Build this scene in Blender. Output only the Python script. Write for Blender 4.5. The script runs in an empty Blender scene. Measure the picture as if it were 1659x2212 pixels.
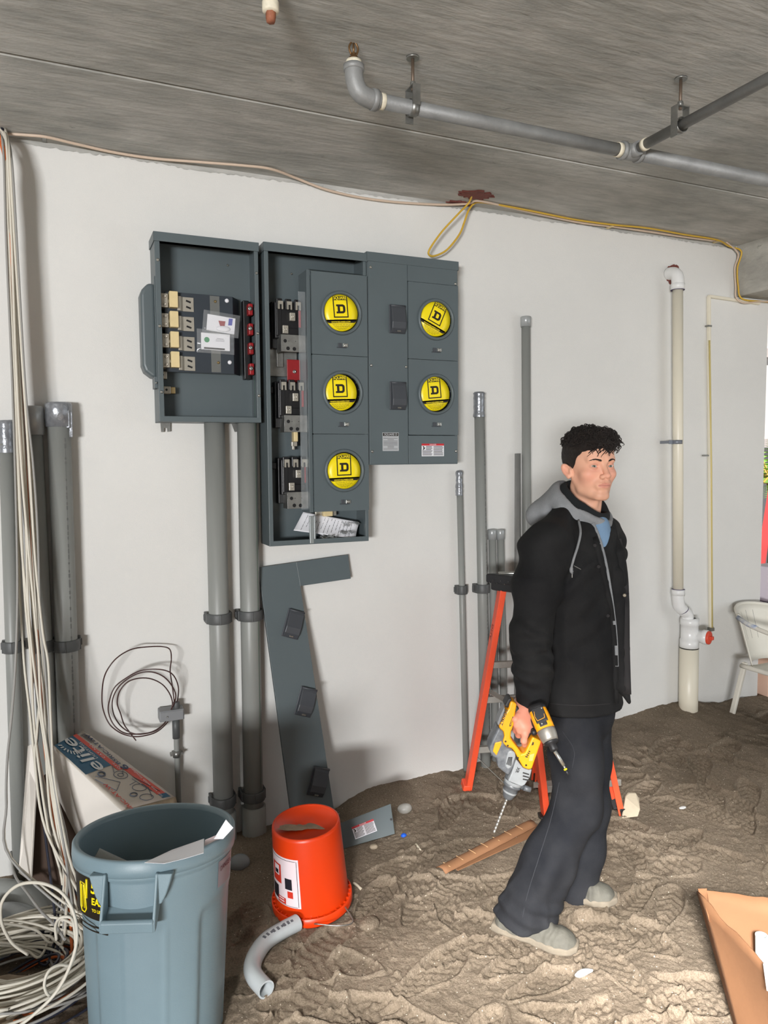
import bpy, bmesh, math, random
import numpy as np
from mathutils import Vector, Matrix

# ------------------------------------------------------------------ camera, world, lights, exposure
SC = bpy.context.scene
COL = SC.collection
FPX = 1600.0; IW, IH = 1659, 2212; CX, CY = IW / 2, IH / 2
RM = np.array([[0.91404224, 0.0368596, -0.40394078],
               [-0.40553685, 0.06300076, -0.91190502],
               [-0.00816388, 0.99733258, 0.07253328]])
CAM = np.array([0.0, -3.2, 1.62])
camd = bpy.data.cameras.new('camera'); cam = bpy.data.objects.new('camera', camd); COL.objects.link(cam)
camd.sensor_fit = 'VERTICAL'; camd.sensor_height = 36.0; camd.lens = FPX / IH * 36.0
camd.clip_start = 0.05; camd.clip_end = 200
mw = Matrix.Identity(4)
for i in range(3):
    for j in range(3): mw[i][j] = RM[i, j]
    mw[i][3] = CAM[i]
cam.matrix_world = mw
SC.camera = cam
SC.view_settings.view_transform = 'Standard'; SC.view_settings.look = 'None'
SC.view_settings.gamma = 1.0; SC.view_settings.use_curve_mapping = False
SC.view_settings.exposure = -0.08

world = bpy.data.worlds.new('overcast sky'); SC.world = world; world.use_nodes = True
bg = world.node_tree.nodes['Background']; bg.inputs[0].default_value = (0.92, 0.96, 1.0, 1); bg.inputs[1].default_value = 0.22

def area_light(name, loc, target, sx, sy, power, color, spread=180):
    l = bpy.data.lights.new(name, 'AREA'); l.shape = 'RECTANGLE'; l.size = sx; l.size_y = sy
    l.energy = power; l.color = color
    l.spread = math.radians(spread)
    o = bpy.data.objects.new(name, l); COL.objects.link(o); o.location = loc
    o.rotation_euler = (Vector(target) - Vector(loc)).to_track_quat('-Z', 'Y').to_euler()
    return o
# daylight from the open shopfront behind and to the left of the camera, and from the opening on the right; the narrow beam is added
area_light('daylight_from_shopfront', (-4.2, -8.6, 1.25), (1.3, -0.4, 0.9), 1.9, 0.7, 800, (0.985, 0.99, 1.0))
area_light('added_sand_beam', (-1.0, -4.5, 2.55), (1.2, -2.15, -0.1), 0.5, 0.4, 56, (1.0, 0.975, 0.945), 36)  # added narrow beam to brighten the foreground sand, not a real source
area_light('daylight_from_side_opening', (4.6, -3.2, 1.6), (1.5, -1.0, 0.9), 2.0, 2.0, 26, (0.88, 0.95, 1.0))

sun = bpy.data.lights.new('sun_outside', 'SUN'); sun.energy = 7.0; sun.angle = 0.01; sun.color = (1.0, 0.97, 0.92)
suno = bpy.data.objects.new('sun_outside', sun); COL.objects.link(suno); suno.rotation_euler = (math.radians(32), math.radians(14), 0)

# ------------------------------------------------------------------ projecting photo points onto real planes
def ray(px, py):
    return RM @ np.array([px - CX, -(py - CY), -FPX])
def at_wall(px, py, off=0.0):                      # point on the plane parallel to the back wall, `off` metres in front of it
    r = ray(px, py); return CAM + r * ((-off - CAM[1]) / r[1])
def at_z(px, py, z):
    r = ray(px, py); return CAM + r * ((z - CAM[2]) / r[2])
def at_depth(px, py, d):
    return CAM + ray(px, py) / FPX * d
def at_plane(px, py, p0, n):
    r = ray(px, py); return CAM + r * (np.dot(np.asarray(p0) - CAM, n) / np.dot(r, n))
CR = np.array([0.914, -0.4057, 0.0]); CF = np.array([0.4057, 0.914, 0.0]); UP = np.array([0, 0, 1.0])

# ------------------------------------------------------------------ materials
def lin(c):
    c = np.array(c[:3], float) / 255.0
    return tuple(np.where(c <= 0.04045, c / 12.92, ((c + 0.055) / 1.055) ** 2.4)) + (1.0,)
MATS = {}
def mat(name, col, rough=0.6, metal=0.0, var=0.0, scale=8.0, bump=0.0, bscale=60.0, spec=0.5, col2=None, stretch=None, alpha=1.0, trans=0.0, coat=0.0):
    if name in MATS: return MATS[name]
    m = bpy.data.materials.new(name); m.use_nodes = True; nt = m.node_tree; N = nt.nodes; L = nt.links
    b = N['Principled BSDF']
    b.inputs['Base Color'].default_value = lin(col); b.inputs['Roughness'].default_value = rough
    b.inputs['Metallic'].default_value = metal; b.inputs['Specular IOR Level'].default_value = spec
    b.inputs['Alpha'].default_value = alpha; b.inputs['Transmission Weight'].default_value = trans
    b.inputs['Coat Weight'].default_value = coat
    tc = None
    if var or bump or col2:
        tc = N.new('ShaderNodeTexCoord'); mp = N.new('ShaderNodeMapping'); L.new(tc.outputs['Object'], mp.inputs[0])
        if stretch: mp.inputs['Scale'].default_value = stretch
    if var or col2:
        nz = N.new('ShaderNodeTexNoise'); nz.inputs['Scale'].default_value = scale; nz.inputs['Detail'].default_value = 6
        nz.inputs['Roughness'].default_value = 0.6
        L.new(mp.outputs[0], nz.inputs['Vector'])
        cr = N.new('ShaderNodeValToRGB'); L.new(nz.outputs['Fac'], cr.inputs[0])
        c = np.array(lin(col)[:3])
        c2 = np.array(lin(col2)[:3]) if col2 else np.clip(c * (1 - var), 0, 1)
        c1 = c if col2 else np.clip(c * (1 + var * 0.6), 0, 1)
        cr.color_ramp.elements[0].position = 0.35; cr.color_ramp.elements[0].color = tuple(c2) + (1,)
        cr.color_ramp.elements[1].position = 0.65; cr.color_ramp.elements[1].color = tuple(c1) + (1,)
        L.new(cr.outputs[0], b.inputs['Base Color'])
    if bump:
        n2 = N.new('ShaderNodeTexNoise'); n2.inputs['Scale'].default_value = bscale; n2.inputs['Detail'].default_value = 5
        L.new(mp.outputs[0], n2.inputs['Vector'])
        bp = N.new('ShaderNodeBump'); bp.inputs['Strength'].default_value = bump; bp.inputs['Distance'].default_value = 0.01
        L.new(n2.outputs['Fac'], bp.inputs['Height']); L.new(bp.outputs[0], b.inputs['Normal'])
    MATS[name] = m
    return m

# ------------------------------------------------------------------ mesh builder
def nrm(v):
    v = np.asarray(v, float); return v / (np.linalg.norm(v) + 1e-12)
def perp(t):
    t = nrm(t); a = np.array([0, 0, 1.0]) if abs(t[2]) < 0.9 else np.array([1.0, 0, 0])
    u = nrm(np.cross(a, t)); return u, np.cross(t, u)
def spline(pts, n=8):
    P = np.asarray(pts, float)
    if len(P) < 3: return P
    Q = np.vstack([2 * P[0] - P[1], P, 2 * P[-1] - P[-2]])
    out = []
    for i in range(1, len(Q) - 2):
        for k in range(n):
            t = k / n; a, b, c, d = Q[i - 1], Q[i], Q[i + 1], Q[i + 2]
            out.append(0.5 * ((2 * b) + (c - a) * t + (2 * a - 5 * b + 4 * c - d) * t * t + (3 * b - a - 3 * c + d) * t ** 3))
    out.append(P[-1]); return np.array(out)

class MB:
    def __init__(s): s.v = []; s.f = []; s.mi = []; s.sm = []
    def add(s, verts, faces, m=0, smooth=False):
        o = len(s.v); s.v.extend([tuple(map(float, p)) for p in verts])
        for f in faces: s.f.append(tuple(int(i) + o for i in f)); s.mi.append(m); s.sm.append(smooth)
        return s
    def box(s, a, b, m=0):
        x0, y0, z0 = np.minimum(a, b); x1, y1, z1 = np.maximum(a, b)
        return s.add([(x0, y0, z0), (x1, y0, z0), (x1, y1, z0), (x0, y1, z0), (x0, y0, z1), (x1, y0, z1), (x1, y1, z1), (x0, y1, z1)],
                     [(0, 3, 2, 1), (4, 5, 6, 7), (0, 1, 5, 4), (1, 2, 6, 5), (2, 3, 7, 6), (3, 0, 4, 7)], m)
    def obox(s, c, ax, ay, az, hx, hy, hz, m=0):   # oriented box
        c = np.asarray(c); ax, ay, az = map(np.asarray, (ax, ay, az)); V = []
        for k in (-1, 1):
            for i, j in ((-1, -1), (1, -1), (1, 1), (-1, 1)): V.append(c + ax * hx * i + ay * hy * j + az * hz * k)
        return s.add(V, [(0, 3, 2, 1), (4, 5, 6, 7), (0, 1, 5, 4), (1, 2, 6, 5), (2, 3, 7, 6), (3, 0, 4, 7)], m)
    def beam(s, a, b, w, d, up=None, m=0):          # rectangular bar from a to b
        a = np.asarray(a, float); b = np.asarray(b, float); t = nrm(b - a)
        if up is None: u, v = perp(t)
        else: u = nrm(np.cross(up, t)); v = np.cross(t, u)
        return s.obox((a + b) / 2, u, v, t, w / 2, d / 2, np.linalg.norm(b - a) / 2, m)
    def prism(s, poly, o, ax, ay, az, t0, t1, m=0, smooth=False):  # 2-D outline in (ax, ay) extruded along az from t0 to t1
        o = np.asarray(o, float); ax, ay, az = map(lambda q: np.asarray(q, float), (ax, ay, az)); n = len(poly)
        ar = sum(poly[i][0] * poly[(i + 1) % n][1] - poly[(i + 1) % n][0] * poly[i][1] for i in range(n))
        if (ar < 0) != (np.dot(np.cross(ax, ay), az) * (t1 - t0) < 0): poly = poly[::-1]
        V = [o + ax * p[0] + ay * p[1] + az * t0 for p in poly] + [o + ax * p[0] + ay * p[1] + az * t1 for p in poly]
        s.add(V, [tuple(range(n - 1, -1, -1)), tuple(range(n, 2 * n))], m)
        k = len(s.v) - 2 * n
        for i in range(n):
            j = (i + 1) % n; s.f.append((k + i, k + j, k + n + j, k + n + i)); s.mi.append(m); s.sm.append(smooth)
        return s
    def tube(s, pts, r, seg=10, m=0, cap=True, smooth=True, closed=False):
        P = np.asarray(pts, float); n = len(P); rr = np.full(n, r) if np.isscalar(r) else np.asarray(r, float)
        T = np.gradient(P, axis=0) if n > 2 else np.array([P[-1] - P[0]] * n)
        u, v = perp(T[0]); V = []
        for i in range(n):
            t = nrm(T[i]); u = nrm(u - t * np.dot(u, t)); v = np.cross(t, u)
            for k in range(seg):
                a = 2 * math.pi * k / seg; V.append(P[i] + rr[i] * (math.cos(a) * u + math.sin(a) * v))
        F = []
        for i in range(n - 1):
            for k in range(seg):
                j = (k + 1) % seg; F.append((i * seg + k, i * seg + j, (i + 1) * seg + j, (i + 1) * seg + k))
        s.add(V, F, m, smooth)
        if cap:
            o = len(s.v) - len(V)
            s.f.append(tuple(o + k for k in range(seg - 1, -1, -1))); s.mi.append(m); s.sm.append(False)
            s.f.append(tuple(o + (n - 1) * seg + k for k in range(seg))); s.mi.append(m); s.sm.append(False)
        return s
    def lathe(s, prof, o, ax, seg=32, m=0, smooth=True, a0=0.0, a1=2 * math.pi, u=None):   # profile (radius, height) about axis
        ax = nrm(ax)
        if u is None: u, v = perp(ax)
        else: u = nrm(u); v = np.cross(ax, u)
        full = abs(a1 - a0 - 2 * math.pi) < 1e-6; ns = seg if full else seg + 1; V = []
        for (r, h) in prof:
            for k in range(ns):
                a = a0 + (a1 - a0) * k / seg; V.append(np.asarray(o) + ax * h + r * (math.cos(a) * u + math.sin(a) * v))
        F = []
        for i in range(len(prof) - 1):
            for k in range(seg):
                j = (k + 1) % ns; F.append((i * ns + k, i * ns + j, (i + 1) * ns + j, (i + 1) * ns + k))
        s.add(V, F, m, smooth); return s
    def disc(s, c, ax, r, seg=24, m=0):
        u, v = perp(ax)
        V = [np.asarray(c) + r * (math.cos(2 * math.pi * k / seg) * u + math.sin(2 * math.pi * k / seg) * v) for k in range(seg)]
        return s.add(V, [tuple(range(seg))], m)
    def cyl(s, a, b, r, seg=20, m=0): return s.tube([a, b], r, seg, m)
    def ball(s, c, r, m=0, seg=14, ring=9):
        r = np.array([r, r, r]) if np.isscalar(r) else np.asarray(r); V = []; F = []
        for i in range(ring + 1):
            th = math.pi * i / ring
            for k in range(seg):
                a = 2 * math.pi * k / seg
                V.append(np.asarray(c) + r * np.array([math.sin(th) * math.cos(a), math.sin(th) * math.sin(a), math.cos(th)]))
        for i in range(ring):
            for k in range(seg):
                j = (k + 1) % seg; F.append((i * seg + k, (i + 1) * seg + k, (i + 1) * seg + j, i * seg + j))
        return s.add(V, F, m, True)
    def sheet(s, G, m=0, smooth=True, thick=0.0):   # grid of points -> surface (optionally closed with a thickness)
        G = np.asarray(G, float); a, b = G.shape[:2]
        F = [(i * b + j, i * b + j + 1, (i + 1) * b + j + 1, (i + 1) * b + j) for i in range(a - 1) for j in range(b - 1)]
        if not thick: return s.add(G.reshape(-1, 3), F, m, smooth)
        du = np.gradient(G, axis=0); dv = np.gradient(G, axis=1); Nn = np.cross(du, dv); Nn /= np.linalg.norm(Nn, axis=2, keepdims=True) + 1e-12
        B = G - Nn * thick; n = a * b
        F2 = [tuple(n + q for q in f[::-1]) for f in F]; E = []
        ring = [(i, 0) for i in range(a)] + [(a - 1, j) for j in range(1, b)] + [(i, b - 1) for i in range(a - 2, -1, -1)] + [(0, j) for j in range(b - 2, 0, -1)]
        for q in range(len(ring)):
            p0 = ring[q][0] * b + ring[q][1]; p1 = ring[(q + 1) % len(ring)]; p1 = p1[0] * b + p1[1]
            E.append((p0, p1, n + p1, n + p0))
        return s.add(np.vstack([G.reshape(-1, 3), B.reshape(-1, 3)]), F + F2 + E, m, smooth)

def base_of(o):
    w = np.zeros(3)
    while o is not None: w += np.array(o.location); o = o.parent
    return w
def link_mesh(name, me, parent=None, origin=None):
    o = bpy.data.objects.new(name, me); COL.objects.link(o)
    if parent is not None: o.parent = parent
    return o
def build(mb, name, mats, parent=None, origin=None, bevel=0.0, seg=2, flip=False, autosmooth=False):
    if not isinstance(mats, (list, tuple)): mats = [mats]
    V = np.array(mb.v, float)
    if parent is not None: base = base_of(parent); loc = np.zeros(3)
    else:
        base = np.array(origin, float) if origin is not None else np.array([*(V[:, :2].min(0) + V[:, :2].max(0)) / 2, V[:, 2].min()]); loc = base
    me = bpy.data.meshes.new(name); me.from_pydata([tuple(p) for p in V - base], [], mb.f)
    for m in mats: me.materials.append(m)
    me.polygons.foreach_set('material_index', mb.mi); me.polygons.foreach_set('use_smooth', mb.sm)
    me.update()
    o = link_mesh(name, me, parent); o.location = loc
    if bevel:
        b = o.modifiers.new('bevel', 'BEVEL'); b.width = bevel; b.segments = seg; b.limit_method = 'ANGLE'; b.angle_limit = 0.6
    return o
def thing(name, loc, label, cat, group=None):
    o = bpy.data.objects.new(name, None); COL.objects.link(o); o.location = tuple(map(float, loc)); o.empty_display_size = 0.1
    return tag(o, label, cat, group)
def tag(o, label, cat, group=None):
    o['label'] = label; o['category'] = cat
    if group: o['group'] = group
    return o
def structure(o, label=None, cat=None):
    o['kind'] = 'structure'
    if label: o['label'] = label; o['category'] = cat
    return o

# ------------------------------------------------------------------ lettering (built-in font turned into meshes at the end)
PENDING = []
def lettering(txt, size, o, ax, ay, m, parent, name='lettering', lift=0.0006, align='CENTER', bold=0.0, sx=1.0, extr=0.0):
    PENDING.append((txt, size, np.asarray(o, float), nrm(ax), nrm(ay), m, parent, name, lift, align, bold, sx))
def flush_lettering():
    tmp = []
    for (txt, size, o, ax, ay, m, parent, name, lift, align, bold, sx) in PENDING:
        cu = bpy.data.curves.new('t', 'FONT'); cu.body = txt; cu.size = size; cu.align_x = align; cu.align_y = 'CENTER'
        cu.offset = bold; cu.resolution_u = 3
        ob = bpy.data.objects.new('t', cu); COL.objects.link(ob); tmp.append(ob)
    dg = bpy.context.evaluated_depsgraph_get()
    for ob, (txt, size, o, ax, ay, m, parent, name, lift, align, bold, sx) in zip(tmp, PENDING):
        me = bpy.data.meshes.new_from_object(ob.evaluated_get(dg)); me.name = name
        n = len(me.vertices); co = np.empty(n * 3); me.vertices.foreach_get('co', co); co = co.reshape(-1, 3)
        az = np.cross(ax, ay)
        P = o + co[:, :1] * sx * ax + co[:, 1:2] * ay + az * lift - base_of(parent)
        me.vertices.foreach_set('co', P.ravel()); me.materials.clear(); me.materials.append(m); me.update()
        link_mesh(name, me, parent)
    for ob in tmp:
        cu = ob.data; bpy.data.objects.remove(ob); bpy.data.curves.remove(cu)

# ------------------------------------------------------------------ signed distance fields and surface nets (bodies, clothes, soft shapes)
RNG = np.random.RandomState(7)
LAT = RNG.rand(32, 32, 32).astype(np.float32) * 2 - 1
def noise3(P, f, seed=0.0):
    out = []
    q = [np.asarray(c, np.float32) * (f if np.isscalar(f) else f[i]) + seed * (i * 7.3 + 3.1) for i, c in enumerate(P)]
    i0 = [np.floor(c).astype(np.int32) for c in q]; t = [c - i for c, i in zip(q, i0)]
    t = [c * c * (3 - 2 * c) for c in t]; a = [i & 31 for i in i0]; b = [(i + 1) & 31 for i in i0]
    def g(x, y, z): return LAT[x, y, z]
    c00 = g(a[0], a[1], a[2]) * (1 - t[0]) + g(b[0], a[1], a[2]) * t[0]; c10 = g(a[0], b[1], a[2]) * (1 - t[0]) + g(b[0], b[1], a[2]) * t[0]
    c01 = g(a[0], a[1], b[2]) * (1 - t[0]) + g(b[0], a[1], b[2]) * t[0]; c11 = g(a[0], b[1], b[2]) * (1 - t[0]) + g(b[0], b[1], b[2]) * t[0]
    return (c00 * (1 - t[1]) + c10 * t[1]) * (1 - t[2]) + (c01 * (1 - t[1]) + c11 * t[1]) * t[2]
def grid(lo, hi, h):
    ax = [np.arange(lo[i], hi[i] + h, h, dtype=np.float32) for i in range(3)]
    return np.meshgrid(*ax, indexing='ij')
def smin(a, b, k): t = np.clip(0.5 + 0.5 * (b - a) / k, 0, 1); return b * (1 - t) + a * t - k * t * (1 - t)
def smax(a, b, k): return -smin(-a, -b, k)
def s_ell(P, c, r, A=None):
    q = [P[i] - c[i] for i in range(3)]
    if A is not None: q = [q[0] * a[0] + q[1] * a[1] + q[2] * a[2] for a in A]
    k0 = np.sqrt(sum((q[i] / r[i]) ** 2 for i in range(3))); k1 = np.sqrt(sum((q[i] / r[i] ** 2) ** 2 for i in range(3))) + 1e-9
    return k0 * (k0 - 1) / k1
def s_cap(P, a, b, ra, rb):
    ba = [b[i] - a[i] for i in range(3)]; L2 = sum(c * c for c in ba) + 1e-12
    t = np.clip(sum((P[i] - a[i]) * ba[i] for i in range(3)) / L2, 0, 1)
    return np.sqrt(sum((P[i] - a[i] - t * ba[i]) ** 2 for i in range(3))) - (ra + (rb - ra) * t)
def chain(P, pts, rs, k=0.02):
    d = None
    for i in range(len(pts) - 1):
        e = s_cap(P, pts[i], pts[i + 1], rs[i], rs[i + 1]); d = e if d is None else smin(d, e, k)
    return d
def nets(V, lo, h):
    s = V < 0; nx, ny, nz = V.shape; c = [slice(0, -1), slice(1, None)]
    cnt = np.zeros((nx - 1, ny - 1, nz - 1), np.int8)
    for i in c:
        for j in c:
            for k in c: cnt += s[i, j, k]
    act = (cnt > 0) & (cnt < 8); idx = np.argwhere(act); num = -np.ones(act.shape, np.int64); num[act] = np.arange(len(idx))
    acc = np.zeros((len(idx), 3)); w = np.zeros(len(idx)); I, J, K = idx.T
    cor = [(i, j, k) for i in (0, 1) for j in (0, 1) for k in (0, 1)]
    for a in range(8):
        for b in range(a + 1, 8):
            p, q = np.array(cor[a]), np.array(cor[b])
            if np.abs(p - q).sum() != 1: continue
            va = V[I + p[0], J + p[1], K + p[2]]; vb = V[I + q[0], J + q[1], K + q[2]]; mk = (va < 0) != (vb < 0)
            t = np.where(mk, va / np.where(mk, va - vb, 1), 0)
            acc[mk] += (p + (q - p) * t[:, None])[mk]; w[mk] += 1
    verts = (idx + acc / w[:, None]) * h + np.asarray(lo); F = []
    for ax in range(3):
        u, v = (ax + 1) % 3, (ax + 2) % 3
        sl0 = [slice(None)] * 3; sl1 = [slice(None)] * 3; sl0[ax] = slice(0, -1); sl1[ax] = slice(1, None)
        e = np.argwhere(s[tuple(sl0)] != s[tuple(sl1)])
        e = e[(e[:, u] > 0) & (e[:, v] > 0) & (e[:, u] < V.shape[u] - 1) & (e[:, v] < V.shape[v] - 1)]
        def at(du, dv):
            q = e.copy(); q[:, u] -= du; q[:, v] -= dv; return num[q[:, 0], q[:, 1], q[:, 2]]
        quad = np.stack([at(1, 1), at(0, 1), at(0, 0), at(1, 0)], 1)
        flip = ~s[e[:, 0], e[:, 1], e[:, 2]]; quad[flip] = quad[flip][:, ::-1]; F.append(quad)
    F = np.vstack(F); F = F[(F >= 0).all(1)]
    return verts, F
def smooth_verts(V, F, it=2, lam=0.5):
    E = np.vstack([F[:, [0, 1]], F[:, [1, 2]], F[:, [2, 3]], F[:, [3, 0]]]); n = len(V)
    for _ in range(it):
        S = np.zeros_like(V); c = np.zeros(n)
        for a, b in ((0, 1), (1, 0)):
            for ax in range(3): S[:, ax] += np.bincount(E[:, a], V[E[:, b], ax], n)
            c += np.bincount(E[:, a], minlength=n)
        V = V + lam * (S / c[:, None] - V)
    return V
def mesh_np(name, V, F, mats, parent=None, origin=None, mi=None):
    base = base_of(parent) if parent is not None else (np.array(origin) if origin is not None else np.array([*(V[:, :2].min(0) + V[:, :2].max(0)) / 2, V[:, 2].min()]))
    me = bpy.data.meshes.new(name); W = (V - base).astype(np.float32); F = np.asarray(F, np.int32)
    me.vertices.add(len(W)); me.vertices.foreach_set('co', W.ravel())
    k = F.shape[1]; me.loops.add(F.size); me.loops.foreach_set('vertex_index', F.ravel())
    me.polygons.add(len(F)); me.polygons.foreach_set('loop_start', np.arange(len(F), dtype=np.int32) * k)
    me.polygons.foreach_set('use_smooth', np.ones(len(F), bool))
    for m in (mats if isinstance(mats, (list, tuple)) else [mats]): me.materials.append(m)
    if mi is not None: me.polygons.foreach_set('material_index', np.asarray(mi, np.int32))
    me.update(calc_edges=True); me.validate()
    o = link_mesh(name, me, parent)
    if parent is None: o.location = tuple(base)
    return o
def blob(name, fn, lo, hi, h, mats, parent=None, origin=None, it=1, mfn=None):
    P = grid(lo, hi, h); V, F = nets(fn(P), lo, h)
    if it: V = smooth_verts(V, F, it)
    mi = mfn(V[F].mean(1)) if mfn else None
    return mesh_np(name, V, F, mats, parent, origin, mi)
def ang(p): return p
# ------------------------------------------------------------------ setting: sand floor, walls, concrete ceiling, beam
CEIL = 2.835
def wall_material():
    m = mat('white painted plaster', (219, 218, 214), 0.85, 0, 0.035, 1.6, 0.12, 240)
    return m
def concrete_material(name, c1, c2, st):
    m = bpy.data.materials.new(name); m.use_nodes = True; nt = m.node_tree; N = nt.nodes; L = nt.links; b = N['Principled BSDF']
    b.inputs['Roughness'].default_value = 0.9; b.inputs['Specular IOR Level'].default_value = 0.2
    tc = N.new('ShaderNodeTexCoord'); mp = N.new('ShaderNodeMapping'); mp.inputs['Scale'].default_value = st; L.new(tc.outputs['Object'], mp.inputs[0])
    def ramp(src, a, ca, bb, cb):
        r = N.new('ShaderNodeValToRGB'); L.new(src, r.inputs[0]); e = r.color_ramp.elements
        e[0].position = a; e[0].color = ca; e[1].position = bb; e[1].color = cb; return r.outputs[0]
    def noise(vec, s, d=6, ro=0.6, dist=0.0):
        n = N.new('ShaderNodeTexNoise'); n.inputs['Scale'].default_value = s; n.inputs['Detail'].default_value = d
        n.inputs['Roughness'].default_value = ro; n.inputs['Distortion'].default_value = dist; L.new(vec, n.inputs['Vector']); return n.outputs['Fac']
    def mul(a, bb, f=1.0):
        x = N.new('ShaderNodeMix'); x.data_type = 'RGBA'; x.blend_type = 'MULTIPLY'; x.inputs[0].default_value = f
        L.new(a, x.inputs[6]); L.new(bb, x.inputs[7]); return x.outputs[2]
    grain = ramp(noise(mp.outputs[0], 5.0, 8, 0.65, 0.3), 0.3, lin(c2), 0.7, lin(c1))          # board-marked streaks
    blot = ramp(noise(tc.outputs['Object'], 1.3, 5, 0.6), 0.35, (0.72, 0.73, 0.72, 1), 0.62, (1, 1, 1, 1))
    pits = ramp(noise(mp.outputs[0], 9.0, 4, 0.7, 0.8), 0.27, (0.5, 0.52, 0.5, 1), 0.36, (1, 1, 1, 1))
    col = mul(mul(grain, blot), pits, 0.75)
    L.new(col, b.inputs['Base Color'])
    bp = N.new('ShaderNodeBump'); bp.inputs['Strength'].default_value = 0.35; bp.inputs['Distance'].default_value = 0.02
    L.new(noise(mp.outputs[0], 12, 6), bp.inputs['Height']); L.new(bp.outputs[0], b.inputs['Normal'])
    return m
M_wall = wall_material()
M_conc = concrete_material('board marked concrete', (206, 204, 199), (168, 168, 164), (0.8, 3.2, 3.2))
M_beam = concrete_material('beam concrete', (196, 193, 184), (168, 165, 158), (1.2, 1.2, 3))

WX0, WX1 = -3.4, 3.955
mb = MB()
rr = random.Random(3)
xs = np.concatenate([[WX0], np.arange(-0.6, 3.68, 0.012)])
# ragged painted top edge of the plaster, a few millimetres of bare wall below the slab
edge = 0.018 + 0.010 * np.array([noise3((np.array([x * 1.0]), np.array([0.5]), np.array([0.2])), 7.0)[0] for x in xs]) + 0.004 * np.array([rr.uniform(-1, 1) for _ in xs])
mb.box((WX0, 0, -0.6), (WX1, 0.18, CEIL + 0.01))
structure(build(mb, 'wall_back', M_wall))
mbb = MB()
G = np.array([[(x, -0.0035, CEIL - max(0.004, e) if x < 3.67 else CEIL) for x, e in zip(xs, edge)], [(x, -0.0035, CEIL) for x in xs]])
mbb.sheet(G[::-1], thick=0.0)
structure(build(mbb, 'trim_1', M_conc))

# ceiling: two cast slabs with an open joint between them
seam_y = at_z(830, 272, CEIL)[1]
mb = MB()
mb.box((WX0, seam_y + 0.006, CEIL), (5.2, 0.2, CEIL + 0.22))
mb.box((WX0, -7.0, CEIL), (5.2, seam_y - 0.006, CEIL + 0.22))
mb.box((WX0, seam_y - 0.05, CEIL + 0.045), (5.2, seam_y + 0.05, CEIL + 0.2))
structure(build(mb, 'ceiling', M_conc, bevel=0.004, seg=1))

# concrete beam over the opening on the right, running towards the camera
mb = MB(); mb.box((3.68, -6.5, 2.545), (3.96, 0.02, CEIL + 0.02))
structure(build(mb, 'trim_2', M_beam, bevel=0.006, seg=1))

# ---- sand floor: modelled ground with bootprints, scuffs and ripples
def base_h(x, y):
    x = np.asarray(x, float); y = np.asarray(y, float)
    near = np.interp(x, [-1, 0, 1.17, 1.82, 2.8, 3.25, 3.9, 4.3], [-.03, -.03, -.02, .035, .135, .165, .118, .10])
    return near * np.exp(np.minimum(y, 0) / 1.1) + 0.02 * noise3((x, y, 0 * x), 1.7, 1.0) * np.clip(-y / 0.4, 0.2, 1)
def sand_h(x, y): return base_h(x, y)
def on_sand(px, py, lift=0.0):
    p = at_z(px, py, 0.0)
    for _ in range(12): p = at_z(px, py, float(base_h(np.array([p[0]]), np.array([p[1]]))[0]) + lift)
    return p
def sand_z(x, y): return float(base_h(np.array([x]), np.array([y]))[0])
fx = np.concatenate([[-9, -6, -3.4, -2.2, -1.3], np.arange(-0.75, 0.4, 0.009), np.arange(0.4, 3.1, 0.004), np.arange(3.1, 4.35, 0.008), [4.6, 5.2, 6.5, 9, 14]])
fy = np.concatenate([[-9, -6.5, -5, -4, -3.2, -2.7], np.arange(-2.3, -2.1, 0.01), np.arange(-2.1, -0.35, 0.004), np.arange(-0.35, 0.06, 0.007)])
GX, GY = np.meshgrid(fx, fy, indexing='ij')
HZ = base_h(GX, GY)
HZ += 0.010 * noise3((GX, GY, 0 * GX), 4.0, 2.0) + 0.0018 * noise3((GX, GY, 0 * GX), 13.0, 3.0) + 0.0016 * noise3((GX, GY, 0 * GX), 31.0, 4.0)
HZ += 0.0022 * noise3((GX, GY, 0 * GX), 70.0, 5.0)
rs = np.random.RandomState(21)
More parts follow.
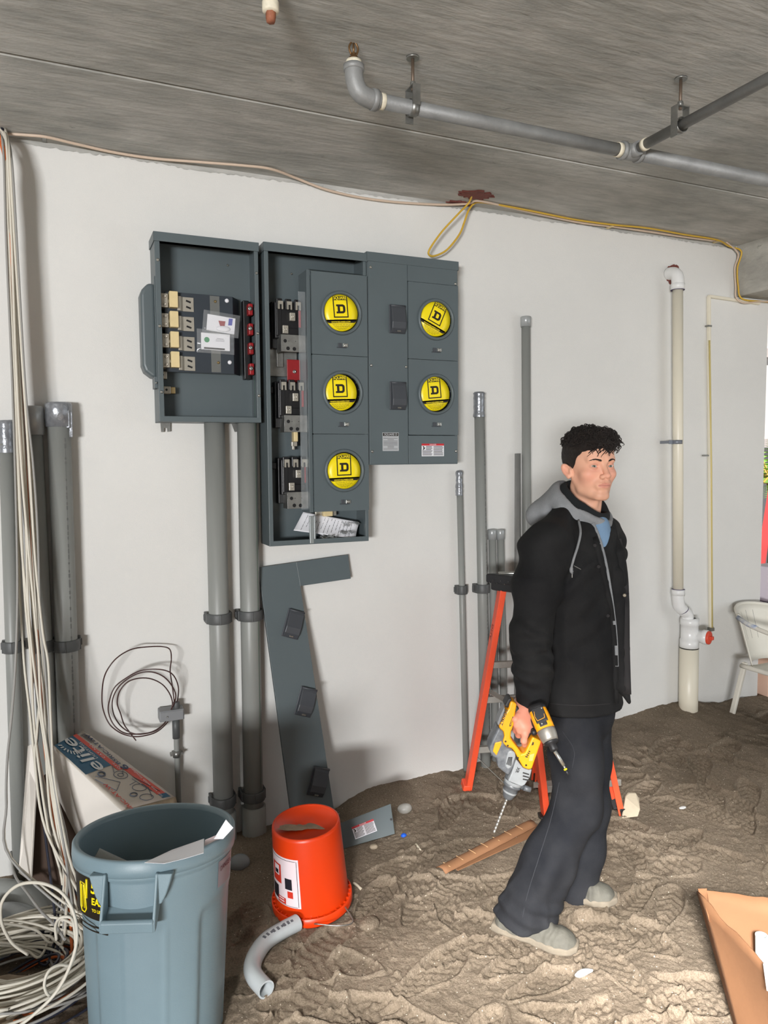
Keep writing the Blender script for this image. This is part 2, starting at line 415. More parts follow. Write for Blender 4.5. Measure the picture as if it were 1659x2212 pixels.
def bootprint(cx, cy, a, L=0.29, Wd=0.105, dp=0.016, style=0):
    global HZ
    i0, i1 = np.searchsorted(fx, [cx - 0.24, cx + 0.24]); j0, j1 = np.searchsorted(fy, [cy - 0.24, cy + 0.24])
    if i1 - i0 < 4 or j1 - j0 < 4: return
    X = GX[i0:i1, j0:j1] - cx; Y = GY[i0:i1, j0:j1] - cy
    u = X * math.cos(a) + Y * math.sin(a); v = -X * math.sin(a) + Y * math.cos(a)
    nzz = noise3((GX[i0:i1, j0:j1], GY[i0:i1, j0:j1], 0 * X), 26.0, cx); u = u + 0.005 * nzz; v = v + 0.004 * noise3((GX[i0:i1, j0:j1], GY[i0:i1, j0:j1], 0 * X), 22.0, cy)
    half = Wd / 2 * (0.80 + 0.22 * np.sin((u / L + 0.12) * 5.0))
    e = np.maximum(np.abs(u) / (L / 2), 0) ** 2.6 + (np.abs(v) / half) ** 2.2
    ins = 1 / (1 + np.exp(np.clip((e - 1) * 16, -60, 60))); rim = np.exp(-((e - 1.36) / 0.27) ** 2)
    ph = cx * 37.0
    if style == 0: tread = np.tanh(5 * np.sin(u * 2 * math.pi / 0.036 + 0.9 * np.tanh(v * 120) + ph))
    elif style == 1: tread = np.tanh(5 * np.sin((u + np.abs(v) * 0.9) * 2 * math.pi / 0.034 + ph))
    else: tread = np.tanh(6 * np.sin(u * 2 * math.pi / 0.042 + ph) * np.sin(v * 2 * math.pi / 0.040 + 0.8))
    tread = 0.5 + 0.5 * tread
    H0 = HZ[i0:i1, j0:j1]; flat = H0[ins > 0.5].mean() if (ins > 0.5).any() else 0
    base = base_h(GX[i0:i1, j0:j1], GY[i0:i1, j0:j1])
    HZ[i0:i1, j0:j1] = H0 * (1 - 0.85 * ins) + 0.85 * ins * (base - dp + 0.0095 * tread * (0.45 + 0.9 * np.abs(nzz)) + 0.004 * nzz) + rim * 0.011 * (0.6 + 0.4 * np.sin(u * 40 + cx * 9))
for _ in range(230):
    x = rs.uniform(0.45, 4.2); y = rs.uniform(-2.1, -0.25)
    if x < 1.1 and y > -0.7: continue
    a = rs.choice([0.35, 0.1, -0.35, 0.9, 2.6, -0.9]) + rs.normal(0, 0.35)
    bootprint(x, y, a, rs.uniform(0.25, 0.31), rs.uniform(0.09, 0.115), rs.uniform(0.014, 0.026), rs.randint(3))
# crumbs and small clods
for _ in range(5200):
    cx_, cy_ = rs.uniform(0.3, 4.0), rs.uniform(-2.05, -0.05); r_ = rs.uniform(0.003, 0.009) * (1 + (rs.rand() > 0.95) * 1.4)
    i0, i1 = np.searchsorted(fx, [cx_ - 2 * r_, cx_ + 2 * r_]); j0, j1 = np.searchsorted(fy, [cy_ - 2 * r_, cy_ + 2 * r_])
    if i1 > i0 and j1 > j0: HZ[i0:i1, j0:j1] += r_ * 0.62 * np.exp(-(((GX[i0:i1, j0:j1] - cx_) ** 2 + (GY[i0:i1, j0:j1] - cy_) ** 2) / (r_ * 0.8) ** 2))
# heaped ragged sand against the foot of the wall
HZ += 0.05 * np.exp(GY / 0.10) * np.clip(noise3((GX, GY, 0 * GX), 4.0, 6.0) + 0.25 * noise3((GX, GY, 0 * GX), 19.0, 9.0), -0.35, 1) * (GY > -0.8) * np.clip((GX - 0.2) * 2, 0, 1)
HZ += (0.0014 * np.abs(noise3((GX, GY, 0 * GX), 21.0, 12.0)) + 0.0012 * noise3((GX, GY, 0 * GX), 45.0, 13.0) + 0.0014 * noise3((GX, GY, 0 * GX), 95.0, 14.0))
def sand_material():
    m = bpy.data.materials.new('dry beach sand'); m.use_nodes = True; nt = m.node_tree; N = nt.nodes; L = nt.links; b = N['Principled BSDF']
    b.inputs['Roughness'].default_value = 0.95; b.inputs['Specular IOR Level'].default_value = 0.15
    tc = N.new('ShaderNodeTexCoord')
    def noise(s, d=6, ro=0.6):
        n = N.new('ShaderNodeTexNoise'); n.inputs['Scale'].default_value = s; n.inputs['Detail'].default_value = d; n.inputs['Roughness'].default_value = ro
        L.new(tc.outputs['Object'], n.inputs['Vector']); return n.outputs['Fac']
    r = N.new('ShaderNodeValToRGB'); L.new(noise(2.2), r.inputs[0]); e = r.color_ramp.elements
    e[0].position = 0.32; e[0].color = lin((122, 110, 95)); e[1].position = 0.68; e[1].color = lin((162, 147, 129))
    r2 = N.new('ShaderNodeValToRGB'); L.new(noise(160, 3, 0.7), r2.inputs[0]); e = r2.color_ramp.elements
    e[0].position = 0.34; e[0].color = (0.55, 0.53, 0.5, 1); e[1].position = 0.62; e[1].color = (1.05, 1.05, 1.05, 1)
    x = N.new('ShaderNodeMix'); x.data_type = 'RGBA'; x.blend_type = 'MULTIPLY'; x.inputs[0].default_value = 0.8
    L.new(r.outputs[0], x.inputs[6]); L.new(r2.outputs[0], x.inputs[7])
    # pale shell fragments
    v = N.new('ShaderNodeTexVoronoi'); v.inputs['Scale'].default_value = 75; L.new(tc.outputs['Object'], v.inputs['Vector'])
    r3 = N.new('ShaderNodeValToRGB'); L.new(v.outputs['Distance'], r3.inputs[0]); e = r3.color_ramp.elements
    e[0].position = 0.12; e[0].color = (1, 1, 1, 1); e[1].position = 0.17; e[1].color = (0, 0, 0, 1)
    s = N.new('ShaderNodeSeparateColor'); L.new(v.outputs['Color'], s.inputs[0])
    gt = N.new('ShaderNodeMath'); gt.operation = 'GREATER_THAN'; gt.inputs[1].default_value = 0.78; L.new(s.outputs[0], gt.inputs[0])
    mu = N.new('ShaderNodeMath'); mu.operation = 'MULTIPLY'; L.new(gt.outputs[0], mu.inputs[0]); L.new(r3.outputs[0], mu.inputs[1])
    y = N.new('ShaderNodeMix'); y.data_type = 'RGBA'; L.new(mu.outputs[0], y.inputs[0]); L.new(x.outputs[2], y.inputs[6]); y.inputs[7].default_value = lin((226, 214, 196))
    L.new(y.outputs[2], b.inputs['Base Color'])
    bp = N.new('ShaderNodeBump'); bp.inputs['Strength'].default_value = 0.8; bp.inputs['Distance'].default_value = 0.012
    L.new(noise(110, 6, 0.7), bp.inputs['Height']); L.new(bp.outputs[0], b.inputs['Normal'])
    return m
M_sand = sand_material()
nx_, ny_ = GX.shape
idx = np.arange(nx_ * ny_).reshape(nx_, ny_)
FQ = np.stack([idx[:-1, :-1], idx[1:, :-1], idx[1:, 1:], idx[:-1, 1:]], -1).reshape(-1, 4)
fl = mesh_np('floor', np.stack([GX, GY, HZ], -1).reshape(-1, 3), FQ, M_sand, None, (0, 0, 0))
structure(fl)
def top_z(x, y):                                    # height of the modelled sand (with prints) at a spot
    i = int(np.clip(np.searchsorted(fx, x), 1, len(fx) - 1)); j = int(np.clip(np.searchsorted(fy, y), 1, len(fy) - 1)); return float(HZ[i, j])
# ------------------------------------------------------------------ electrical gear on the wall
EX, EY, EZ = np.array([1.0, 0, 0]), np.array([0, -1.0, 0]), np.array([0, 0, 1.0])   # EY points out of the wall
M_panel = mat('grey enclosure paint', (88, 98, 101), 0.42, 0, 0.05, 3, 0.04, 400)
M_panelin = M_panel
M_dark = mat('dark insulating board', (44, 52, 60), 0.5, 0, 0.1, 6)
M_black = mat('black moulded plastic', (22, 22, 24), 0.4)
M_steel = mat('bright zinc', (190, 190, 185), 0.3, 0.9, 0.15, 30)
M_galv = mat('galvanised sheet', (150, 150, 146), 0.42, 0.8, 0.25, 18)
M_lug = mat('tinned aluminium', (185, 180, 168), 0.38, 0.6, 0.1, 20)
M_cream = mat('cream insulator', (219, 199, 150), 0.5, 0, 0.06, 30)
M_red = mat('red fibre insulator', (150, 28, 32), 0.45, 0, 0.1, 20)
M_yellow = mat('yellow card', (250, 226, 20), 0.35, 0, 0.0)
M_ink = mat('black print', (30, 22, 12), 0.5)
M_inkgrey = mat('grey print', (90, 88, 92), 0.6)
M_yink = mat('yellow lettering', (250, 226, 20), 0.4)
M_white = mat('white paper', (228, 228, 232), 0.7, 0, 0.02, 10)
M_silver = mat('silver label', (186, 188, 190), 0.35, 0.2)
M_cover = mat('breaker cover grey', (66, 69, 74), 0.45, 0, 0.05, 6)
M_redprint = mat('red print', (196, 40, 48), 0.5)
M_blueprint = mat('blue print', (44, 52, 160), 0.5)
M_greenprint = mat('green print', (20, 130, 70), 0.5)
M_film = mat('clear film', (235, 238, 240), 0.08, 0, alpha=0.16, spec=0.9)
M_brass = mat('brass screw', (160, 140, 100), 0.4, 0.8)

def screw(p, parent, m=None, r=0.0065):
    mb = MB(); p = np.asarray(p); mb.lathe([(r, 0), (r * 0.95, 0.003), (r * 0.55, 0.0055), (0.0005, 0.006)], p, EY, 12)
    mb.obox(p + EY * 0.006, nrm(EX + 0.5 * EZ), nrm(EZ - 0.5 * EX), EY, r * 0.7, 0.0008, 0.0005)
    return build(mb, 'screw', m or M_steel, parent)
def enclosure(x0, x1, z0, z1, d, parent, lip=0.02, t=0.003, blip=0.022):
    mb = MB()
    mb.box((x0, -t, z0), (x1, 0, z1)); mb.box((x0, -d, z0), (x0 + t, 0, z1)); mb.box((x1 - t, -d, z0), (x1, 0, z1))
    mb.box((x0, -d, z0), (x1, 0, z0 + t)); mb.box((x0, -d, z1 - t), (x1, 0, z1))
    mb.box((x0, -d - 0.001, z0), (x0 + lip, -d + t, z1)); mb.box((x1 - lip * 0.8, -d - 0.001, z0), (x1, -d + t, z1))
    mb.box((x0, -d - 0.0012, z0), (x1, -d + t, z0 + blip))
    mb.box((x0 + lip - t, -d, z0), (x0 + lip, -d + 0.02, z1)); mb.box((x1 - lip * 0.8, -d, z0), (x1 - lip * 0.8 + t, -d + 0.02, z1))
    return build(mb, 'enclosure', M_panel, parent, bevel=0.0015)
def top_cap(x0, x1, z, d, parent, h=0.034):
    mb = MB(); t = 0.003
    mb.box((x0 - 0.004, -d - 0.008, z - t), (x1 + 0.003, 0, z + 0.002)); mb.box((x0 - 0.004, -d - 0.008, z - h), (x1 + 0.003, -d - 0.005, z))
    mb.box((x0 - 0.004, -d - 0.008, z - h), (x0 - 0.001, 0, z)); mb.box((x1, -d - 0.008, z - h), (x1 + 0.003, 0, z))
    return build(mb, 'top_cap', M_panel, parent, bevel=0.0015)
def on(x, z, off): return np.array([x, -off, z])

# ---- left box: main lug / tap box
T = thing('tap_box', (0.592, 0, 1.772), 'open grey steel tap box at left end of the wall-mounted meter gear', 'electrical box', 'grey meter gear boxes')
x0, x1, z0, z1, d = 0.386, 0.797, 1.772, 2.505, 0.14
enclosure(x0, x1, z0, z1, d, T); top_cap(x0, x1, z1, d, T)
mb = MB()
pol = [(0.0, 1.945), (0.0, 2.315), (0.025, 2.315), (0.048, 2.29), (0.055, 2.27), (0.055, 1.995), (0.046, 1.97), (0.02, 1.95)]
mb.prism([(-a, b) for a, b in pol], (x0, -0.022, 0), EX, EZ, EY, 0, 0.09)
hc = build(mb, 'handle_cover', M_panel, T, bevel=0.012, seg=3)
mb = MB(); mb.box((x0 - 0.004, -0.128, 1.93), (x0, -0.1, 2.34)); mb.box((x0 - 0.012, -0.12, 1.905), (x0, -0.05, 1.95))
build(mb, 'mounting_flange', M_panel, hc, bevel=0.001); screw((x0 - 0.006, -0.122, 1.925), hc, None, 0.004)
mb = MB()                                           # dark barrier with a sloping right end
mb.prism([(0.425, 0.085), (0.7, 0.085), (0.738, 0.03), (0.738, 0.026), (0.698, 0.081), (0.425, 0.081)], (0, 0, 1.975), EX, EY, EZ, 0, 0.318)
bar = build(mb, 'barrier', M_dark, T, bevel=0.001)
for (bx, bz) in ((0.628, 2.268), (0.635, 2.02)): screw((bx, -0.085, bz), bar, M_brass, 0.006)
for (bx, bz) in ((0.676, 2.275), (0.682, 2.023)):
    mb = MB(); mb.lathe([(0.0085, 0), (0.0085, 0.003), (0.004, 0.005), (0.0003, 0.005)], (bx, -0.085, bz), EY, 16); build(mb, 'plug', M_white, bar)
mb = MB(); mb.box((0.606, -0.0862, 1.98), (0.645, -0.0855, 2.29)); build(mb, 'tape', mat('clear tape', (200, 200, 190), 0.12, alpha=0.12), bar)
mb = MB(); mb.box((0.752, -0.05, 1.96), (0.778, -0.01, 2.29)); build(mb, 'insulator_strip', M_black, T, bevel=0.003)
for lz in (2.253, 2.175, 2.095, 2.016):
    mb = MB()
    mb.box((0.41, -0.105, lz - 0.026), (0.437, -0.03, lz + 0.028)); mb.box((0.437, -0.098, lz - 0.006), (0.446, -0.03, lz + 0.006))
    for q in (-0.015, 0.016): mb.lathe([(0.006, 0), (0.006, 0.006), (0.003, 0.006), (0.0003, 0.003)], (0.424, -0.105, lz + q), EY, 10)
    lg = build(mb, 'lug', M_lug, T, bevel=0.002)
    mb = MB(); mb.box((0.441, -0.118, lz - 0.026), (0.474, -0.086, lz + 0.037)); build(mb, 'insulating_block', M_cream, lg, bevel=0.002)
    mb = MB(); mb.prism([(0.474, 0.1), (0.486, 0.1), (0.497, 0.088), (0.54, 0.088), (0.54, 0.085), (0.474, 0.085)], (0, 0, lz - 0.034), EX, EY, EZ, 0, 0.057)
    tp = build(mb, 'terminal_plate', M_lug, lg, bevel=0.001)
    mb = MB()
    for q in (-0.018, 0.006):
        mb.obox((0.519, -0.0885, lz + q), nrm(np.array([1, 0, -0.35])), nrm(np.array([0.35, 0, 1])), EY, 0.01, 0.0035, 0.0006)
    build(mb, 'slot', M_black, lg)
for i, rz in enumerate((2.25, 2.168, 2.088, 2.002)):
    mb = MB(); mb.box((0.766, -0.085, rz - 0.026), (0.786, -0.05, rz + 0.022)); rb = build(mb, 'bus_insulator', M_red, T, bevel=0.004)
    mb = MB(); mb.lathe([(0.009, 0), (0.009, 0.004), (0.005, 0.006), (0.0003, 0.004)], (0.772, -0.086, rz), EY, 12); build(mb, 'bolt', M_steel, rb)
for (gx, gz, n) in ((0.417, 1.965, 1), (0.43, 1.905, 2)):
    mb = MB(); mb.box((gx - 0.014, -0.06, gz - 0.016), (gx + 0.014, -0.02, gz + 0.014)); g = build(mb, 'ground_lug', M_lug, T, bevel=0.002)
    if n == 2:
        mb = MB(); mb.box((gx + 0.014, -0.05, gz - 0.014), (gx + 0.034, -0.02, gz + 0.013)); build(mb, 'lug_block', M_brass, g, bevel=0.002)
    mb = MB(); mb.disc((gx - 0.003, -0.0605, gz), EY, 0.005, 10); build(mb, 'screw_hole', M_black, g)
for (sx, sz) in ((0.397, 2.40), (0.397, 2.145), (0.397, 1.888), (0.789, 2.385), (0.789, 2.14), (0.789, 1.884)): screw((sx, -0.141, sz), T)
for (sx, sz) in ((0.70, 2.44), (0.62, 1.80)): screw((sx, -0.004, sz), T, None, 0.005)
mb = MB(); mb.prism([(0.405, 1.772), (0.445, 1.772), (0.444, 1.738), (0.432, 1.736), (0.431, 1.752), (0.42, 1.752), (0.418, 1.735), (0.407, 1.735)], (0, -0.012, 0), EX, EZ, EY, 0, 0.003)
build(mb, 'mounting_ear', M_galv, T)
mb = MB(); mb.prism([(0.70, 1.772), (0.735, 1.772), (0.733, 1.738), (0.712, 1.738)], (0, -0.012, 0), EX, EZ, EY, 0, 0.003); build(mb, 'mounting_ear', M_galv, T)

# packets taped inside the box
def packet(cx_, cz_, w, h, rot, label, red):
    t = thing('hardware_packet', (cx_, -0.086, cz_ - h / 2), label, 'packet')
    c, s = math.cos(rot), math.sin(rot); ax = np.array([c, 0, s]); az = np.array([-s, 0, c]); o = np.array([cx_, -0.092, cz_])
    mb = MB(); mb.obox(o, ax, EY, az, w / 2, 0.003, h / 2); build(mb, 'card', M_white, t, bevel=0.001)
    N = 15; G = np.zeros((N, N, 3)); r_ = random.Random(int(red) + 4)
    for i in range(N):
        for j in range(N):
            u, v = i / (N - 1) - 0.5, j / (N - 1) - 0.5
            bul = 0.011 * (1 - (2 * u) ** 4) * (1 - (2 * v) ** 4) + 0.003 * r_.random()
            G[i, j] = o + ax * u * (w + 0.035) + az * v * (h + 0.028) + EY * (0.004 + bul)
    mb = MB(); mb.sheet(G); build(mb, 'plastic_wrap', M_film, t)
    mb = MB()
    if red:
        mb.prism([(-0.012, 0.012), (0.016, 0.014), (0.014, -0.006), (0.0, -0.016)], o + EY * 0.004, ax, az, EY, 0, 0.002)
        build(mb, 'red_token', M_red, t)
        mb = MB(); mb.prism([(0.03, 0.028), (0.046, 0.03), (0.045, 0.002), (0.029, 0.0)], o + EY * 0.003, ax, az, EY, 0, 0.0006); build(mb, 'blue_mark', M_blueprint, t)
        mb = MB(); mb.ball(o + ax * 0.01 - az * 0.018 + EY * 0.006, (0.03, 0.008, 0.012)); build(mb, 'white_parts', M_white, t)
    else:
        mb = MB(); mb.disc(o - ax * 0.036 + az * 0.006 + EY * 0.0035, EY, 0.011, 20); build(mb, 'green_dot', M_greenprint, t)
        mb = MB(); mb.obox(o - ax * 0.005 - az * (h / 2 - 0.006) + EY * 0.0034, ax, az, EY, w * 0.36, 0.0035, 0.0004); build(mb, 'dark_band', M_ink, t)
        mb = MB()
        for q in range(3): mb.obox(o + ax * 0.018 + az * (0.014 - q * 0.005) + EY * 0.0034, ax, az, EY, 0.018 - 0.004 * (q == 0), 0.0006, 0.0003)
        build(mb, 'small_print', M_inkgrey, t)
packet(0.648, 2.176, 0.115, 0.066, -0.1, 'clear plastic packet with a red token taped above a green-dot card', True)
packet(0.624, 2.103, 0.118, 0.068, -0.02, 'white card packet with a green dot taped below another packet', False)

# ---- shared pieces
def hasp(cx_, cz_, off, parent):
    mb = MB(); o = np.array([cx_, -off, cz_])
    mb.obox(o + EX * -0.004, EX, EZ, EY, 0.022, 0.0015, 0.006); mb.obox(o + EX * -0.012 + EZ * 0.01, EX, EZ, EY, 0.008, 0.009, 0.005)
    h = build(mb, 'hasp', M_cover, parent, bevel=0.001)
    mb = MB(); o2 = o + EX * 0.012 + EZ * 0.01
    mb.obox(o2 + EY * 0.004, EX, EZ, EY, 0.011, 0.0075, 0.004); mb.lathe([(0.006, 0), (0.006, 0.004), (0.002, 0.004), (0.0003, 0.002)], o2 + EY * 0.008, EY, 10)
    build(mb, 'hasp_latch', M_steel, parent, bevel=0.001); return h
def meter_cover(xa, xb, za, zb, off, dcx, dcz, rot, shift, T, bottom_open=False, t=0.012):
    """cover plate with a round hole, raised ring and the yellow card showing in it"""
    mb = MB(); n = 48; R = 0.082; c = np.array([dcx, -off, dcz]); circ = []; rect = []
    for k in range(n):
        a = 2 * math.pi * k / n; ca, sa = math.cos(a), math.sin(a); circ.append(c + EX * R * ca + EZ * R * sa)
        tx = ((xb - dcx) / ca if ca > 0 else (xa - dcx) / ca) if abs(ca) > 1e-6 else 1e9
        tz = ((zb - dcz) / sa if sa > 0 else (za - dcz) / sa) if abs(sa) > 1e-6 else 1e9
        q = min(tx, tz); rect.append(c + EX * q * ca + EZ * q * sa)
    V = circ + rect; F = [(k, (k + 1) % n, n + (k + 1) % n, n + k) for k in range(n)]
    cor = [np.array([x, -off, z]) for x, z in ((xb, zb), (xa, zb), (xa, za), (xb, za))]
    mb.add(V, F)
    for cp in cor:                                   # corner triangles
        a = math.atan2(cp[2] - dcz, cp[0] - dcx) % (2 * math.pi); k = int(a / (2 * math.pi / n)) % n
        mb.add([rect[k], rect[(k + 1) % n], cp], [(0, 2, 1)])
    mb.box((xa, -off + 0.0005, za), (xa + 0.002, -off + t, zb)); mb.box((xb - 0.002, -off + 0.0005, za), (xb, -off + t, zb))
    mb.box((xa, -off + 0.0005, zb - 0.002), (xb, -off + t, zb)); mb.box((xa, -off + 0.0005, za), (xb, -off + t, za + 0.002))
    cv = build(mb, 'meter_cover', M_panel, T)
    mb = MB(); mb.lathe([(0.080, -0.012), (0.080, 0.006), (0.083, 0.012), (0.090, 0.012), (0.094, 0.006), (0.095, -0.001)], c, EY, 48, u=EX); build(mb, 'ring', M_panel, cv)
    mb = MB(); mb.lathe([(0.0003, -0.03), (0.08, -0.03), (0.08, 0.0)], c, EY, 32, u=EX); build(mb, 'socket', M_black, cv)
    ci = c + EX * shift[0] + EZ * shift[1]; cr, sr = math.cos(rot), math.sin(rot)
    ax = np.array([cr, 0, sr]); az = np.array([-sr, 0, cr]); Rd = 0.0775
    def cl(p, q):                                    # clip a rectangle corner to the disc
        r = math.hypot(p, q); return (p, q) if r < Rd - 0.001 else (p * (Rd - 0.001) / r, q * (Rd - 0.001) / r)
    mb = MB(); mb.lathe([(Rd, -0.002), (Rd, 0.0), (Rd * 0.6, 0.0008), (0.0003, 0.001)], ci + EY * 0.0, EY, 48, u=EX)
    mb.disc(ci - EY * 0.002, -EY, Rd, 48)
    ins = build(mb, 'card_insert', M_yellow, cv)
    mb = MB(); f = ci + EY * 0.0011
    def bar_(xa_, xb_, ya, yb):
        n_ = 12; pts = [cl(xa_ + (xb_ - xa_) * i / n_, ya) for i in range(n_ + 1)] + [cl(xb_ + (xa_ - xb_) * i / n_, yb) for i in range(n_ + 1)]
        mb.add([f + ax * p[0] + az * p[1] for p in pts], [tuple(range(len(pts)))])
    bar_(-0.034, 0.034, 0.054, 0.072); bar_(-0.034, -0.029, -0.016, 0.054); bar_(0.029, 0.034, -0.016, 0.054); bar_(-0.034, 0.034, -0.02, -0.015)
    bar_(-0.085, 0.085, -0.043, -0.034)
    D = lambda pts: mb.add([f + ax * p[0] + az * p[1] for p in pts], [tuple(range(len(pts)))])      # slab-serif D
    D([(-0.02, 0.036), (-0.02, 0.028), (-0.014, 0.028), (-0.014, 0.036)]); D([(-0.02, 0.006), (-0.02, -0.002), (-0.014, -0.002), (-0.014, 0.006)])
    D([(-0.014, 0.036), (-0.014, -0.002), (-0.003, -0.002), (-0.003, 0.036)])
    D([(-0.003, 0.036), (-0.003, 0.027), (0.008, 0.027), (0.012, 0.036)]); D([(-0.003, -0.002), (0.012, -0.002), (0.008, 0.007), (-0.003, 0.007)])
    D([(0.008, 0.027), (0.011, 0.024), (0.011, 0.01), (0.008, 0.007), (0.012, -0.002), (0.0195, 0.003), (0.0215, 0.01), (0.0215, 0.024), (0.0195, 0.031), (0.012, 0.036)])
    for q in range(6):                               # lines of small print below the band
        y = -0.0485 - q * 0.0042; hw = math.sqrt(max(Rd ** 2 - y ** 2, 0)) - 0.016; xx = -hw; rnd = random.Random(q * 7 + int(dcx * 100))
        while xx < hw - 0.004:
            w_ = rnd.uniform(0.004, 0.013); bar_(xx, min(xx + w_, hw), y, y + 0.0012); xx += w_ + 0.0018
    build(mb, 'print', M_ink, cv)
    lettering('SQUARE', 0.0185, f + az * 0.063, ax, az, M_yink, cv, bold=0.0004, sx=0.86)
    lettering('WWW.SQUARED.COM', 0.0085, f + az * -0.0385 - ax * 0.004, ax, az, M_yink, cv, bold=0.0002)
    lettering('by Schneider Electric', 0.0065, f + az * -0.0285 - ax * 0.004, ax, az, M_ink, cv)
    hasp(dcx + 0.004, dcz - 0.147, off, cv)
    return cv
def breaker_cover(o, ax, az, ay, parent, w=0.078, h=0.125, flip=False):
    """moulded flap over a breaker opening: base plate, hinged hood and a bright padlock tab"""
    mb = MB(); o = np.asarray(o, float)
    mb.obox(o + ay * 0.003, ax, ay, az, w / 2, 0.003, h / 2)
    b = build(mb, 'breaker_cover', M_cover, parent, bevel=0.002)
    mb = MB()
    hw = w * 0.44; top = h / 2 - 0.006
    mb.prism([(0.006, top), (0.016, top), (0.02, top - 0.012), (0.03, -h * 0.12), (0.026, -h * 0.34), (0.012, -h * 0.49), (0.006, -h * 0.49)], o - ax * hw, ay, az, ax, 0, 2 * hw)
    build(mb, 'flap', M_cover, b, bevel=0.003)
    mb = MB(); mb.tube([o + az * (top + 0.001) + ay * 0.012 - ax * hw * 1.04, o + az * (top + 0.001) + ay * 0.012 + ax * hw * 1.04], 0.005, 10); build(mb, 'hinge_pin', M_cover, b)
    mb = MB(); mb.obox(o - az * h * 0.43 + ay * 0.022, ax, nrm(ay - az * .6), nrm(az + ay * .6), 0.009, 0.003, 0.003); build(mb, 'padlock_tab', M_steel, b, bevel=0.001)
    return b

# ---- middle stack with three meter sockets
T = thing('meter_stack', (1.05, 0, 1.249), 'tall open grey meter stack with three yellow cards and exposed breaker bases', 'meter box', 'grey meter gear boxes')
x0, x1, z0, z1 = 0.822, 1.279, 1.249, 2.512
enclosure(x0, x1, z0, z1, d, T, lip=0.018); top_cap(x0, x1, z1, d, T)
mb = MB(); mb.box((1.004, -0.14, 1.386), (1.014, -0.03, 2.42)); mb.box((1.004, -0.141, 1.386), (1.02, -0.137, 2.42)); build(mb, 'divider_rail', M_panel, T, bevel=0.001)
mb = MB(); mb.box((1.27, -0.03, 1.39), (1.277, -0.004, 2.40)); mb.box((1.02, -0.10, 2.40), (1.27, -0.07, 2.405)); build(mb, 'side_rail', M_panel, T)
mb = MB(); mb.box((0.85, -0.02, 1.98), (0.995, -0.006, 2.17)); mb.box((0.9, -0.03, 2.02), (0.93, -0.02, 2.14)); build(mb, 'back_plate', M_galv, T, bevel=0.002)
mb = MB(); mb.box((0.94, -0.05, 1.955), (1.0, -0.044, 2.052)); r1 = build(mb, 'bus_barrier', M_red, T, bevel=0.002)
mb = MB(); mb.lathe([(0.008, 0), (0.008, 0.004), (0.004, 0.004), (0.0003, 0.001)], (0.972, -0.05, 2.0), EY, 12); build(mb, 'bolt', M_steel, r1)
for i, zc in enumerate((2.225, 1.885, 1.555)):
    xo = 0.935 + 0.008 * i
    mb = MB()
    mb.box((xo - 0.06, -0.05, zc - 0.13), (xo + 0.062, -0.005, zc + 0.07)); mb.box((xo - 0.056, -0.088, zc - 0.09), (xo + 0.052, -0.05, zc + 0.062))
    for k in range(3): mb.box((xo - 0.052 + 0.04 * k, -0.1, zc + 0.03), (xo - 0.026 + 0.04 * k, -0.088, zc + 0.075))
    mb.box((xo - 0.052, -0.096, zc - 0.08), (xo - 0.03, -0.088, zc + 0.04)); mb.box((xo - 0.004, -0.094, zc - 0.075), (xo + 0.05, -0.088, zc - 0.045))
    mb.box((xo - 0.098, -0.03, zc + 0.02), (xo - 0.06, -0.012, zc + 0.05))
    bk = build(mb, 'breaker_mount', M_black, T, bevel=0.003)
    for k in range(3):
        mb = MB(); p = np.array([xo - 0.036 + 0.039 * k, -0.102, zc + 0.045])
        mb.prism([(-0.011, -0.016), (-0.011, 0.018), (0.011, 0.018), (0.011, -0.016), (0.005, -0.016), (0.005, 0.004), (-0.004, 0.004), (-0.004, -0.016)], p, EX, EZ, EY, 0, 0.006)
        build(mb, 'stab_clip', M_lug, bk)
    for (ex, ez) in ((0.016, 0.0), (-0.016, -0.055)):
        mb = MB(); p = np.array([xo + ex, -0.1, zc + ez]); mb.obox(p, EX, EY, EZ, 0.012, 0.008, 0.017); mb.lathe([(0.007, 0), (0.007, 0.004), (0.003, 0.004), (0.0003, 0.001)], p + EY * 0.008, EY, 10)
        build(mb, 'terminal', M_lug, bk, bevel=0.0015)
    mb = MB(); mb.box((xo + 0.048, -0.09, zc - 0.04), (xo + 0.058, -0.05, zc + 0.045)); build(mb, 'insulator', M_red, bk, bevel=0.001)
    mb = MB(); bx = xo + 0.018
    mb.box((bx - 0.058, -0.118, zc - 0.15), (bx + 0.05, -0.114, zc - 0.078)); mb.prism([(0.05, 0.118), (0.05, 0.114), (0.068, 0.09), (0.068, 0.04), (0.071, 0.04), (0.071, 0.094)], (bx, 0, zc - 0.15), EX, EY, EZ, 0, 0.072)
    mb.box((bx - 0.058, -0.118, zc - 0.15), (bx - 0.055, -0.05, zc - 0.078))
    br = build(mb, 'bracket', M_galv, bk, bevel=0.001)
    for (hx, hz, hr) in ((-0.04, -0.105, 0.0075), (-0.028, -0.136, 0.008), (0.0, -0.137, 0.008), (-0.024, -0.105, 0.0017), (0.006, -0.105, 0.0017)):
        mb = MB(); mb.disc((bx + hx, -0.1184, zc + hz), EY, hr, 16); build(mb, 'hole', M_black, bk)
mb = MB(); mb.box((0.972, -0.1225, 1.40), (1.003, -0.121, 2.33)); build(mb, 'clear_barrier', mat('clear barrier film', (225, 232, 235), 0.1, alpha=0.10, spec=0.8), T)
mb = MB(); mb.box((0.953, -0.09, 1.695), (0.972, -0.06, 1.755)); nb = build(mb, 'neutral_block', M_cream, T, bevel=0.003)
mb = MB(); mb.box((0.949, -0.07, 1.755), (0.974, -0.05, 1.775)); mb.box((0.949, -0.07, 1.675), (0.974, -0.05, 1.695)); mb.box((0.955, -0.06, 1.66), (0.966, -0.04, 1.79)); build(mb, 'strap', M_lug, nb, bevel=0.002)
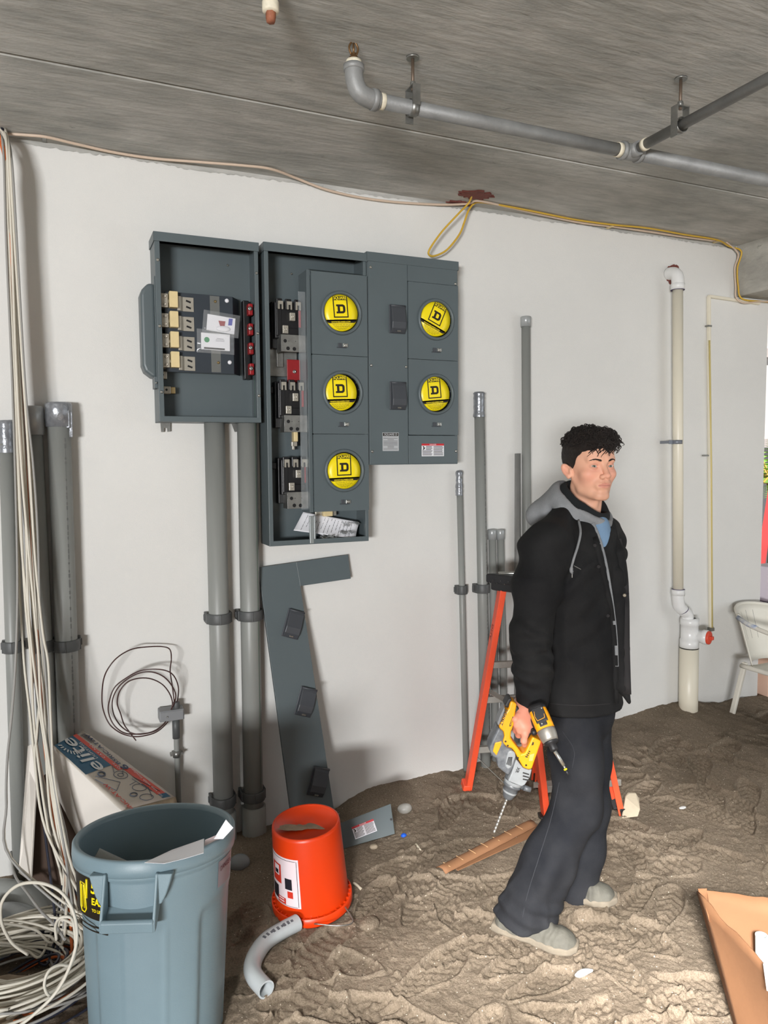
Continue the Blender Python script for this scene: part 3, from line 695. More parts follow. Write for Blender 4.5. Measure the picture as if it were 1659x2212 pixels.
mb = MB(); mb.box((1.002, -0.142, 1.252), (1.02, -0.13, 1.372)); mb.box((1.022, -0.14, 1.252), (1.03, -0.128, 1.372)); build(mb, 'mullion', mat('grey strip edge', (150, 156, 156), 0.4, 0.3), T, bevel=0.002)
mb = MB(); mb.box((1.06, -0.05, 1.362), (1.16, -0.03, 1.385)); nb = build(mb, 'neutral_bar', M_lug, T, bevel=0.002)
mb = MB(); mb.box((1.09, -0.07, 1.362), (1.135, -0.05, 1.384)); build(mb, 'neutral_block', M_cream, nb, bevel=0.002)
XA, XB = 1.021, 1.277
meter_cover(XA, XB, 2.066, 2.408, 0.153, 1.155, 2.246, 0.08, (-0.001, 0.001), T)
meter_cover(XA, XB, 1.727, 2.064, 0.153, 1.157, 1.906, 0.045, (-0.011, 0.0), T)
meter_cover(XA, XB, 1.39, 1.725, 0.153, 1.16, 1.567, 0.03, (0.0, -0.002), T)
mb = MB(); mb.prism([(0.153, 2.408), (0.153, 2.414), (0.12, 2.428), (0.10, 2.428), (0.10, 2.424), (0.145, 2.408)], (XA, 0, 0), EY, EZ, EX, 0, XB - XA); build(mb, 'cover_hood', M_panel, T)
screw((0.98, -0.004, 2.43), T, None, 0.005)

# papers and plastic in the bottom bay of the stack
def paper(name, label, pts, mats_=None, curl=0.0, printed=True, cat='paper'):
    """sheet spanned by four corners, gently curled"""
    a, b, c, e = [np.asarray(p, float) for p in pts]; N = 13; n = nrm(np.cross(b - a, e - a)); G = np.zeros((N, N, 3))
    for i in range(N):
        for j in range(N):
            u, v = i / (N - 1), j / (N - 1)
            G[i, j] = a * (1 - u) * (1 - v) + b * u * (1 - v) + c * u * v + e * (1 - u) * v + n * curl * math.sin(math.pi * u) * (0.6 + 0.4 * v)
    t = thing(name, G.reshape(-1, 3)[np.argmin(G.reshape(-1, 3)[:, 2])], label, cat)
    mb = MB(); mb.sheet(G, thick=0.0006); build(mb, 'sheet', mats_ or M_white, t)
    if printed:
        for sgn in (1, -1):
            mb = MB(); r_ = random.Random(5)
            for q in range(14):
                v = 0.1 + q * 0.06; u = 0.08
                while u < 0.88:
                    w_ = r_.uniform(0.04, 0.2); u2 = min(u + w_, 0.92)
                    if r_.random() > 0.2:
                        def S(u_, v_):
                            i = u_ * (N - 1); j = v_ * (N - 1); i0 = min(int(i), N - 2); j0 = min(int(j), N - 2); fi, fj = i - i0, j - j0
                            return (G[i0, j0] * (1 - fi) * (1 - fj) + G[i0 + 1, j0] * fi * (1 - fj) + G[i0, j0 + 1] * (1 - fi) * fj + G[i0 + 1, j0 + 1] * fi * fj)
                        o_ = n * (0.0006 if sgn > 0 else -0.0014)
                        mb.add([S(u, v) + o_, S(u2, v) + o_, S(u2, v + 0.007) + o_, S(u, v + 0.007) + o_], [(0, 1, 2, 3)])
                    u = u2 + 0.03
            build(mb, 'printing', M_inkgrey, t)
    return t
w_ = lambda x, y, o: at_wall(x, y, o)
paper('instruction_sheet', 'printed white instruction sheet crumpled in the bottom bay of the meter stack', [w_(634, 1146, .075), w_(655, 1106, .04), w_(776, 1128, .075), w_(768, 1164, .12)], curl=0.012)
paper('instruction_booklet', 'smaller folded white leaflet tucked behind the instruction sheet in the bay', [w_(640, 1138, .03), w_(664, 1112, .015), w_(712, 1122, .02), w_(700, 1158, .05)], curl=-0.006)
mb = MB(); r_ = random.Random(2)
for k in range(3):
    N = 9; G = np.zeros((N, N, 3)); o = [np.array([1.215, -0.08, 1.325]), np.array([1.19, -0.1, 1.29]), np.array([1.10, -0.11, 1.275])][k]; s_ = [0.05, 0.04, 0.05][k]
    for i in range(N):
        for j in range(N):
            G[i, j] = o + np.array([(i / (N - 1) - .5) * s_ * 1.6, (j / (N - 1) - .5) * s_, r_.uniform(-.5, .5) * s_ * .5])
    mb.sheet(G)
tag(build(mb, 'plastic_bag', mat('clear crumpled bag', (200, 205, 205), 0.05, alpha=0.3, spec=1.0)), 'crumpled clear plastic bag behind the sheet in the stack\'s bottom bay', 'plastic bag')

# ---- right stack with two meter sockets, covers closed
T = thing('meter_stack', (1.51, 0, 1.59), 'shorter closed grey meter stack with two yellow cards and two breaker flaps', 'meter box', 'grey meter gear boxes')
x0, x1, z0, z1 = 1.282, 1.737, 1.590, 2.520
enclosure(x0, x1, z0, z1, d, T, lip=0.018); top_cap(x0, x1, z1, d, T, h=0.038)
mb = MB(); mb.box((x0 + 0.004, -0.147, z0 + 0.004), (1.476, -0.142, z1 - 0.038)); mb.box((1.476, -0.147, 2.412), (x1 - 0.004, -0.142, z1 - 0.038))
door = build(mb, 'front_cover', M_panel, T, bevel=0.001)
mb = MB(); mb.box((1.4755, -0.1474, 2.412), (1.4768, -0.1468, z1 - 0.04)); build(mb, 'seam', M_dark, door)
for zc in (2.238, 1.899): breaker_cover((1.423, -0.147, zc), EX, EZ, EY, door)
for (sx, sz) in ((1.297, 2.455), (1.296, 2.03), (1.297, 1.65), (1.467, 2.03), (1.722, 2.42), (1.724, 1.65)): screw((sx, -0.147, sz), T)
mb = MB(); mb.box((1.478, -0.147, z0 + 0.004), (x1 - 0.003, -0.142, 1.722)); bc = build(mb, 'blank_cover', M_panel, T, bevel=0.001)
meter_cover(1.478, 1.735, 2.068, 2.41, 0.15, 1.618, 2.250, -0.42, (-0.002, 0.002), T)
meter_cover(1.478, 1.735, 1.725, 2.066, 0.15, 1.617, 1.911, 0.09, (-0.006, 0.002), T)
mb = MB(); mb.box((1.348, -0.1478, 1.652), (1.428, -0.147, 1.735)); sl = build(mb, 'rating_label', M_silver, door)
mb = MB(); mb.box((1.35, -0.1482, 1.719), (1.426, -0.1478, 1.733))
for q in range(9): mb.box((1.352 + (0.02 if q in (1, 6, 7) else 0), -0.1482, 1.708 - q * 0.006), (1.424 - (0.02 if q in (1, 6, 7) else 0.002), -0.1479, 1.7095 - q * 0.006))
build(mb, 'label_print', M_ink, door)
lettering('SQUARE D', 0.0135, (1.388, -0.1483, 1.726), EX, EZ, M_silver, door, bold=0.0003)
def warning_label(o, ax, az, w, h, parent):
    o = np.asarray(o, float); ay = np.cross(az, ax) * -1.0
    ay = -np.cross(az, ax) if np.dot(-np.cross(az, ax), CAM - o) > 0 else np.cross(az, ax)
    mb = MB(); mb.obox(o, ax, az, ay, w / 2, h / 2, 0.0004); build(mb, 'warning_label', M_white, parent)
    mb = MB(); mb.obox(o + az * (h / 2 - h * 0.08), ax, az, ay, w / 2, h * 0.08, 0.0007); build(mb, 'red_header', M_redprint, parent)
    mb = MB(); r_ = random.Random(9)
    for c_ in (0, 1):
        for q in range(9):
            y = h * (0.28 - q * 0.085); a = -w * 0.31 if c_ == 0 and q < 4 else (-w * 0.47 if c_ == 0 else w * 0.03); b_ = (-w * 0.02 if c_ == 0 else w * 0.47) - r_.uniform(0, 0.06) * w
            mb.obox(o + ax * (a + b_) / 2 + az * y, ax, az, ay, (b_ - a) / 2, h * 0.02, 0.0006)
    mb.add([o + ax * p * w + az * q * h + ay * 0.0007 for p, q in ((-.46, .3), (-.40, .3), (-.36, .02), (-.40, .1))], [(0, 1, 2, 3)])
    mb.add([o + ax * p * w + az * q * h + ay * 0.0007 for p, q in ((-.44, .1), (-.34, .22), (-.36, .12), (-.45, -.04))], [(0, 1, 2, 3)])
    build(mb, 'warning_print', M_ink, parent)
    lettering('DANGER', h * 0.15, o + az * (h / 2 - h * 0.08), ax, az, M_white, parent, lift=0.0009 * (1 if np.dot(np.cross(ax, az), ay) > 0 else -1))
warning_label((1.602, -0.1475, 1.656), EX, EZ, 0.116, 0.058, bc)

# ---- L-shaped cover panel leaning against the wall, and the small cover on the sand
zt = 1.16; nl = nrm(np.array([0, -1.0, 0.16]))
pl0 = np.array([0.9, -0.03, zt])
Lp = lambda x, y: at_plane(x, y, pl0, nl)
pts = [Lp(558, 1226), Lp(752, 1198), Lp(758, 1250), Lp(649, 1266), Lp(729, 1800), Lp(634, 1800)]
ctr = pts[5]
T = thing('dead_front', (*pts[5][:2], pts[5][2]), 'L-shaped grey cover panel with three breaker flaps leaning on the wall', 'cover panel')
axx = nrm(pts[3] - pts[0] + (pts[4] - pts[5])); axx = nrm(axx - nl * np.dot(axx, nl)); azz = np.cross(axx, -nl); azz = nrm(azz)
if azz[2] < 0: azz = -azz
o0 = pts[5]; poly = [(float(np.dot(p - o0, axx)), float(np.dot(p - o0, azz))) for p in pts]
mb = MB(); mb.prism(poly, o0, axx, azz, nl, -0.003, 0.0)
e0, e1 = poly[0], poly[5]
mb.prism([poly[0], (poly[0][0] + .002, poly[0][1]), (poly[5][0] + .002, poly[5][1]), poly[5]], o0, axx, azz, nl, -0.016, 0.0)
build(mb, 'plate', M_panel, T, bevel=0.001)
mb = MB(); s0 = Lp(640, 1214); s1 = Lp(649, 1266); mb.beam(s0 + nl * 0.0003, s1 + nl * 0.0003, 0.0015, 0.0008); build(mb, 'seam', mat('pale seam', (170, 175, 175), 0.5), T)
for (bx, by) in ((633, 1348), (660, 1516), (687, 1688)):
    q = Lp(bx, by); breaker_cover(q, axx, azz, nl, T)
pn = nrm(np.array([-0.25, -0.80, 0.52])); pp = on_sand(800, 1830)
Sp = lambda x, y: at_plane(x, y, pp, pn)
cs = [Sp(733, 1779), Sp(844, 1736), Sp(853, 1801), Sp(740, 1834)]
T = thing('steel_plate', (cs[0] + cs[1] + cs[2] + cs[3]) / 4 - UP * 0.06, 'small grey cover plate with a red and white warning label lying on the sand', 'cover plate')
ax_ = nrm(cs[1] - cs[0]); az_ = nrm(np.cross(pn, ax_)); o_ = sum(cs) / 4
if az_[2] < 0: az_ = -az_
mb = MB(); mb.prism([(float(np.dot(p - o_, ax_)), float(np.dot(p - o_, az_))) for p in cs], o_, ax_, az_, pn, -0.004, 0); build(mb, 'plate', M_panel, T, bevel=0.001)
warning_label(Sp(787, 1791) + pn * 0.001, ax_, az_, 0.098, 0.05, T)
mb = MB(); mb.disc(Sp(845, 1770) + pn * 0.0008, pn, 0.005, 12); build(mb, 'screw_hole', M_black, T)
# ------------------------------------------------------------------ conduits, drain, sprinkler pipework, cables
M_pvc = mat('grey conduit plastic', (142, 144, 140), 0.42, 0, 0.14, 5, 0.03, 200, stretch=(1, 1, 0.15))
M_pvcd = mat('dark grey strap', (82, 84, 84), 0.5, 0, 0.1, 20)
M_pvcl = mat('grey glued coupling', (160, 163, 163), 0.3, 0.15, 0.15, 12)
M_tape = mat('silver duct tape', (150, 153, 158), 0.28, 0.5, 0.2, 25, 0.25, 60)
M_drain = mat('cream drain plastic', (226, 219, 200), 0.4, 0, 0.04, 4, stretch=(1, 1, 0.3))
M_drainw = mat('white drain fitting', (226, 226, 224), 0.3, 0, 0.03, 8)
M_purple = mat('primer stain', (74, 60, 92), 0.5)
M_orangeplug = mat('orange red plug', (214, 76, 52), 0.4, 0, 0.12, 20)
M_fire = mat('red firestop putty', (116, 62, 54), 0.8, 0, 0.15, 30, 0.3, 80)
M_cablew = mat('white cable jacket', (212, 206, 192), 0.5, 0, 0.06, 3)
M_cableg = mat('grey cable jacket', (150, 148, 144), 0.5)
M_cablek = mat('navy cable jacket', (42, 44, 58), 0.45)
M_cableo = mat('orange cable jacket', (206, 104, 48), 0.5)
M_cabley = mat('yellow cable jacket', (208, 168, 58), 0.45)
M_cablep = mat('pinkish white cable jacket', (206, 184, 164), 0.5)
M_wire = mat('brown insulated wire', (70, 46, 44), 0.4)
M_steelpipe = mat('aged steel pipe', (142, 143, 142), 0.55, 0.25, 0.18, 9, 0.1, 120)
M_thread = mat('pipe thread sealant', (226, 218, 196), 0.6, 0, 0.1, 60)
M_brz = mat('bronze sprinkler', (128, 98, 66), 0.4, 0.7)
M_print = mat('pipe print', (104, 105, 103), 0.6)
PIPE_OFF = 0.06

def strap(parent, x, z, r, off, wall_gap=True, m=None, ry=0.0):
    mb = MB(); o = np.array([x, -off, z]); h = 0.022
    mb.lathe([(r + 0.001, -h), (r + 0.009, -h), (r + 0.0105, -h * .4), (r + 0.0105, h * .4), (r + 0.009, h), (r + 0.001, h)], o, UP, 28, a0=math.pi * -0.08, a1=math.pi * 1.08, u=-EX)
    for s_ in (-1, 1):
        mb.box((x + s_ * (r + 0.001), -off - 0.01, z - h), (x + s_ * (r + 0.012), 0, z + h)); mb.box((x + s_ * (r + 0.010), -off * 0.5, z - h * .6), (x + s_ * (r + 0.017), -off * 0.5 + 0.012, z + h * .6))
    mb.box((x - r * 0.12, -off - r - 0.0125, z - h), (x - r * 0.02, -off - r - 0.008, z + h))
    return build(mb, 'strap', m or M_pvcd, parent, bevel=0.002)
def conduit(px_top, px_bot, r, label, zt=None, zb=-0.15, off=None, straps=(), cap=None, group='grey conduit stub-ups on the wall', mp=None, name='conduit', printing=None):
    off = off or (r + 0.012)
    a = at_wall(*px_bot, off); b = at_wall(*px_top, off)
    dirn = (b - a) / (b[2] - a[2]); top = a + dirn * ((zt if zt is not None else b[2]) - a[2]); bot = a + dirn * (zb - a[2])
    t = thing(name, (bot[0], bot[1], zb), label, 'conduit', group)
    mb = MB(); mb.tube([bot, top], r, 28); build(mb, 'pipe', mp or M_pvc, t)
    at_h = lambda z: a + dirn * (z - a[2])
    for z in straps: p = at_h(z); strap(t, p[0], z, r, off)
    if cap == 'tape':
        mb = MB(); n = 14; r_ = random.Random(int(px_top[0]))
        mb.lathe([(r * 1.06 + r_.uniform(-.0012, .003), -0.11 + i * 0.115 / n) for i in range(n + 1)] + [(r * 0.9, 0.012), (0.0005, 0.014)], top, UP, 18); build(mb, 'tape_wrap', M_tape, t)
    if cap == 'coupling':
        mb = MB(); mb.lathe([(r + 0.0005, -0.105), (r + 0.007, -0.104), (r + 0.0075, -0.004), (r + 0.003, 0.004), (r * 0.6, 0.006), (0.0005, 0.006)], top, UP, 28); build(mb, 'end_cap', M_pvcl, t)
    if cap == 'tapecap':
        mb = MB(); mb.lathe([(r + 0.0005, -0.09), (r + 0.007, -0.089), (r + 0.0075, -0.004), (r + 0.003, 0.004), (r * 0.6, 0.006), (0.0005, 0.006)], top, UP, 28); cp = build(mb, 'end_cap', M_tape, t)
        mb = MB(); q = top + np.array([r * 0.6, -r * 0.7, -0.06]); mb.obox(q, nrm(CR), EY, UP, 0.012, 0.004, 0.035); mb.obox(q + EX * 0.014 + EY * -0.01 + UP * -0.02, nrm(CR), EY, UP, 0.008, 0.004, 0.05); build(mb, 'loose_tape', M_tape, cp, bevel=0.003)
    if cap == 'capped':
        mb = MB(); mb.lathe([(r + 0.0005, -0.05), (r + 0.004, -0.05), (r + 0.0045, -0.004), (r + 0.002, 0.0), (0.0005, 0.002)], top, UP, 24); build(mb, 'end_cap', M_pvcl, t)
    if printing:
        mb = MB(); r_ = random.Random(int(px_top[0]) + 3); z = printing[0]
        u = nrm(np.array([0.45, -0.9, 0])) if printing[2] > 0 else nrm(np.array([-0.1, -1, 0])); sdir = np.array([-u[1], u[0], 0])
        while z > printing[1]:
            hgt = r_.uniform(0.006, 0.02); p = at_h(z) + u * (r + 0.0004); wd = min(0.0035, r * 0.12)
            if r_.random() > 0.25: mb.obox(p, sdir, u, UP, wd * r_.uniform(0.5, 1), 0.0004, hgt / 2)
            z -= hgt + r_.uniform(0.003, 0.010)
        pa, pb2 = at_h(printing[0]) + u * (r + 0.0002), at_h(printing[1]) + u * (r + 0.0002); mb.beam(pa, pb2, 0.0012, 0.0006, up=u)
        build(mb, 'pipe_print', M_print, t)
    return t
# left group
conduit((12, 915), (42, 1850), 0.026, 'slim grey conduit with taped top at the far left of the wall', straps=(0.905,), cap='tape')
conduit((68, 880), (98, 1500), 0.036, 'grey conduit stub partly hidden behind the hanging cable bundle', straps=(0.90,), cap='coupling')
conduit((126, 872), (150, 1600), 0.042, 'grey conduit with shiny cap just right of the hanging cables', straps=(0.895,), cap='tapecap', printing=(1.7, 0.3, 1))
# big pair under the tap box
for (pt, pb, zc, label, prn) in (((465, 1000), (482, 1700), (0.945, 0.14), 'left of the two thick grey conduits rising to the tap box', None),
                            ((535, 1000), (547, 1700), (0.945, 0.14), 'right of the two thick grey conduits with green line beside leaning panel', 1)):
    t = conduit(pt, pb, 0.0425, label, zt=1.775, straps=zc, zb=-0.2, group='thick conduits under the tap box')
    p = at_wall(pb[0], pb[1], 0.0545)
    mb = MB(); mb.lathe([(0.043, 0.16), (0.052, 0.158), (0.053, 0.0), (0.053, -0.3), (0.04, -0.3)], (p[0] + (-.0 if prn is None else .001), p[1], -0.07), UP, 28); build(mb, 'coupling', M_pvc, t)
    if prn:
        a_ = at_wall(pb[0], pb[1], 0.0545); b_ = at_wall(pt[0], pt[1], 0.0545); u = nrm(np.array([0.62, -0.78, 0])) * 0.0429
        mb = MB(); mb.beam(a_ + u, b_ + u + (b_ - a_) * 0.25, 0.0022, 0.0006); build(mb, 'green_stripe', mat('green stripe', (46, 92, 66), 0.5), t)
# right group
conduit((992, 1022), (1006, 1620), 0.0155, 'slim grey conduit with foil-taped top left of the orange ladder', straps=(0.965,), cap='tape', zb=-0.02)
conduit((1035, 852), (1048, 1600), 0.026, 'tall grey conduit with taped top directly behind the orange ladder', straps=(0.965,), cap='tape', zb=-0.02, printing=(1.75, 0.2, 1))
conduit((1063, 1144), (1070, 1640), 0.0185, 'left of two short capped grey conduits behind the ladder top', cap='capped', zb=-0.02)
conduit((1081, 1144), (1090, 1640), 0.0185, 'right of two short capped grey conduits behind the ladder top', cap='capped', zb=-0.02)
conduit((1118, 980), (1117, 1300), 0.0145, 'thin open grey conduit just left of the tallest conduit', zb=-0.02, mp=mat('galvanised conduit', (150, 150, 148), 0.4, 0.5, 0.1, 8))
conduit((1136, 684), (1138, 1250), 0.0225, 'tallest light grey conduit on the wall behind the man', cap='capped', zb=-0.02)

# ---- junction box with riser, coil of wire hung on it
jb = at_wall(369, 1541, 0.04)
T = thing('junction_box', (jb[0], -0.04, -0.03), 'small grey junction box on a thin riser conduit between cables and thick conduits', 'junction box')
mb = MB(); mb.box((jb[0] - 0.05, -0.075, jb[2] - 0.022), (jb[0] + 0.05, -0.012, jb[2] + 0.024)); bx = build(mb, 'box', mat('junction box grey', (128, 130, 132), 0.5), T, bevel=0.004)
mb = MB(); mb.box((jb[0] - 0.046, -0.078, jb[2] - 0.019), (jb[0] + 0.046, -0.075, jb[2] + 0.02)); build(mb, 'lid', mat('junction box grey', (128, 130, 132), 0.5), bx, bevel=0.001); screw((jb[0] - 0.02, -0.078, jb[2]), bx, None, 0.004)
rp = at_wall(381, 1600, 0.04); rq = at_wall(386, 1720, 0.04)
mb = MB(); mb.tube([(rp[0], -0.04, jb[2] - 0.02), (rp[0], -0.04, 0.5), (rq[0], -0.04, -0.05)], 0.0115, 16); build(mb, 'riser', M_pvc, T)
mb = MB(); mb.cyl((rp[0], -0.04, jb[2] - 0.11), (rp[0], -0.04, jb[2] - 0.015), 0.0155, 16); build(mb, 'connector', M_pvcd, T)
mb = MB(); zz = at_wall(383, 1628, 0.04)[2]; mb.cyl((rp[0], -0.04, zz - 0.014), (rp[0], -0.04, zz + 0.014), 0.016, 16); mb.box((rp[0] - 0.026, -0.045, zz - 0.006), (rp[0] + 0.026, -0.02, zz + 0.004)); build(mb, 'clip', M_galv, T)
mb = MB(); mb.cyl((jb[0] + 0.022, -0.05, jb[2] + 0.02), (jb[0] + 0.022, -0.05, jb[2] + 0.05), 0.014, 14); build(mb, 'bushing', M_pvcd, T, bevel=0.002)
zf = lambda X, Y: (X / 3.95, 1340 + Y / 3.95)
cp = [(1488, 700), (1470, 560), (1452, 430), (1462, 330), (1450, 250), (1390, 225), (1280, 225), (1130, 245), (1010, 310), (930, 400), (885, 500), (870, 640), (880, 760), (930, 880), (1010, 950), (1100, 985), (1200, 990), (1330, 955), (1420, 880), (1480, 780), (1520, 650), (1515, 540), (1460, 450), (1350, 418), (1200, 430), (1080, 490), (980, 570), (935, 680), (925, 780), (970, 890), (1060, 960), (1180, 970), (1300, 950), (1400, 880), (1450, 780), (1500, 640), (1420, 500), (1290, 440), (1150, 465), (1020, 560), (960, 680), (970, 800), (1030, 900), (1120, 960), (1220, 970), (1350, 930), (1440, 820), (1470, 690), (1400, 560), (1270, 495), (1120, 510), (1030, 590), (1000, 700), (1030, 800), (1060, 890), (1110, 960), (1160, 1025)]
rr = random.Random(8)
pts = [at_wall(*zf(*p), 0.055 + 0.035 * math.sin(i * 0.9) * (i > 2) + 0.03) for i, p in enumerate(cp)]
mb = MB(); mb.tube(spline(pts, 6), 0.0026, 8)
o = build(mb, 'wire_coil', M_wire); tag(o, 'coil of brown wire hanging from the small junction box', 'wire coil')

# ---- white drain stack on the right
D0 = at_wall(1462, 640, 0.075); off = 0.075; r = 0.028
T = thing('drain_pipe', (at_wall(1488, 1500, off)[0], -off, 0.0), 'cream and white plastic drain stack with red cleanout plug on the right', 'drain pipe')
Q = lambda x, y: at_wall(x, y, off)
pt_, pb_ = Q(1464, 618), Q(1465, 1278)
mb = MB(); mb.tube([pb_, pt_], r, 28); build(mb, 'upper_pipe', M_drain, T)
mb = MB(); el = [pt_ + UP * -0.01, pt_ + UP * 0.03, pt_ + UP * 0.06 + np.array([0.0, 0.010, 0]), pt_ + UP * 0.076 + np.array([0.002, 0.036, 0]), pt_ + UP * 0.082 + np.array([0.004, 0.072, 0])]
mb.tube(spline(el, 5), 0.034, 24); mb.lathe([(0.034, -0.02), (0.037, -0.02), (0.037, 0.012), (0.034, 0.014)], pt_, UP, 24); eb = build(mb, 'elbow', M_drainw, T)
mb = MB(); mb.lathe([(0.0372, -0.023), (0.0375, -0.0205), (0.029, -0.0205)], pt_, UP, 24); build(mb, 'primer_ring', M_purple, eb)
wc = at_wall(1456, 592, 0.0)
mb = MB(); n = 40; rr = random.Random(4); V = []
ri = [(0.052 + rr.uniform(-.004, .005)) for _ in range(n)]
V = [(wc[0] + ri[k] * math.cos(2 * math.pi * k / n) - 0.006, -0.006, wc[2] - 0.006 + ri[k] * 1.1 * math.sin(2 * math.pi * k / n)) for k in range(n)]
mb.add(V + [(v[0], 0.002, v[2]) for v in V], [tuple(range(n))[::-1]] + [(k, n + k, n + (k + 1) % n, (k + 1) % n) for k in range(n)]); build(mb, 'firestop_ring', M_fire, T)
mb = MB(); sz = Q(1462, 955); mb.lathe([(r, -0.011), (r + 0.003, -0.011), (r + 0.003, 0.011), (r, 0.011)], (sz[0], -off, sz[2]), UP, 24); mb.box((sz[0] - r - 0.03, -off - 0.002, sz[2] - 0.011), (sz[0] - r, -off + 0.002, sz[2] + 0.011)); mb.box((sz[0] - r - 0.022, -off, sz[2] - 0.008), (sz[0] - r - 0.012, 0, sz[2] + 0.008)); build(mb, 'pipe_strap', mat('strap band', (126, 130, 138), 0.4, 0.3), T)
c1, c2 = Q(1466, 1292), Q(1485, 1335)
mb = MB(); mb.tube(spline([pb_ + UP * 0.012, pb_ - UP * 0.03, c1 - UP * 0.045 + EX * 0.006, (c1 + c2) / 2 - UP * 0.012, c2 + UP * 0.02 - EX * 0.002, c2 - UP * 0.03], 6), 0.033, 24)
mb.lathe([(0.033, -0.02), (0.037, -0.02), (0.037, 0.012), (0.033, 0.014)], pb_, UP, 24); of = build(mb, 'offset_bend', M_drainw, T)
mb = MB(); mb.lathe([(0.0335, 0), (0.0345, 0.002), (0.0335, 0.005)], (c1 + c2) / 2 - UP * 0.012, nrm(np.array([-.62, 0, .78])), 24); mb.lathe([(r, 0), (0.0375, 0.001), (r, 0.003)], pb_ + UP * 0.013, UP, 24); build(mb, 'primer_ring', M_purple, of)
t1, t2, t3 = Q(1490, 1336), Q(1491, 1398), Q(1490, 1540)
mb = MB(); mb.lathe([(0.034, 0.004), (0.051, 0.002), (0.052, -0.035), (0.048, -0.037), (0.048, -0.12), (0.052, -0.122), (0.052, -0.165), (0.047, -0.168)], t1, UP, 32); tee = build(mb, 'cleanout_tee', M_drainw, T)
pc = Q(1496, 1372); pd = nrm(np.array([0.36, -0.93, 0.0]))
mb = MB(); mb.lathe([(0.036, -0.02), (0.036, 0.055), (0.041, 0.06), (0.042, 0.085), (0.036, 0.088)], pc, pd, 28); build(mb, 'side_branch', M_drainw, tee)
mb = MB(); mb.lathe([(0.038, 0.08), (0.038, 0.098), (0.03, 0.101), (0.012, 0.099), (0.0005, 0.1)], pc, pd, 28); mb.obox(pc + pd * 0.106, nrm(np.cross(pd, UP)), UP, pd, 0.010, 0.010, 0.012); build(mb, 'cleanout_plug', M_orangeplug, T, bevel=0.002)
mb = MB(); mb.lathe([(0.0485, -0.168), (0.053, -0.166), (0.053, -0.172), (0.0485, -0.173)], t1, UP, 28); build(mb, 'gasket', M_black, T)
b0 = at_wall(1487, 1545, off)
mb = MB(); mb.tube([t1 - UP * 0.165, np.array([b0[0], b0[1], -0.05])], 0.0525, 32); build(mb, 'lower_pipe', M_drain, T)
mb = MB(); la = t1 - UP * 0.165
for (dx_, dz_, w_) in ((-0.022, -0.62, .012), (0.012, -0.63, .012), (-0.004, -0.645, 0.008)):
    u = nrm(np.array([dx_ * 14 + 0.1, -1, 0])); mb.obox(la + u * 0.053 + UP * (dz_ + 0.11), np.array([-u[1], u[0], 0]), u, UP, w_ * 0.7, 0.0006, 0.008)
build(mb, 'pipe_print', mat('faint print', (150, 146, 138), 0.6), T)

# ---- cables along the top of the wall
def cable(pts, r, m, label, name='cable', group=None, n=8, seg=8, cat='cable'):
    mb = MB(); mb.tube(spline(pts, n), r, seg); o = build(mb, name, m); return tag(o, label, cat, group)
wl = [(0, 288, .02), (60, 292, .03), (100, 296, .02), (160, 310, .025), (240, 328, .025), (330, 342, .025), (430, 350, .03), (520, 357, .03), (585, 365, .03), (640, 385, .03), (700, 408, .03), (770, 425, .02), (850, 436, .02), (950, 442, .02), (1010, 440, .025), (1034, 434, .04), (1100, 448, .04), (1180, 466, .035), (1260, 482, .03), (1320, 489, .03), (1400, 500, .025), (1480, 512, .025), (1545, 520, .03)]
def under_slab(x, y, o):
    p = at_wall(x, y, o); return p if p[2] < CEIL - 0.007 else at_z(x, y, CEIL - 0.007)
cable([under_slab(x, y, o) for x, y, o in wl], 0.0055, M_cablep, 'pinkish white cable clipped along the top of the wall')
yl = [(1022, 418, .13), (1014, 436, .10), (990, 462, .09), (955, 500, .08), (930, 535, .075), (926, 549, .07), (938, 553, .065), (965, 540, .06), (992, 507, .06), (1003, 480, .06), (1012, 455, .06), (1024, 440, .05), (1040, 437, .05), (1080, 443, .05), (1150, 456, .045), (1240, 474, .04), (1320, 485, .035), (1400, 493, .03), (1480, 507, .03), (1548, 518, .03), (1575, 532, .035)]
P_ = [under_slab(x, y, o) for x, y, o in yl]; P_[0][2] = CEIL + 0.01
P_ += [np.array([3.66, -0.05, 2.79]), np.array([3.655, -0.03, 2.70]), np.array([3.665, -0.03, 2.60]), np.array([3.69, -0.035, 2.53]), np.array([3.85, -0.035, 2.525]), np.array([4.1, -0.03, 2.54])]
cable(P_, 0.0048, M_cabley, 'yellow cable with a hanging loop above the right meter stack')
wl = [at_wall(1568, 522, .035), np.array([3.645, -0.04, 2.78]), np.array([3.64, -0.025, 2.70]), np.array([3.65, -0.025, 2.6]), np.array([3.65, -0.03, 2.535]), np.array([3.70, -0.04, 2.505]), np.array([3.82, -0.04, 2.52]), np.array([4.1, -0.04, 2.55])]
cable(wl, 0.0045, M_cablep, 'short whitish cable dropping down the concrete beam corner')
for (x, y, l) in ((95, 296, 'small grey clip on cable at left end of the wall'), (585, 365, 'small clip holding the pinkish cable above the tap box'), (1034, 437, 'white clip on cables beside the red firestop patch'), (1318, 487, 'white clip on yellow cable midway to the beam'), (1548, 519, 'white clip on yellow cable near the beam corner')):
    mb = MB(); p = at_wall(x, y, .03); mb.obox(p, EX, EY, EZ, 0.008, 0.022, 0.012); o = build(mb, 'cable_clip', M_cream if x > 1000 else M_galv, bevel=0.002); tag(o, l, 'clip')
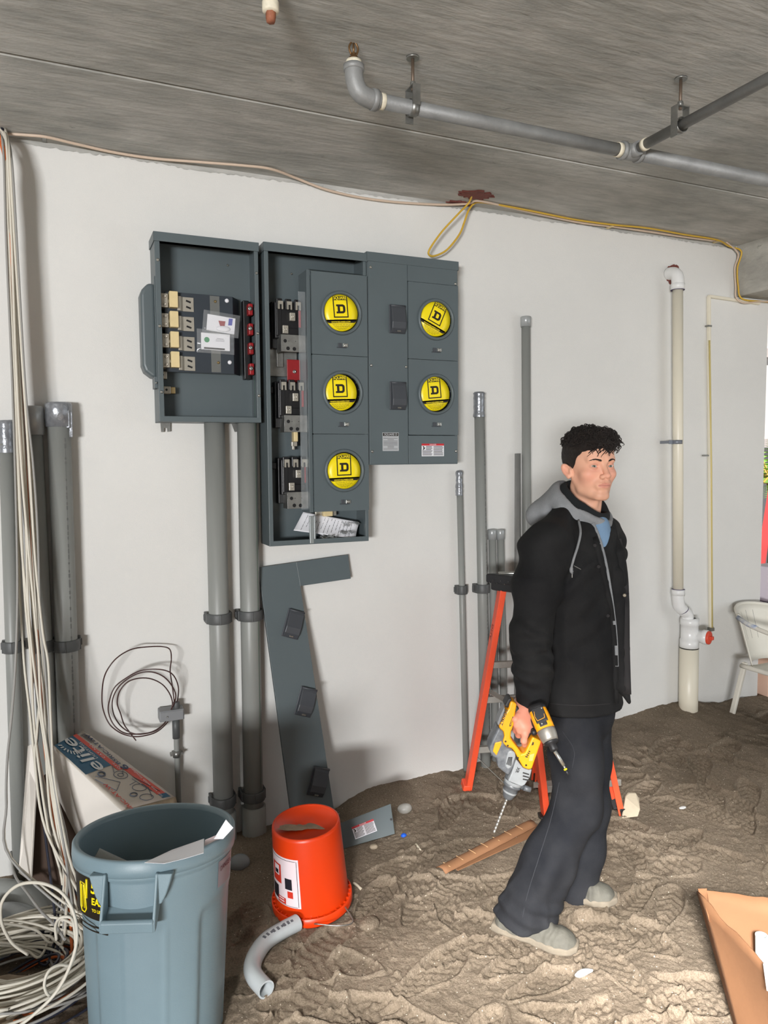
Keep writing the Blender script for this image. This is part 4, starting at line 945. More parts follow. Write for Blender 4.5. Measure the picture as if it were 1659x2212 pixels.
for (x, y, a, b_, l, sd) in ((1028, 420, .10, .055, 'larger reddish brown firestop patch on ceiling where the yellow cable enters', 3), (992, 439, .075, .03, 'smaller reddish brown firestop smear at the wall and ceiling corner', 5)):
    p = at_z(x, y, CEIL); p[1] = min(p[1], -b_ * 0.9); rr = random.Random(sd); n = 34; mb = MB()
    V = [(p[0] + a * (0.75 + rr.uniform(-.25, .3)) * math.cos(2 * math.pi * k / n), min(p[1] + b_ * (0.8 + rr.uniform(-.2, .3)) * math.sin(2 * math.pi * k / n), -0.004), CEIL - 0.006) for k in range(n)]
    mb.add(V + [(v[0], v[1], CEIL + 0.002) for v in V], [tuple(range(n - 1, -1, -1))] + [(k, (k + 1) % n, n + (k + 1) % n, n + k) for k in range(n)])
    tag(build(mb, 'firestop_patch', M_fire), l, 'firestop')
# thin cream raceway dropping from the corner
ra = at_wall(1531, 640, 0.012); rb = at_wall(1535, 1355, 0.012); rc = at_wall(1640, 656, 0.012)
T = thing('raceway', (rb[0], -0.012, rb[2]), 'thin cream raceway with yellow cable dropping beside the white drain stack', 'raceway')
mb = MB(); mb.beam(ra, rb, 0.016, 0.02, up=EY); mb.beam(ra + UP * 0.0, rc, 0.016, 0.02, up=EY); build(mb, 'channel', M_drain, T, bevel=0.003)
mb = MB(); mb.tube([ra + EY * 0.012 - UP * 0.25, (ra + rb) / 2 + EY * 0.012, rb + EY * 0.012], 0.0048, 8); build(mb, 'cable', mat('pale yellow jacket', (204, 186, 120), 0.5), T)
for z in (2.36, 1.62): mb = MB(); mb.box((ra[0] - 0.016, -0.026, z - 0.005), (ra[0] + 0.016, -0.004, z + 0.004)); build(mb, 'clip', M_galv, T)
mb = MB(); mb.box((rb[0] - 0.016, -0.03, rb[2] - 0.02), (rb[0] + 0.012, -0.004, rb[2] + 0.0)); build(mb, 'clip', M_galv, T)

# ---- sprinkler pipework under the ceiling
hp = at_z(892, 123, CEIL); ty = hp[1]                # plane of the main
def on_main(px, py): return at_wall(px, py, -ty)
m0 = on_main(892, 233); mz = m0[2]
e0 = on_main(808, 216); tee_ = on_main(1362, 326); tee_[2] = mz; e0[2] = mz
T = thing('sprinkler_pipe', (tee_[0], ty, mz), 'grey steel sprinkler pipe with elbow and branch hung under the concrete ceiling', 'pipe')
r = 0.021
mb = MB(); mb.tube([(e0[0], ty, mz), (tee_[0] - 0.03, ty, mz)], r, 24); mb.tube([(tee_[0] + 0.03, ty, mz), (5.3, ty, mz)], r * 1.1, 24); build(mb, 'main_pipe', M_steelpipe, T)
mb = MB(); mb.tube([(tee_[0], ty - 0.03, mz), (tee_[0], -3.6, mz)], 0.017, 20); build(mb, 'branch_pipe', M_steelpipe, T)
mb = MB(); mb.tube(spline([(e0[0] + 0.015, ty, mz), (e0[0] - 0.01, ty, mz), (e0[0] - 0.045, ty, mz + 0.012), (e0[0] - 0.062, ty, mz + 0.045), (e0[0] - 0.064, ty, mz + 0.085)], 6), 0.027, 24)
mb.lathe([(0.027, 0), (0.031, 0.001), (0.031, 0.016), (0.027, 0.017)], (e0[0] - 0.064, ty, mz + 0.07), UP, 24); mb.lathe([(0.027, 0), (0.031, 0.001), (0.031, 0.016), (0.027, 0.017)], (e0[0] - 0.008, ty, mz), EX, 24); el = build(mb, 'elbow', M_steelpipe, T)
mb = MB(); mb.lathe([(0.0215, 0), (0.0235, 0.001), (0.0235, 0.018), (0.0215, 0.019)], (e0[0] + 0.014, ty, mz), EX, 20); mb.lathe([(0.0, 0), (0.024, 0.001), (0.023, 0.012), (0.0, 0.013)], (e0[0] - 0.064, ty, mz + 0.087), UP, 20); build(mb, 'thread', M_thread, el)
sp = np.array([e0[0] - 0.064, ty, mz + 0.10]); top = CEIL - sp[2] - 0.02
mb = MB(); mb.lathe([(0.014, 0), (0.014, 0.008), (0.008, 0.012), (0.008, 0.02)], sp, UP, 14)
for s_ in (-1, 1): mb.tube(spline([sp + UP * 0.015 + EX * 0.008 * s_, sp + UP * 0.035 + EX * 0.014 * s_, sp + UP * 0.055 + EX * 0.004 * s_], 5), 0.003, 8)
mb.cyl(sp + UP * 0.02, sp + UP * 0.05, 0.003, 8); mb.lathe([(0.0005, 0.052), (0.022, 0.055), (0.022, 0.058), (0.0005, 0.06)], sp, UP, 18); build(mb, 'sprinkler_head', M_brz, T)
mb = MB(); mb.tube([(tee_[0] - 0.045, ty, mz), (tee_[0] + 0.045, ty, mz)], 0.027, 24); mb.tube([(tee_[0], ty, mz), (tee_[0], ty - 0.045, mz)], 0.024, 20)
for s_ in (-1, 1): mb.lathe([(0.027, 0), (0.031, 0.001), (0.031, 0.014), (0.027, 0.015)], (tee_[0] + s_ * 0.036 - 0.007, ty, mz), EX, 24)
te = build(mb, 'tee', M_steelpipe, T)
mb = MB(); mb.lathe([(0.022, 0), (0.0245, 0.001), (0.0245, 0.016), (0.022, 0.017)], (tee_[0] - 0.062, ty, mz), EX, 20); mb.lathe([(0.0, 0), (0.0205, 0.001), (0.0205, 0.016), (0.0, 0.017)], (tee_[0], ty - 0.062, mz), -EY * -1, 20); build(mb, 'thread', M_thread, te)
def hanger(p, along):
    p = np.asarray(p); side = np.cross(UP, along)
    mb = MB(); mb.cyl((p[0], p[1], p[2] + 0.05), (p[0], p[1], CEIL), 0.005, 10); hh = build(mb, 'hanger_rod', mat('threaded rod', (120, 104, 90), 0.5, 0.6), T)
    mb = MB(); mb.cyl((p[0], p[1], CEIL - 0.006), (p[0], p[1], CEIL - 0.0005), 0.02, 14); mb.lathe([(0.008, 0), (0.01, 0.004), (0.008, 0.014)], (p[0], p[1], p[2] + 0.062), UP, 8); build(mb, 'flange', M_galv, hh)
    mb = MB()
    mb.obox(p + UP * 0.01 + side * (r + 0.004), along, side, UP, 0.013, 0.0015, 0.048); mb.obox(p + UP * 0.03 - side * (r + 0.004), along, side, UP, 0.013, 0.0015, 0.03)
    mb.obox(p + UP * 0.058, along, side, UP, 0.013, r + 0.005, 0.0015)
    mb.lathe([(r + 0.002, -0.012), (r + 0.004, -0.012), (r + 0.004, 0.012), (r + 0.002, 0.012)], p, along, 18, a0=math.pi * 0.0, a1=2 * math.pi)
    build(mb, 'pipe_hanger', M_galv, hh)
hanger((m0[0], ty, mz), EX)
bp = at_z(1452, 268, mz); hanger((tee_[0], bp[1], mz), np.array([0, 1.0, 0]))
# second sprinkler stub at the very top edge of the picture
st = at_z(585, -45, CEIL); sx = st[0] + 0.0; 
s2 = at_wall(585, 38, -st[1])
T = thing('sprinkler_stub', (s2[0], st[1], s2[2]), 'short white and rusty sprinkler stub hanging from the ceiling at the top edge', 'pipe stub')
mb = MB(); mb.tube([(s2[0], st[1], s2[2] + 0.03), (s2[0], st[1], CEIL)], 0.021, 18); build(mb, 'pipe', M_steelpipe, T)
mb = MB(); mb.lathe([(0.0, 0.012), (0.0195, 0.012), (0.0215, 0.016), (0.0215, 0.036), (0.02, 0.04)], (s2[0], st[1], s2[2]), UP, 18); build(mb, 'white_thread', M_thread, T)
mb = MB(); mb.lathe([(0.0005, -0.012), (0.011, -0.012), (0.0135, 0.0), (0.0135, 0.014)], (s2[0], st[1], s2[2]), UP, 6); build(mb, 'rusty_plug', mat('rust', (150, 92, 66), 0.7, 0, 0.3, 40), T)

# ---- hanging bundle of cables at the left, continuing into a heap of loops on the sand
hc_ = on_sand(62, 2132)
rr = random.Random(12)
spec = [(0, 'o')] * 2 + [(0, 'k')] * 3 + [(0, 'g')] * 4 + [(0, 'w')] * 13
cols = {'w': (M_cablew, 'white'), 'g': (M_cableg, 'grey'), 'k': (M_cablek, 'navy'), 'o': (M_cableo, 'orange')}
# photo paths: (x, y, metres out from the wall)
paths_w = [
 [(10, 330), (18, 480), (28, 760), (38, 1000), (48, 1190), (70, 1390), (80, 1480), (96, 1600), (120, 1760), (150, 1900)],
 [(14, 320), (24, 500), (34, 780), (46, 1010), (62, 1200), (82, 1400), (88, 1520), (104, 1640), (132, 1800), (160, 1940)],
 [(16, 330), (28, 520), (40, 790), (50, 960), (56, 1140), (62, 1330), (78, 1480), (92, 1580), (112, 1700), (140, 1850)],
 [(18, 330), (30, 520), (48, 800), (60, 980), (70, 1180), (78, 1330), (86, 1480), (80, 1590), (76, 1660), (100, 1800)],
 [(12, 320), (20, 520), (30, 760), (36, 960), (40, 1150), (44, 1300), (52, 1430), (64, 1540), (76, 1650), (96, 1790)],
 [(20, 330), (32, 530), (50, 820), (64, 1020), (76, 1210), (92, 1360), (104, 1430), (110, 1560), (118, 1690), (148, 1850)],
 [(8, 330), (14, 520), (26, 800), (34, 1050), (38, 1260), (34, 1420), (26, 1540), (16, 1640), (14, 1740), (24, 1850)],
 [(22, 340), (34, 540), (52, 840), (68, 1000), (78, 1150), (84, 1330), (94, 1440), (104, 1560), (116, 1700), (142, 1870)],
 [(15, 330), (26, 540), (42, 830), (50, 1060), (66, 1240), (74, 1400), (70, 1500), (78, 1600), (100, 1720), (126, 1860)],
 [(19, 330), (30, 560), (46, 860), (58, 1080), (70, 1270), (84, 1420), (96, 1520), (100, 1640), (110, 1760), (138, 1890)],
 [(11, 330), (20, 560), (34, 860), (44, 1100), (54, 1290), (66, 1420), (72, 1540), (84, 1660), (104, 1790), (136, 1920)],
 [(17, 330), (25, 560), (38, 850), (52, 1060), (62, 1230), (76, 1360), (90, 1470), (98, 1600), (120, 1740), (152, 1880)]]
side_words = ['straightest', 'second', 'third', 'fourth']
labels_w = ['white cable at the outer left of the hanging bundle', ]
k = 0
for (_, c) in spec:
    m, word = cols[c]
    base = paths_w[k % 12]; jx = 0 if c == 'w' else rr.uniform(-5, 8)
    off0 = rr.uniform(0.03, 0.12) if c != 'w' else rr.uniform(0.10, 0.17)
    if c == 'o': off0 = rr.uniform(0.10, 0.14)
    if c == 'g': off0 = rr.uniform(0.10, 0.18); jx = rr.uniform(-2, 4)
    if c == 'k': off0 = rr.uniform(0.07, 0.15); jx = rr.uniform(-1, 5)
    if c == 'o': base = [(9, 330), (12, 400), (17, 470), (25, 560), (40, 700), (52, 960), (78, 1330), (92, 1560), (108, 1700), (140, 1880)]; jx = rr.uniform(-1, 5)
    pts = []
    for i, (x, y) in enumerate(base):
        y2 = y + rr.uniform(-8, 8); f = (y2 - 300) / 1600
        o_ = off0 + 0.30 * max(0, f - 0.25) ** 1.4 + 0.75 * max(0, f - 0.72) ** 1.2
        pts.append(at_wall(x + jx * (1 - 0.3 * f), y2, o_))
    pts.insert(0, np.array([pts[0][0] - 0.02 + rr.uniform(-.01, .01), -0.03 - rr.uniform(0, .05), CEIL - 0.002]))
    # heap of loops on the ground
    a0 = rr.uniform(0.2, 1.0); turns = rr.uniform(1.6, 3.0); R0 = rr.uniform(0.10, 0.25); tilt = rr.uniform(-0.06, 0.06); ph = rr.uniform(0, 6.28); h0 = 0.012 + 0.005 * k
    nn = int(turns * 14)
    for q in range(nn):
        a = a0 + q / 14 * 2 * math.pi; R_ = R0 * (1 + 0.12 * math.sin(a * 0.37 + ph)); x = hc_[0] - 0.02 + R_ * math.cos(a) * 1.1 + 0.02 * math.sin(ph); y = hc_[1] + 0.0 + R_ * math.sin(a) * 0.9
        pts.append(np.array([x, y, hc_[2] + h0 + 0.02 * math.sin(a + ph) + 0.012 * (q / nn) + tilt * math.cos(a)]))
    lab = {'w': 'white cable in the hanging bundle ending in the heap on the sand', 'g': 'grey cable in the hanging bundle ending in the heap on the sand', 'k': 'navy cable in the hanging bundle ending in the heap on the sand', 'o': 'orange cable in the hanging bundle ending in the heap on the sand'}[c]
    cable(pts, {'w': 0.0044, 'g': 0.0042, 'k': 0.0045, 'o': 0.005}[c], m, lab, name='hanging_cable', group=word + ' cables in the hanging bundle', n=6, seg=7)
    k += 1
# loose ends looping up in front of the heap
D_ = lambda L: [at_depth(x, y, d_) for x, y, d_ in L]
cable(D_([(60, 2062, 2.2), (25, 2035, 2.16), (3, 1990, 2.12), (6, 1945, 2.1), (40, 1912, 2.08), (90, 1908, 2.06), (135, 1930, 2.05), (160, 1975, 2.04), (166, 2030, 2.04), (150, 2090, 2.03), (120, 2145, 2.02), (75, 2190, 2.0), (30, 2225, 1.98)]), 0.0045, M_cablew, 'white cable end making one big open loop above the heap')
cable(D_([(122, 2030, 2.16), (120, 2000, 2.14), (130, 1983, 2.12), (152, 1982, 2.12), (160, 2000, 2.13), (162, 2060, 2.12), (140, 2110, 2.1), (110, 2150, 2.06), (96, 2130, 2.05), (104, 2100, 2.06), (126, 2085, 2.08), (150, 2086, 2.1)]), 0.0042, M_cablew, 'thin white cable curling in small hooks over the heap beside the bin')
cable(D_([(24, 1840, 2.75), (32, 1890, 2.6), (60, 1930, 2.4), (90, 1970, 2.3), (120, 2000, 2.2), (140, 2030, 2.15)]), 0.0042, M_cableg, 'grey cable sagging from the wall into the loop heap')
# ------------------------------------------------------------------ bin, bucket, boxes, ladder, chair and litter
M_bin = mat('grey blue bin plastic', (120, 141, 150), 0.42, 0, 0.05, 3, 0.06, 300)
M_bucket = mat('orange bucket plastic', (214, 58, 8), 0.36, 0, 0.03, 4)
M_lad = mat('orange fibreglass', (236, 84, 48), 0.45, 0, 0.06, 10)
M_alu = mat('dull aluminium', (165, 162, 154), 0.45, 0.5, 0.15, 12)
M_card = mat('brown cardboard', (146, 104, 72), 0.8, 0, 0.08, 5, 0.05, 90)
M_cardw = mat('white cardboard', (226, 220, 212), 0.75, 0, 0.03, 5)
M_plastic = mat('white resin', (226, 222, 210), 0.4, 0, 0.04, 6)

# ---- bin
bt = np.array([0.224, -1.073, 0.56]); bn = nrm(np.array([0.037, 0.113, 1.0])); R0, R1 = 0.22, 0.183
bb = bt - bn * 0.575
T = thing('waste_bin', bb, 'large round grey-blue plastic waste bin in the left foreground', 'bin')
ra = nrm(np.array([0.224 - 0.0, -1.073 + 3.2, 0.0])); toward = -ra; toward = nrm(toward - bn * np.dot(toward, bn)); tleft = nrm(np.cross(bn, toward)) * -1
rot = lambda a: toward * math.cos(a) + tleft * math.sin(a)          # a > 0 turns to the picture's left
nseg = 180; hs = np.concatenate([np.linspace(0, 0.50, 40), np.linspace(0.505, 0.575, 12)])
def bin_r(h, a):
    base = R1 + (0.213 - R1) * h / 0.575
    if h > 0.535: base = 0.213 + 0.006
    # recessed side channels below the handle
    d_ = (a - math.radians(-6) + math.pi) % (2 * math.pi) - math.pi
    rec = 0
    for c_, w_ in ((math.radians(-62), 0.50), (math.radians(78), 0.50)):
        e = abs(((a - c_ + math.pi) % (2 * math.pi)) - math.pi); topz = 0.43 - 0.02 * (e / w_) ** 2
        s_ = 1 / (1 + math.exp((e - w_) * 60)) * 1 / (1 + math.exp((h - topz) * 160)); rec = max(rec, s_)
    rib = 0
    for c_ in (math.radians(-5.5), math.radians(23)):
        e = abs(((a - c_ + math.pi) % (2 * math.pi)) - math.pi); rib = max(rib, math.exp(-(e / 0.022) ** 2) / (1 + math.exp((h - 0.40) * 200)))
    return base - 0.009 * rec + 0.0035 * rib
G = np.array([[bb + bn * h + bin_r(h, 2 * math.pi * k / nseg) * rot(2 * math.pi * k / nseg) for k in range(nseg + 1)] for h in hs])
mb = MB(); mb.sheet(G[:, ::-1])
Gi = np.array([[bb + bn * h + (R1 + (0.213 - R1) * h / 0.575 - 0.012) * rot(2 * math.pi * k / 72) for k in range(73)] for h in (0.02, 0.2, 0.4, 0.575)])
mb.sheet(Gi); mb.lathe([(0.0005, 0.02), (R1 - 0.009, 0.02)], bb, bn, 48); mb.lathe([(R1, 0), (0.0005, 0.001)], bb, bn, 48)
build(mb, 'body', M_bin, T)
mb = MB(); mb.lathe([(0.201, 0.575), (0.203, 0.583), (0.209, 0.587), (0.217, 0.587), (0.2205, 0.582), (0.2215, 0.560), (0.2200, 0.544), (0.213, 0.542)], bb, bn, 96); build(mb, 'rim', M_bin, T)
for side, ca in ((0, math.radians(17)), (1, math.radians(197))):
    d0, t0 = rot(ca), nrm(np.cross(bn, rot(ca))); o = bb + bn * 0.0
    mb = MB(); W_ = 0.066
    for s_ in (-1, 1):                               # side cheeks, flaring out from the rim to the grip
        mb.prism([(0.205, 0.558), (0.222, 0.558), (0.2315, 0.52), (0.252, 0.445), (0.250, 0.425), (0.238, 0.428), (0.203, 0.47)], o + t0 * (s_ * W_ - 0.004), d0, bn, t0, 0, 0.008)
    mb.prism([(0.236, 0.425), (0.252, 0.425), (0.256, 0.452), (0.250, 0.458), (0.240, 0.455)], o - t0 * W_, d0, bn, t0, 0, 2 * W_)
    mb.prism([(0.20, 0.462), (0.238, 0.43), (0.240, 0.436), (0.20, 0.470)], o - t0 * W_, d0, bn, t0, 0, 2 * W_)
    for s_ in (-1, 1):                               # outer gusset
        mb.prism([(s_ * (W_ - 0.002), 0.556), (s_ * (W_ + 0.040), 0.556), (s_ * (W_ + 0.034), 0.535), (s_ * (W_ + 0.024), 0.505), (s_ * (W_ + 0.012), 0.482), (s_ * (W_ - 0.002), 0.478)], o, t0, bn, d0, 0.198, 0.2215)
    build(mb, 'handle', M_bin, T, bevel=0.003)
a_c = math.radians(56)
def on_bin(a, h, lift=0.001): return bb + bn * h + (R1 + (0.213 - R1) * h / 0.575 + lift) * rot(a)
def bin_patch(a0, a1, h0, h1, m, name, parent, lift=0.001, n=14):
    mb = MB(); mb.sheet(np.array([[on_bin(a1 + (a0 - a1) * i / n, h, lift) for i in range(n + 1)] for h in (h0, h1)])); return build(mb, name, m, parent)
st_ = bin_patch(math.radians(35), math.radians(88), 0.425, 0.53, M_ink, 'warning_sticker', T, 0.0012)
for q in (0, 1):
    mb = MB(); mb.sheet(np.array([[on_bin(math.radians(36 + i * 5), 0.405 - q * 0.012 + dh, 0.002) for i in range(10)][::-1] for dh in (0.0, 0.004)])); build(mb, 'black_band', M_ink, T)
ta = math.radians(45); tt = nrm(np.cross(bn, rot(ta)))
lettering('50', 0.042, on_bin(ta, 0.507, 0.002), tt, bn, M_yink, st_, bold=0.001, lift=0.0008); lettering('EAS', 0.024, on_bin(ta, 0.472, 0.002), tt, bn, M_yink, st_, bold=0.0008, lift=0.0008); lettering('TO LIFT', 0.011, on_bin(ta, 0.449, 0.002), tt, bn, M_yink, st_, bold=0.0003, lift=0.0008)
ta = math.radians(62); tt = nrm(np.cross(bn, rot(ta)))
mb = MB(); P = lambda x, y: on_bin(ta - x / 0.21, 0.475 + y, 0.0022)
mb.tube([P(-0.012, 0.035), P(-0.016, -0.03), P(-0.008, -0.04), P(0.008, -0.04), P(0.016, -0.03), P(0.012, 0.035), P(-0.012, 0.035)], 0.0018, 6); mb.tube([P(-0.006, -0.03), P(-0.004, 0.03), P(0.006, 0.03), P(0.006, -0.03)], 0.0015, 6); mb.tube([P(0.024, 0.05), P(0.02, 0.0)], 0.003, 6)
build(mb, 'yellow_symbol', M_yink, st_)
sr = bin_patch(math.radians(-72), math.radians(-50), 0.455, 0.525, mat('grey pink sticker', (140, 128, 134), 0.5), 'red_sticker', T, 0.0012)
ta = math.radians(-60); tt = nrm(np.cross(bn, rot(ta))); lettering('DANGER', 0.017, on_bin(ta, 0.505, 0.002), tt, bn, mat('dark red print', (96, 40, 52), 0.6), sr, bold=0.0003, lift=0.001)
# contents: sheets and cut pipe
RQ = lambda x, y, z: at_plane(x, y, bt + bn * z, bn)
def sheet_fan(name, label, poly, n_, parent=None, m=None):
    a = [np.asarray(p, float) for p in poly]; nn_ = nrm(np.cross(a[1] - a[0], a[2] - a[0])); mb = MB()
    mb.add([p for p in a] + [p - nn_ * 0.0008 for p in a], [tuple(range(len(a))), tuple(range(2 * len(a) - 1, len(a) - 1, -1))] + [(i, i + len(a), (i + 1) % len(a) + len(a), (i + 1) % len(a)) for i in range(len(a))])
    return tag(build(mb, name, m or M_white), label, 'paper')
sheet_fan('folded_paper', 'long folded white paper lying across the bin mouth', [RQ(312, 1864, 0.014), RQ(372, 1836, 0.016), RQ(441, 1812, 0.03), RQ(440, 1843, 0.022), RQ(400, 1855, 0.018), RQ(355, 1866, 0.015)], 0)
sheet_fan('creased_paper', 'white paper sticking up at the right rim of the bin', [RQ(462, 1812, 0.02), RQ(488, 1770, 0.075), RQ(504, 1788, 0.05), RQ(482, 1812, 0.02)], 0)
sheet_fan('paper_scrap', 'pale pinkish folded scrap between the two white sheets in the bin', [RQ(440, 1840, -0.0), RQ(443, 1815, 0.015), RQ(482, 1798, 0.03), RQ(496, 1795, 0.02), RQ(470, 1820, 0.0)], 0, m=mat('pinkish paper', (206, 192, 192), 0.7))
def hollow(name, pts, r, m, label, cat, wall=0.006, seg=28, parent=None):
    P = np.asarray(pts, float); mb = MB(); mb.tube(P, r, seg, cap=False)
    Q_ = P[::-1]; mb.tube(Q_, r - wall, seg, cap=False)
    for e, t_ in ((P[0], P[0] - P[1]), (P[-1], P[-1] - P[-2])): mb.lathe([(r - wall, 0), (r, 0)], e, t_, seg)
    o = build(mb, name, m, parent)
    return tag(o, label, cat) if label else o
pp0, pp1 = RQ(207, 1856, -0.09), RQ(245, 1872, -0.14)
hollow('cut_pipe', [RQ(204, 1852, -0.05), RQ(204, 1852, -0.05) * 0.35 + (bb + bn * 0.43) * 0.65], 0.026, M_pvc, 'short cut piece of grey pipe inside the bin at its left', 'pipe offcut')
mb = MB(); rr = random.Random(3)
for k in range(1):
    N = 16; G = np.zeros((N, N, 3))
    for i in range(N):
        for j in range(N):
            a = 2 * math.pi * j / (N - 1); q = i / (N - 1) * 0.192
            G[i, j] = bb + bn * (0.40 + rr.uniform(-.012, .016)) + rot(a) * q
    mb.sheet(G)
tag(build(mb, 'rubbish_shade_sheet', mat('rubbish and shade film', (24, 23, 22), 0.6)), 'dark crumpled rubbish sheet standing in for shade inside the bin', 'rubbish')  # dark rubbish sheet set high to darken the bin's inside like shade
mb = MB(); rp_ = bb + bn * 0.42 + CF * 0.08 + CR * 0.03; mb.lathe([(0.05, 0), (0.056, 0.004), (0.058, 0.02), (0.05, 0.024), (0.045, 0.02)], rp_, nrm(bn + CR * 0.3), 24)
tag(build(mb, 'plastic_ring', mat('dull ring', (120, 112, 92), 0.5)), 'tan plastic ring lying among the rubbish in the bin', 'ring')

# ---- orange bucket standing upside down
kt = np.array([0.777, -0.73, 0.3225]); kb = np.array([0.802, -0.718, 0.008]); kn = nrm(kt - kb); kh = np.linalg.norm(kt - kb); RT, RB = 0.1195, 0.134
T = thing('bucket', kb, 'orange plastic bucket standing upside down on the sand', 'bucket')
mb = MB(); mb.lathe([(RB, 0), (RB - 0.001, 0.04), (RT + 0.003, kh - 0.012), (RT + 0.001, kh - 0.002), (RT - 0.004, kh), (RT - 0.008, kh - 0.002), (RT - 0.010, kh - 0.007), (0.03, kh - 0.007), (0.0005, kh - 0.0065)], kb, kn, 72)
mb.lathe([(RB - 0.004, 0.0), (RT - 0.003, kh - 0.011)], kb, kn, 48); body = build(mb, 'body', M_bucket, T)
mb = MB(); mb.lathe([(RB, 0.0), (RB + 0.010, 0.001), (RB + 0.012, 0.006), (RB + 0.012, 0.034), (RB + 0.009, 0.036), (RB + 0.0075, 0.034), (RB + 0.007, 0.012), (RB - 0.001, 0.011)], kb, kn, 72)
for k in range(36):
    a = 2 * math.pi * k / 36; u, v = perp(kn); d_ = u * math.cos(a) + v * math.sin(a); mb.obox(kb + kn * 0.024 + d_ * (RB + 0.004), np.cross(kn, d_), d_, kn, 0.003, 0.006, 0.0115)
build(mb, 'rim', M_bucket, T)
ktow = nrm(CAM - kb); ktow = nrm(ktow - kn * np.dot(ktow, kn)); kl = nrm(np.cross(ktow, kn))
krot = lambda a: ktow * math.cos(a) + kl * math.sin(a)
if np.dot(kl, CR) > 0: kl = -kl
def on_k(a, h, lift=0.001): return kb + kn * h + (RB - 0.001 + (RT + 0.003 - RB) * (h - 0.04) / (kh - 0.05) + lift) * krot(a)
def kpatch(a0, a1, h0, h1, m, name, parent, lift):
    mb = MB(); n = 16; mb.sheet(np.array([[on_k(a1 + (a0 - a1) * i / n, h0 + (h1 - h0) * j / 6, lift) for i in range(n + 1)] for j in range(7)])); return build(mb, name, m, parent)
dg = math.radians
M_lab = mat('pale label', (228, 212, 216), 0.45); M_labr = mat('label red', (200, 52, 34), 0.5); M_labk = mat('label black', (28, 26, 34), 0.5)
lb = kpatch(dg(18), dg(82), 0.066, 0.244, M_lab, 'paper_label', T, 0.001)
for (a0, a1, h0, h1) in ((21, 21.8, 0.07, 0.2375), (23, 80, 0.069, 0.0705), (23, 80, 0.236, 0.2375)): kpatch(dg(a0), dg(a1), h0, h1, M_labk, 'border_line', lb, 0.0016)
kpatch(dg(52), dg(76), 0.142, 0.212, M_labr, 'red_panel', lb, 0.0016); kpatch(dg(56), dg(69), 0.17, 0.207, M_lab, 'white_panel', lb, 0.0022)
kpatch(dg(58), dg(67), 0.175, 0.19, M_labk, 'panel_print', lb, 0.0027)
kpatch(dg(44), dg(62), 0.072, 0.094, M_labr, 'red_banner', lb, 0.0016); kpatch(dg(60), dg(78), 0.08, 0.13, M_labk, 'black_print', lb, 0.0016)
for h in (0.0785, 0.0875): kpatch(dg(47), dg(59), h, h + 0.004, M_lab, 'banner_print', lb, 0.0022)
kpatch(dg(31), dg(44), 0.13, 0.17, M_labk, 'dark_patch', lb, 0.0016); kpatch(dg(30), dg(40), 0.10, 0.124, M_labr, 'red_patch', lb, 0.0016)
mb = MB(); rr = random.Random(11); u, v = perp(kn)
for k in range(1):
    n = 40; pts = []
    for i in range(n):
        a = 2 * math.pi * i / n; q = 0.06 + 0.03 * math.sin(a * 2 + 1) + rr.uniform(-.01, .01); pts.append(kt - kn * 0.006 + (CR * math.cos(a) * q * 1.15 + CF * (math.sin(a) * q * 0.55 - 0.03)))
    mb.add([kt - kn * 0.0055 - CF * 0.03] + pts, [(0, 1 + i, 1 + (i + 1) % n) for i in range(n)])
dm = mat('settled sand dust', (132, 112, 92), 0.95, 0, 0.2, 40); build(mb, 'dust', dm, T)
mb = MB(); ku = nrm(CR * 0.9 - CF * 0.44); mb.tube(spline([kb + kn * 0.03 + ku * (RB + .005) - CF * .02, kb + ku * 0.17 - CF * 0.06 + UP * 0.01, kb + CR * 0.11 - CF * 0.16 + UP * 0.012, kb + CR * 0.02 - CF * 0.152 + UP * 0.014], 6), 0.0022, 8); build(mb, 'bail_wire', M_galv, T)

# ---- white lamp carton with printed top
TL, TR, BR, BL = np.array([-0.044, -0.244, 0.561]), np.array([0.066, -0.033, 0.532]), np.array([0.389, -0.244, 0.28]), np.array([0.176, -0.478, 0.371])
bn_ = nrm(np.cross(BL - TL, TR - TL)); bn_ = bn_ if bn_[2] > 0 else -bn_
S = lambda s_, t_: TL * (1 - s_) * (1 - t_) + BL * s_ * (1 - t_) + BR * s_ * t_ + TR * (1 - s_) * t_
dn = np.array([-0.05, -0.02, -1.0])
T = thing('printed_carton', (TL + BR) / 2 + dn * 0.42, 'white carton with blue and red printed top tilted behind the grey bin', 'carton')
mb = MB(); hh = 0.40; q = [TL, BL, BR, TR]; lo = [p + dn * (hh if i in (0, 1) else 0.26 if i == 2 else 0.4) for i, p in enumerate(q)]
for i in range(4):
    j = (i + 1) % 4
    if i == 2 - 0 and False: continue
    mb.add([q[i], q[j], lo[j], lo[i]], [(0, 3, 2, 1)])
mb.add(lo, [(0, 1, 2, 3)]); mb.add([p - bn_ * 0.002 for p in q], [(0, 1, 2, 3)])
build(mb, 'box_body', M_cardw, T)
mb = MB(); N = 14; Gp = np.zeros((N, N, 3)); rr = random.Random(6)
for i in range(N):
    for j in range(N):
        s_, t_ = i / (N - 1), j / (N - 1); Gp[i, j] = S(s_, t_) + bn_ * (0.004 * math.sin(math.pi * t_) * (0.3 + s_) + 0.0015 * rr.random())
mb.sheet(Gp, thick=0.003); build(mb, 'top_flap', mat('greyed white card', (206, 198, 186), 0.75, 0, 0.05, 8), T)
mb = MB(); e_ = S(1, 0); f_ = S(1, 1); rr = random.Random(2); rag = []
for i in range(13):
    t_ = i / 12; rag.append([S(1, t_) + bn_ * 0.002, S(1, t_) + nrm(BR - TR) * 0.012 * (1 + 0.4 * rr.random()) - UP * (0.028 + 0.010 * rr.random())])
mb.sheet(np.array(rag), thick=0.002); build(mb, 'torn_edge', mat('torn card', (186, 170, 146), 0.85, 0, 0.15, 30), T)
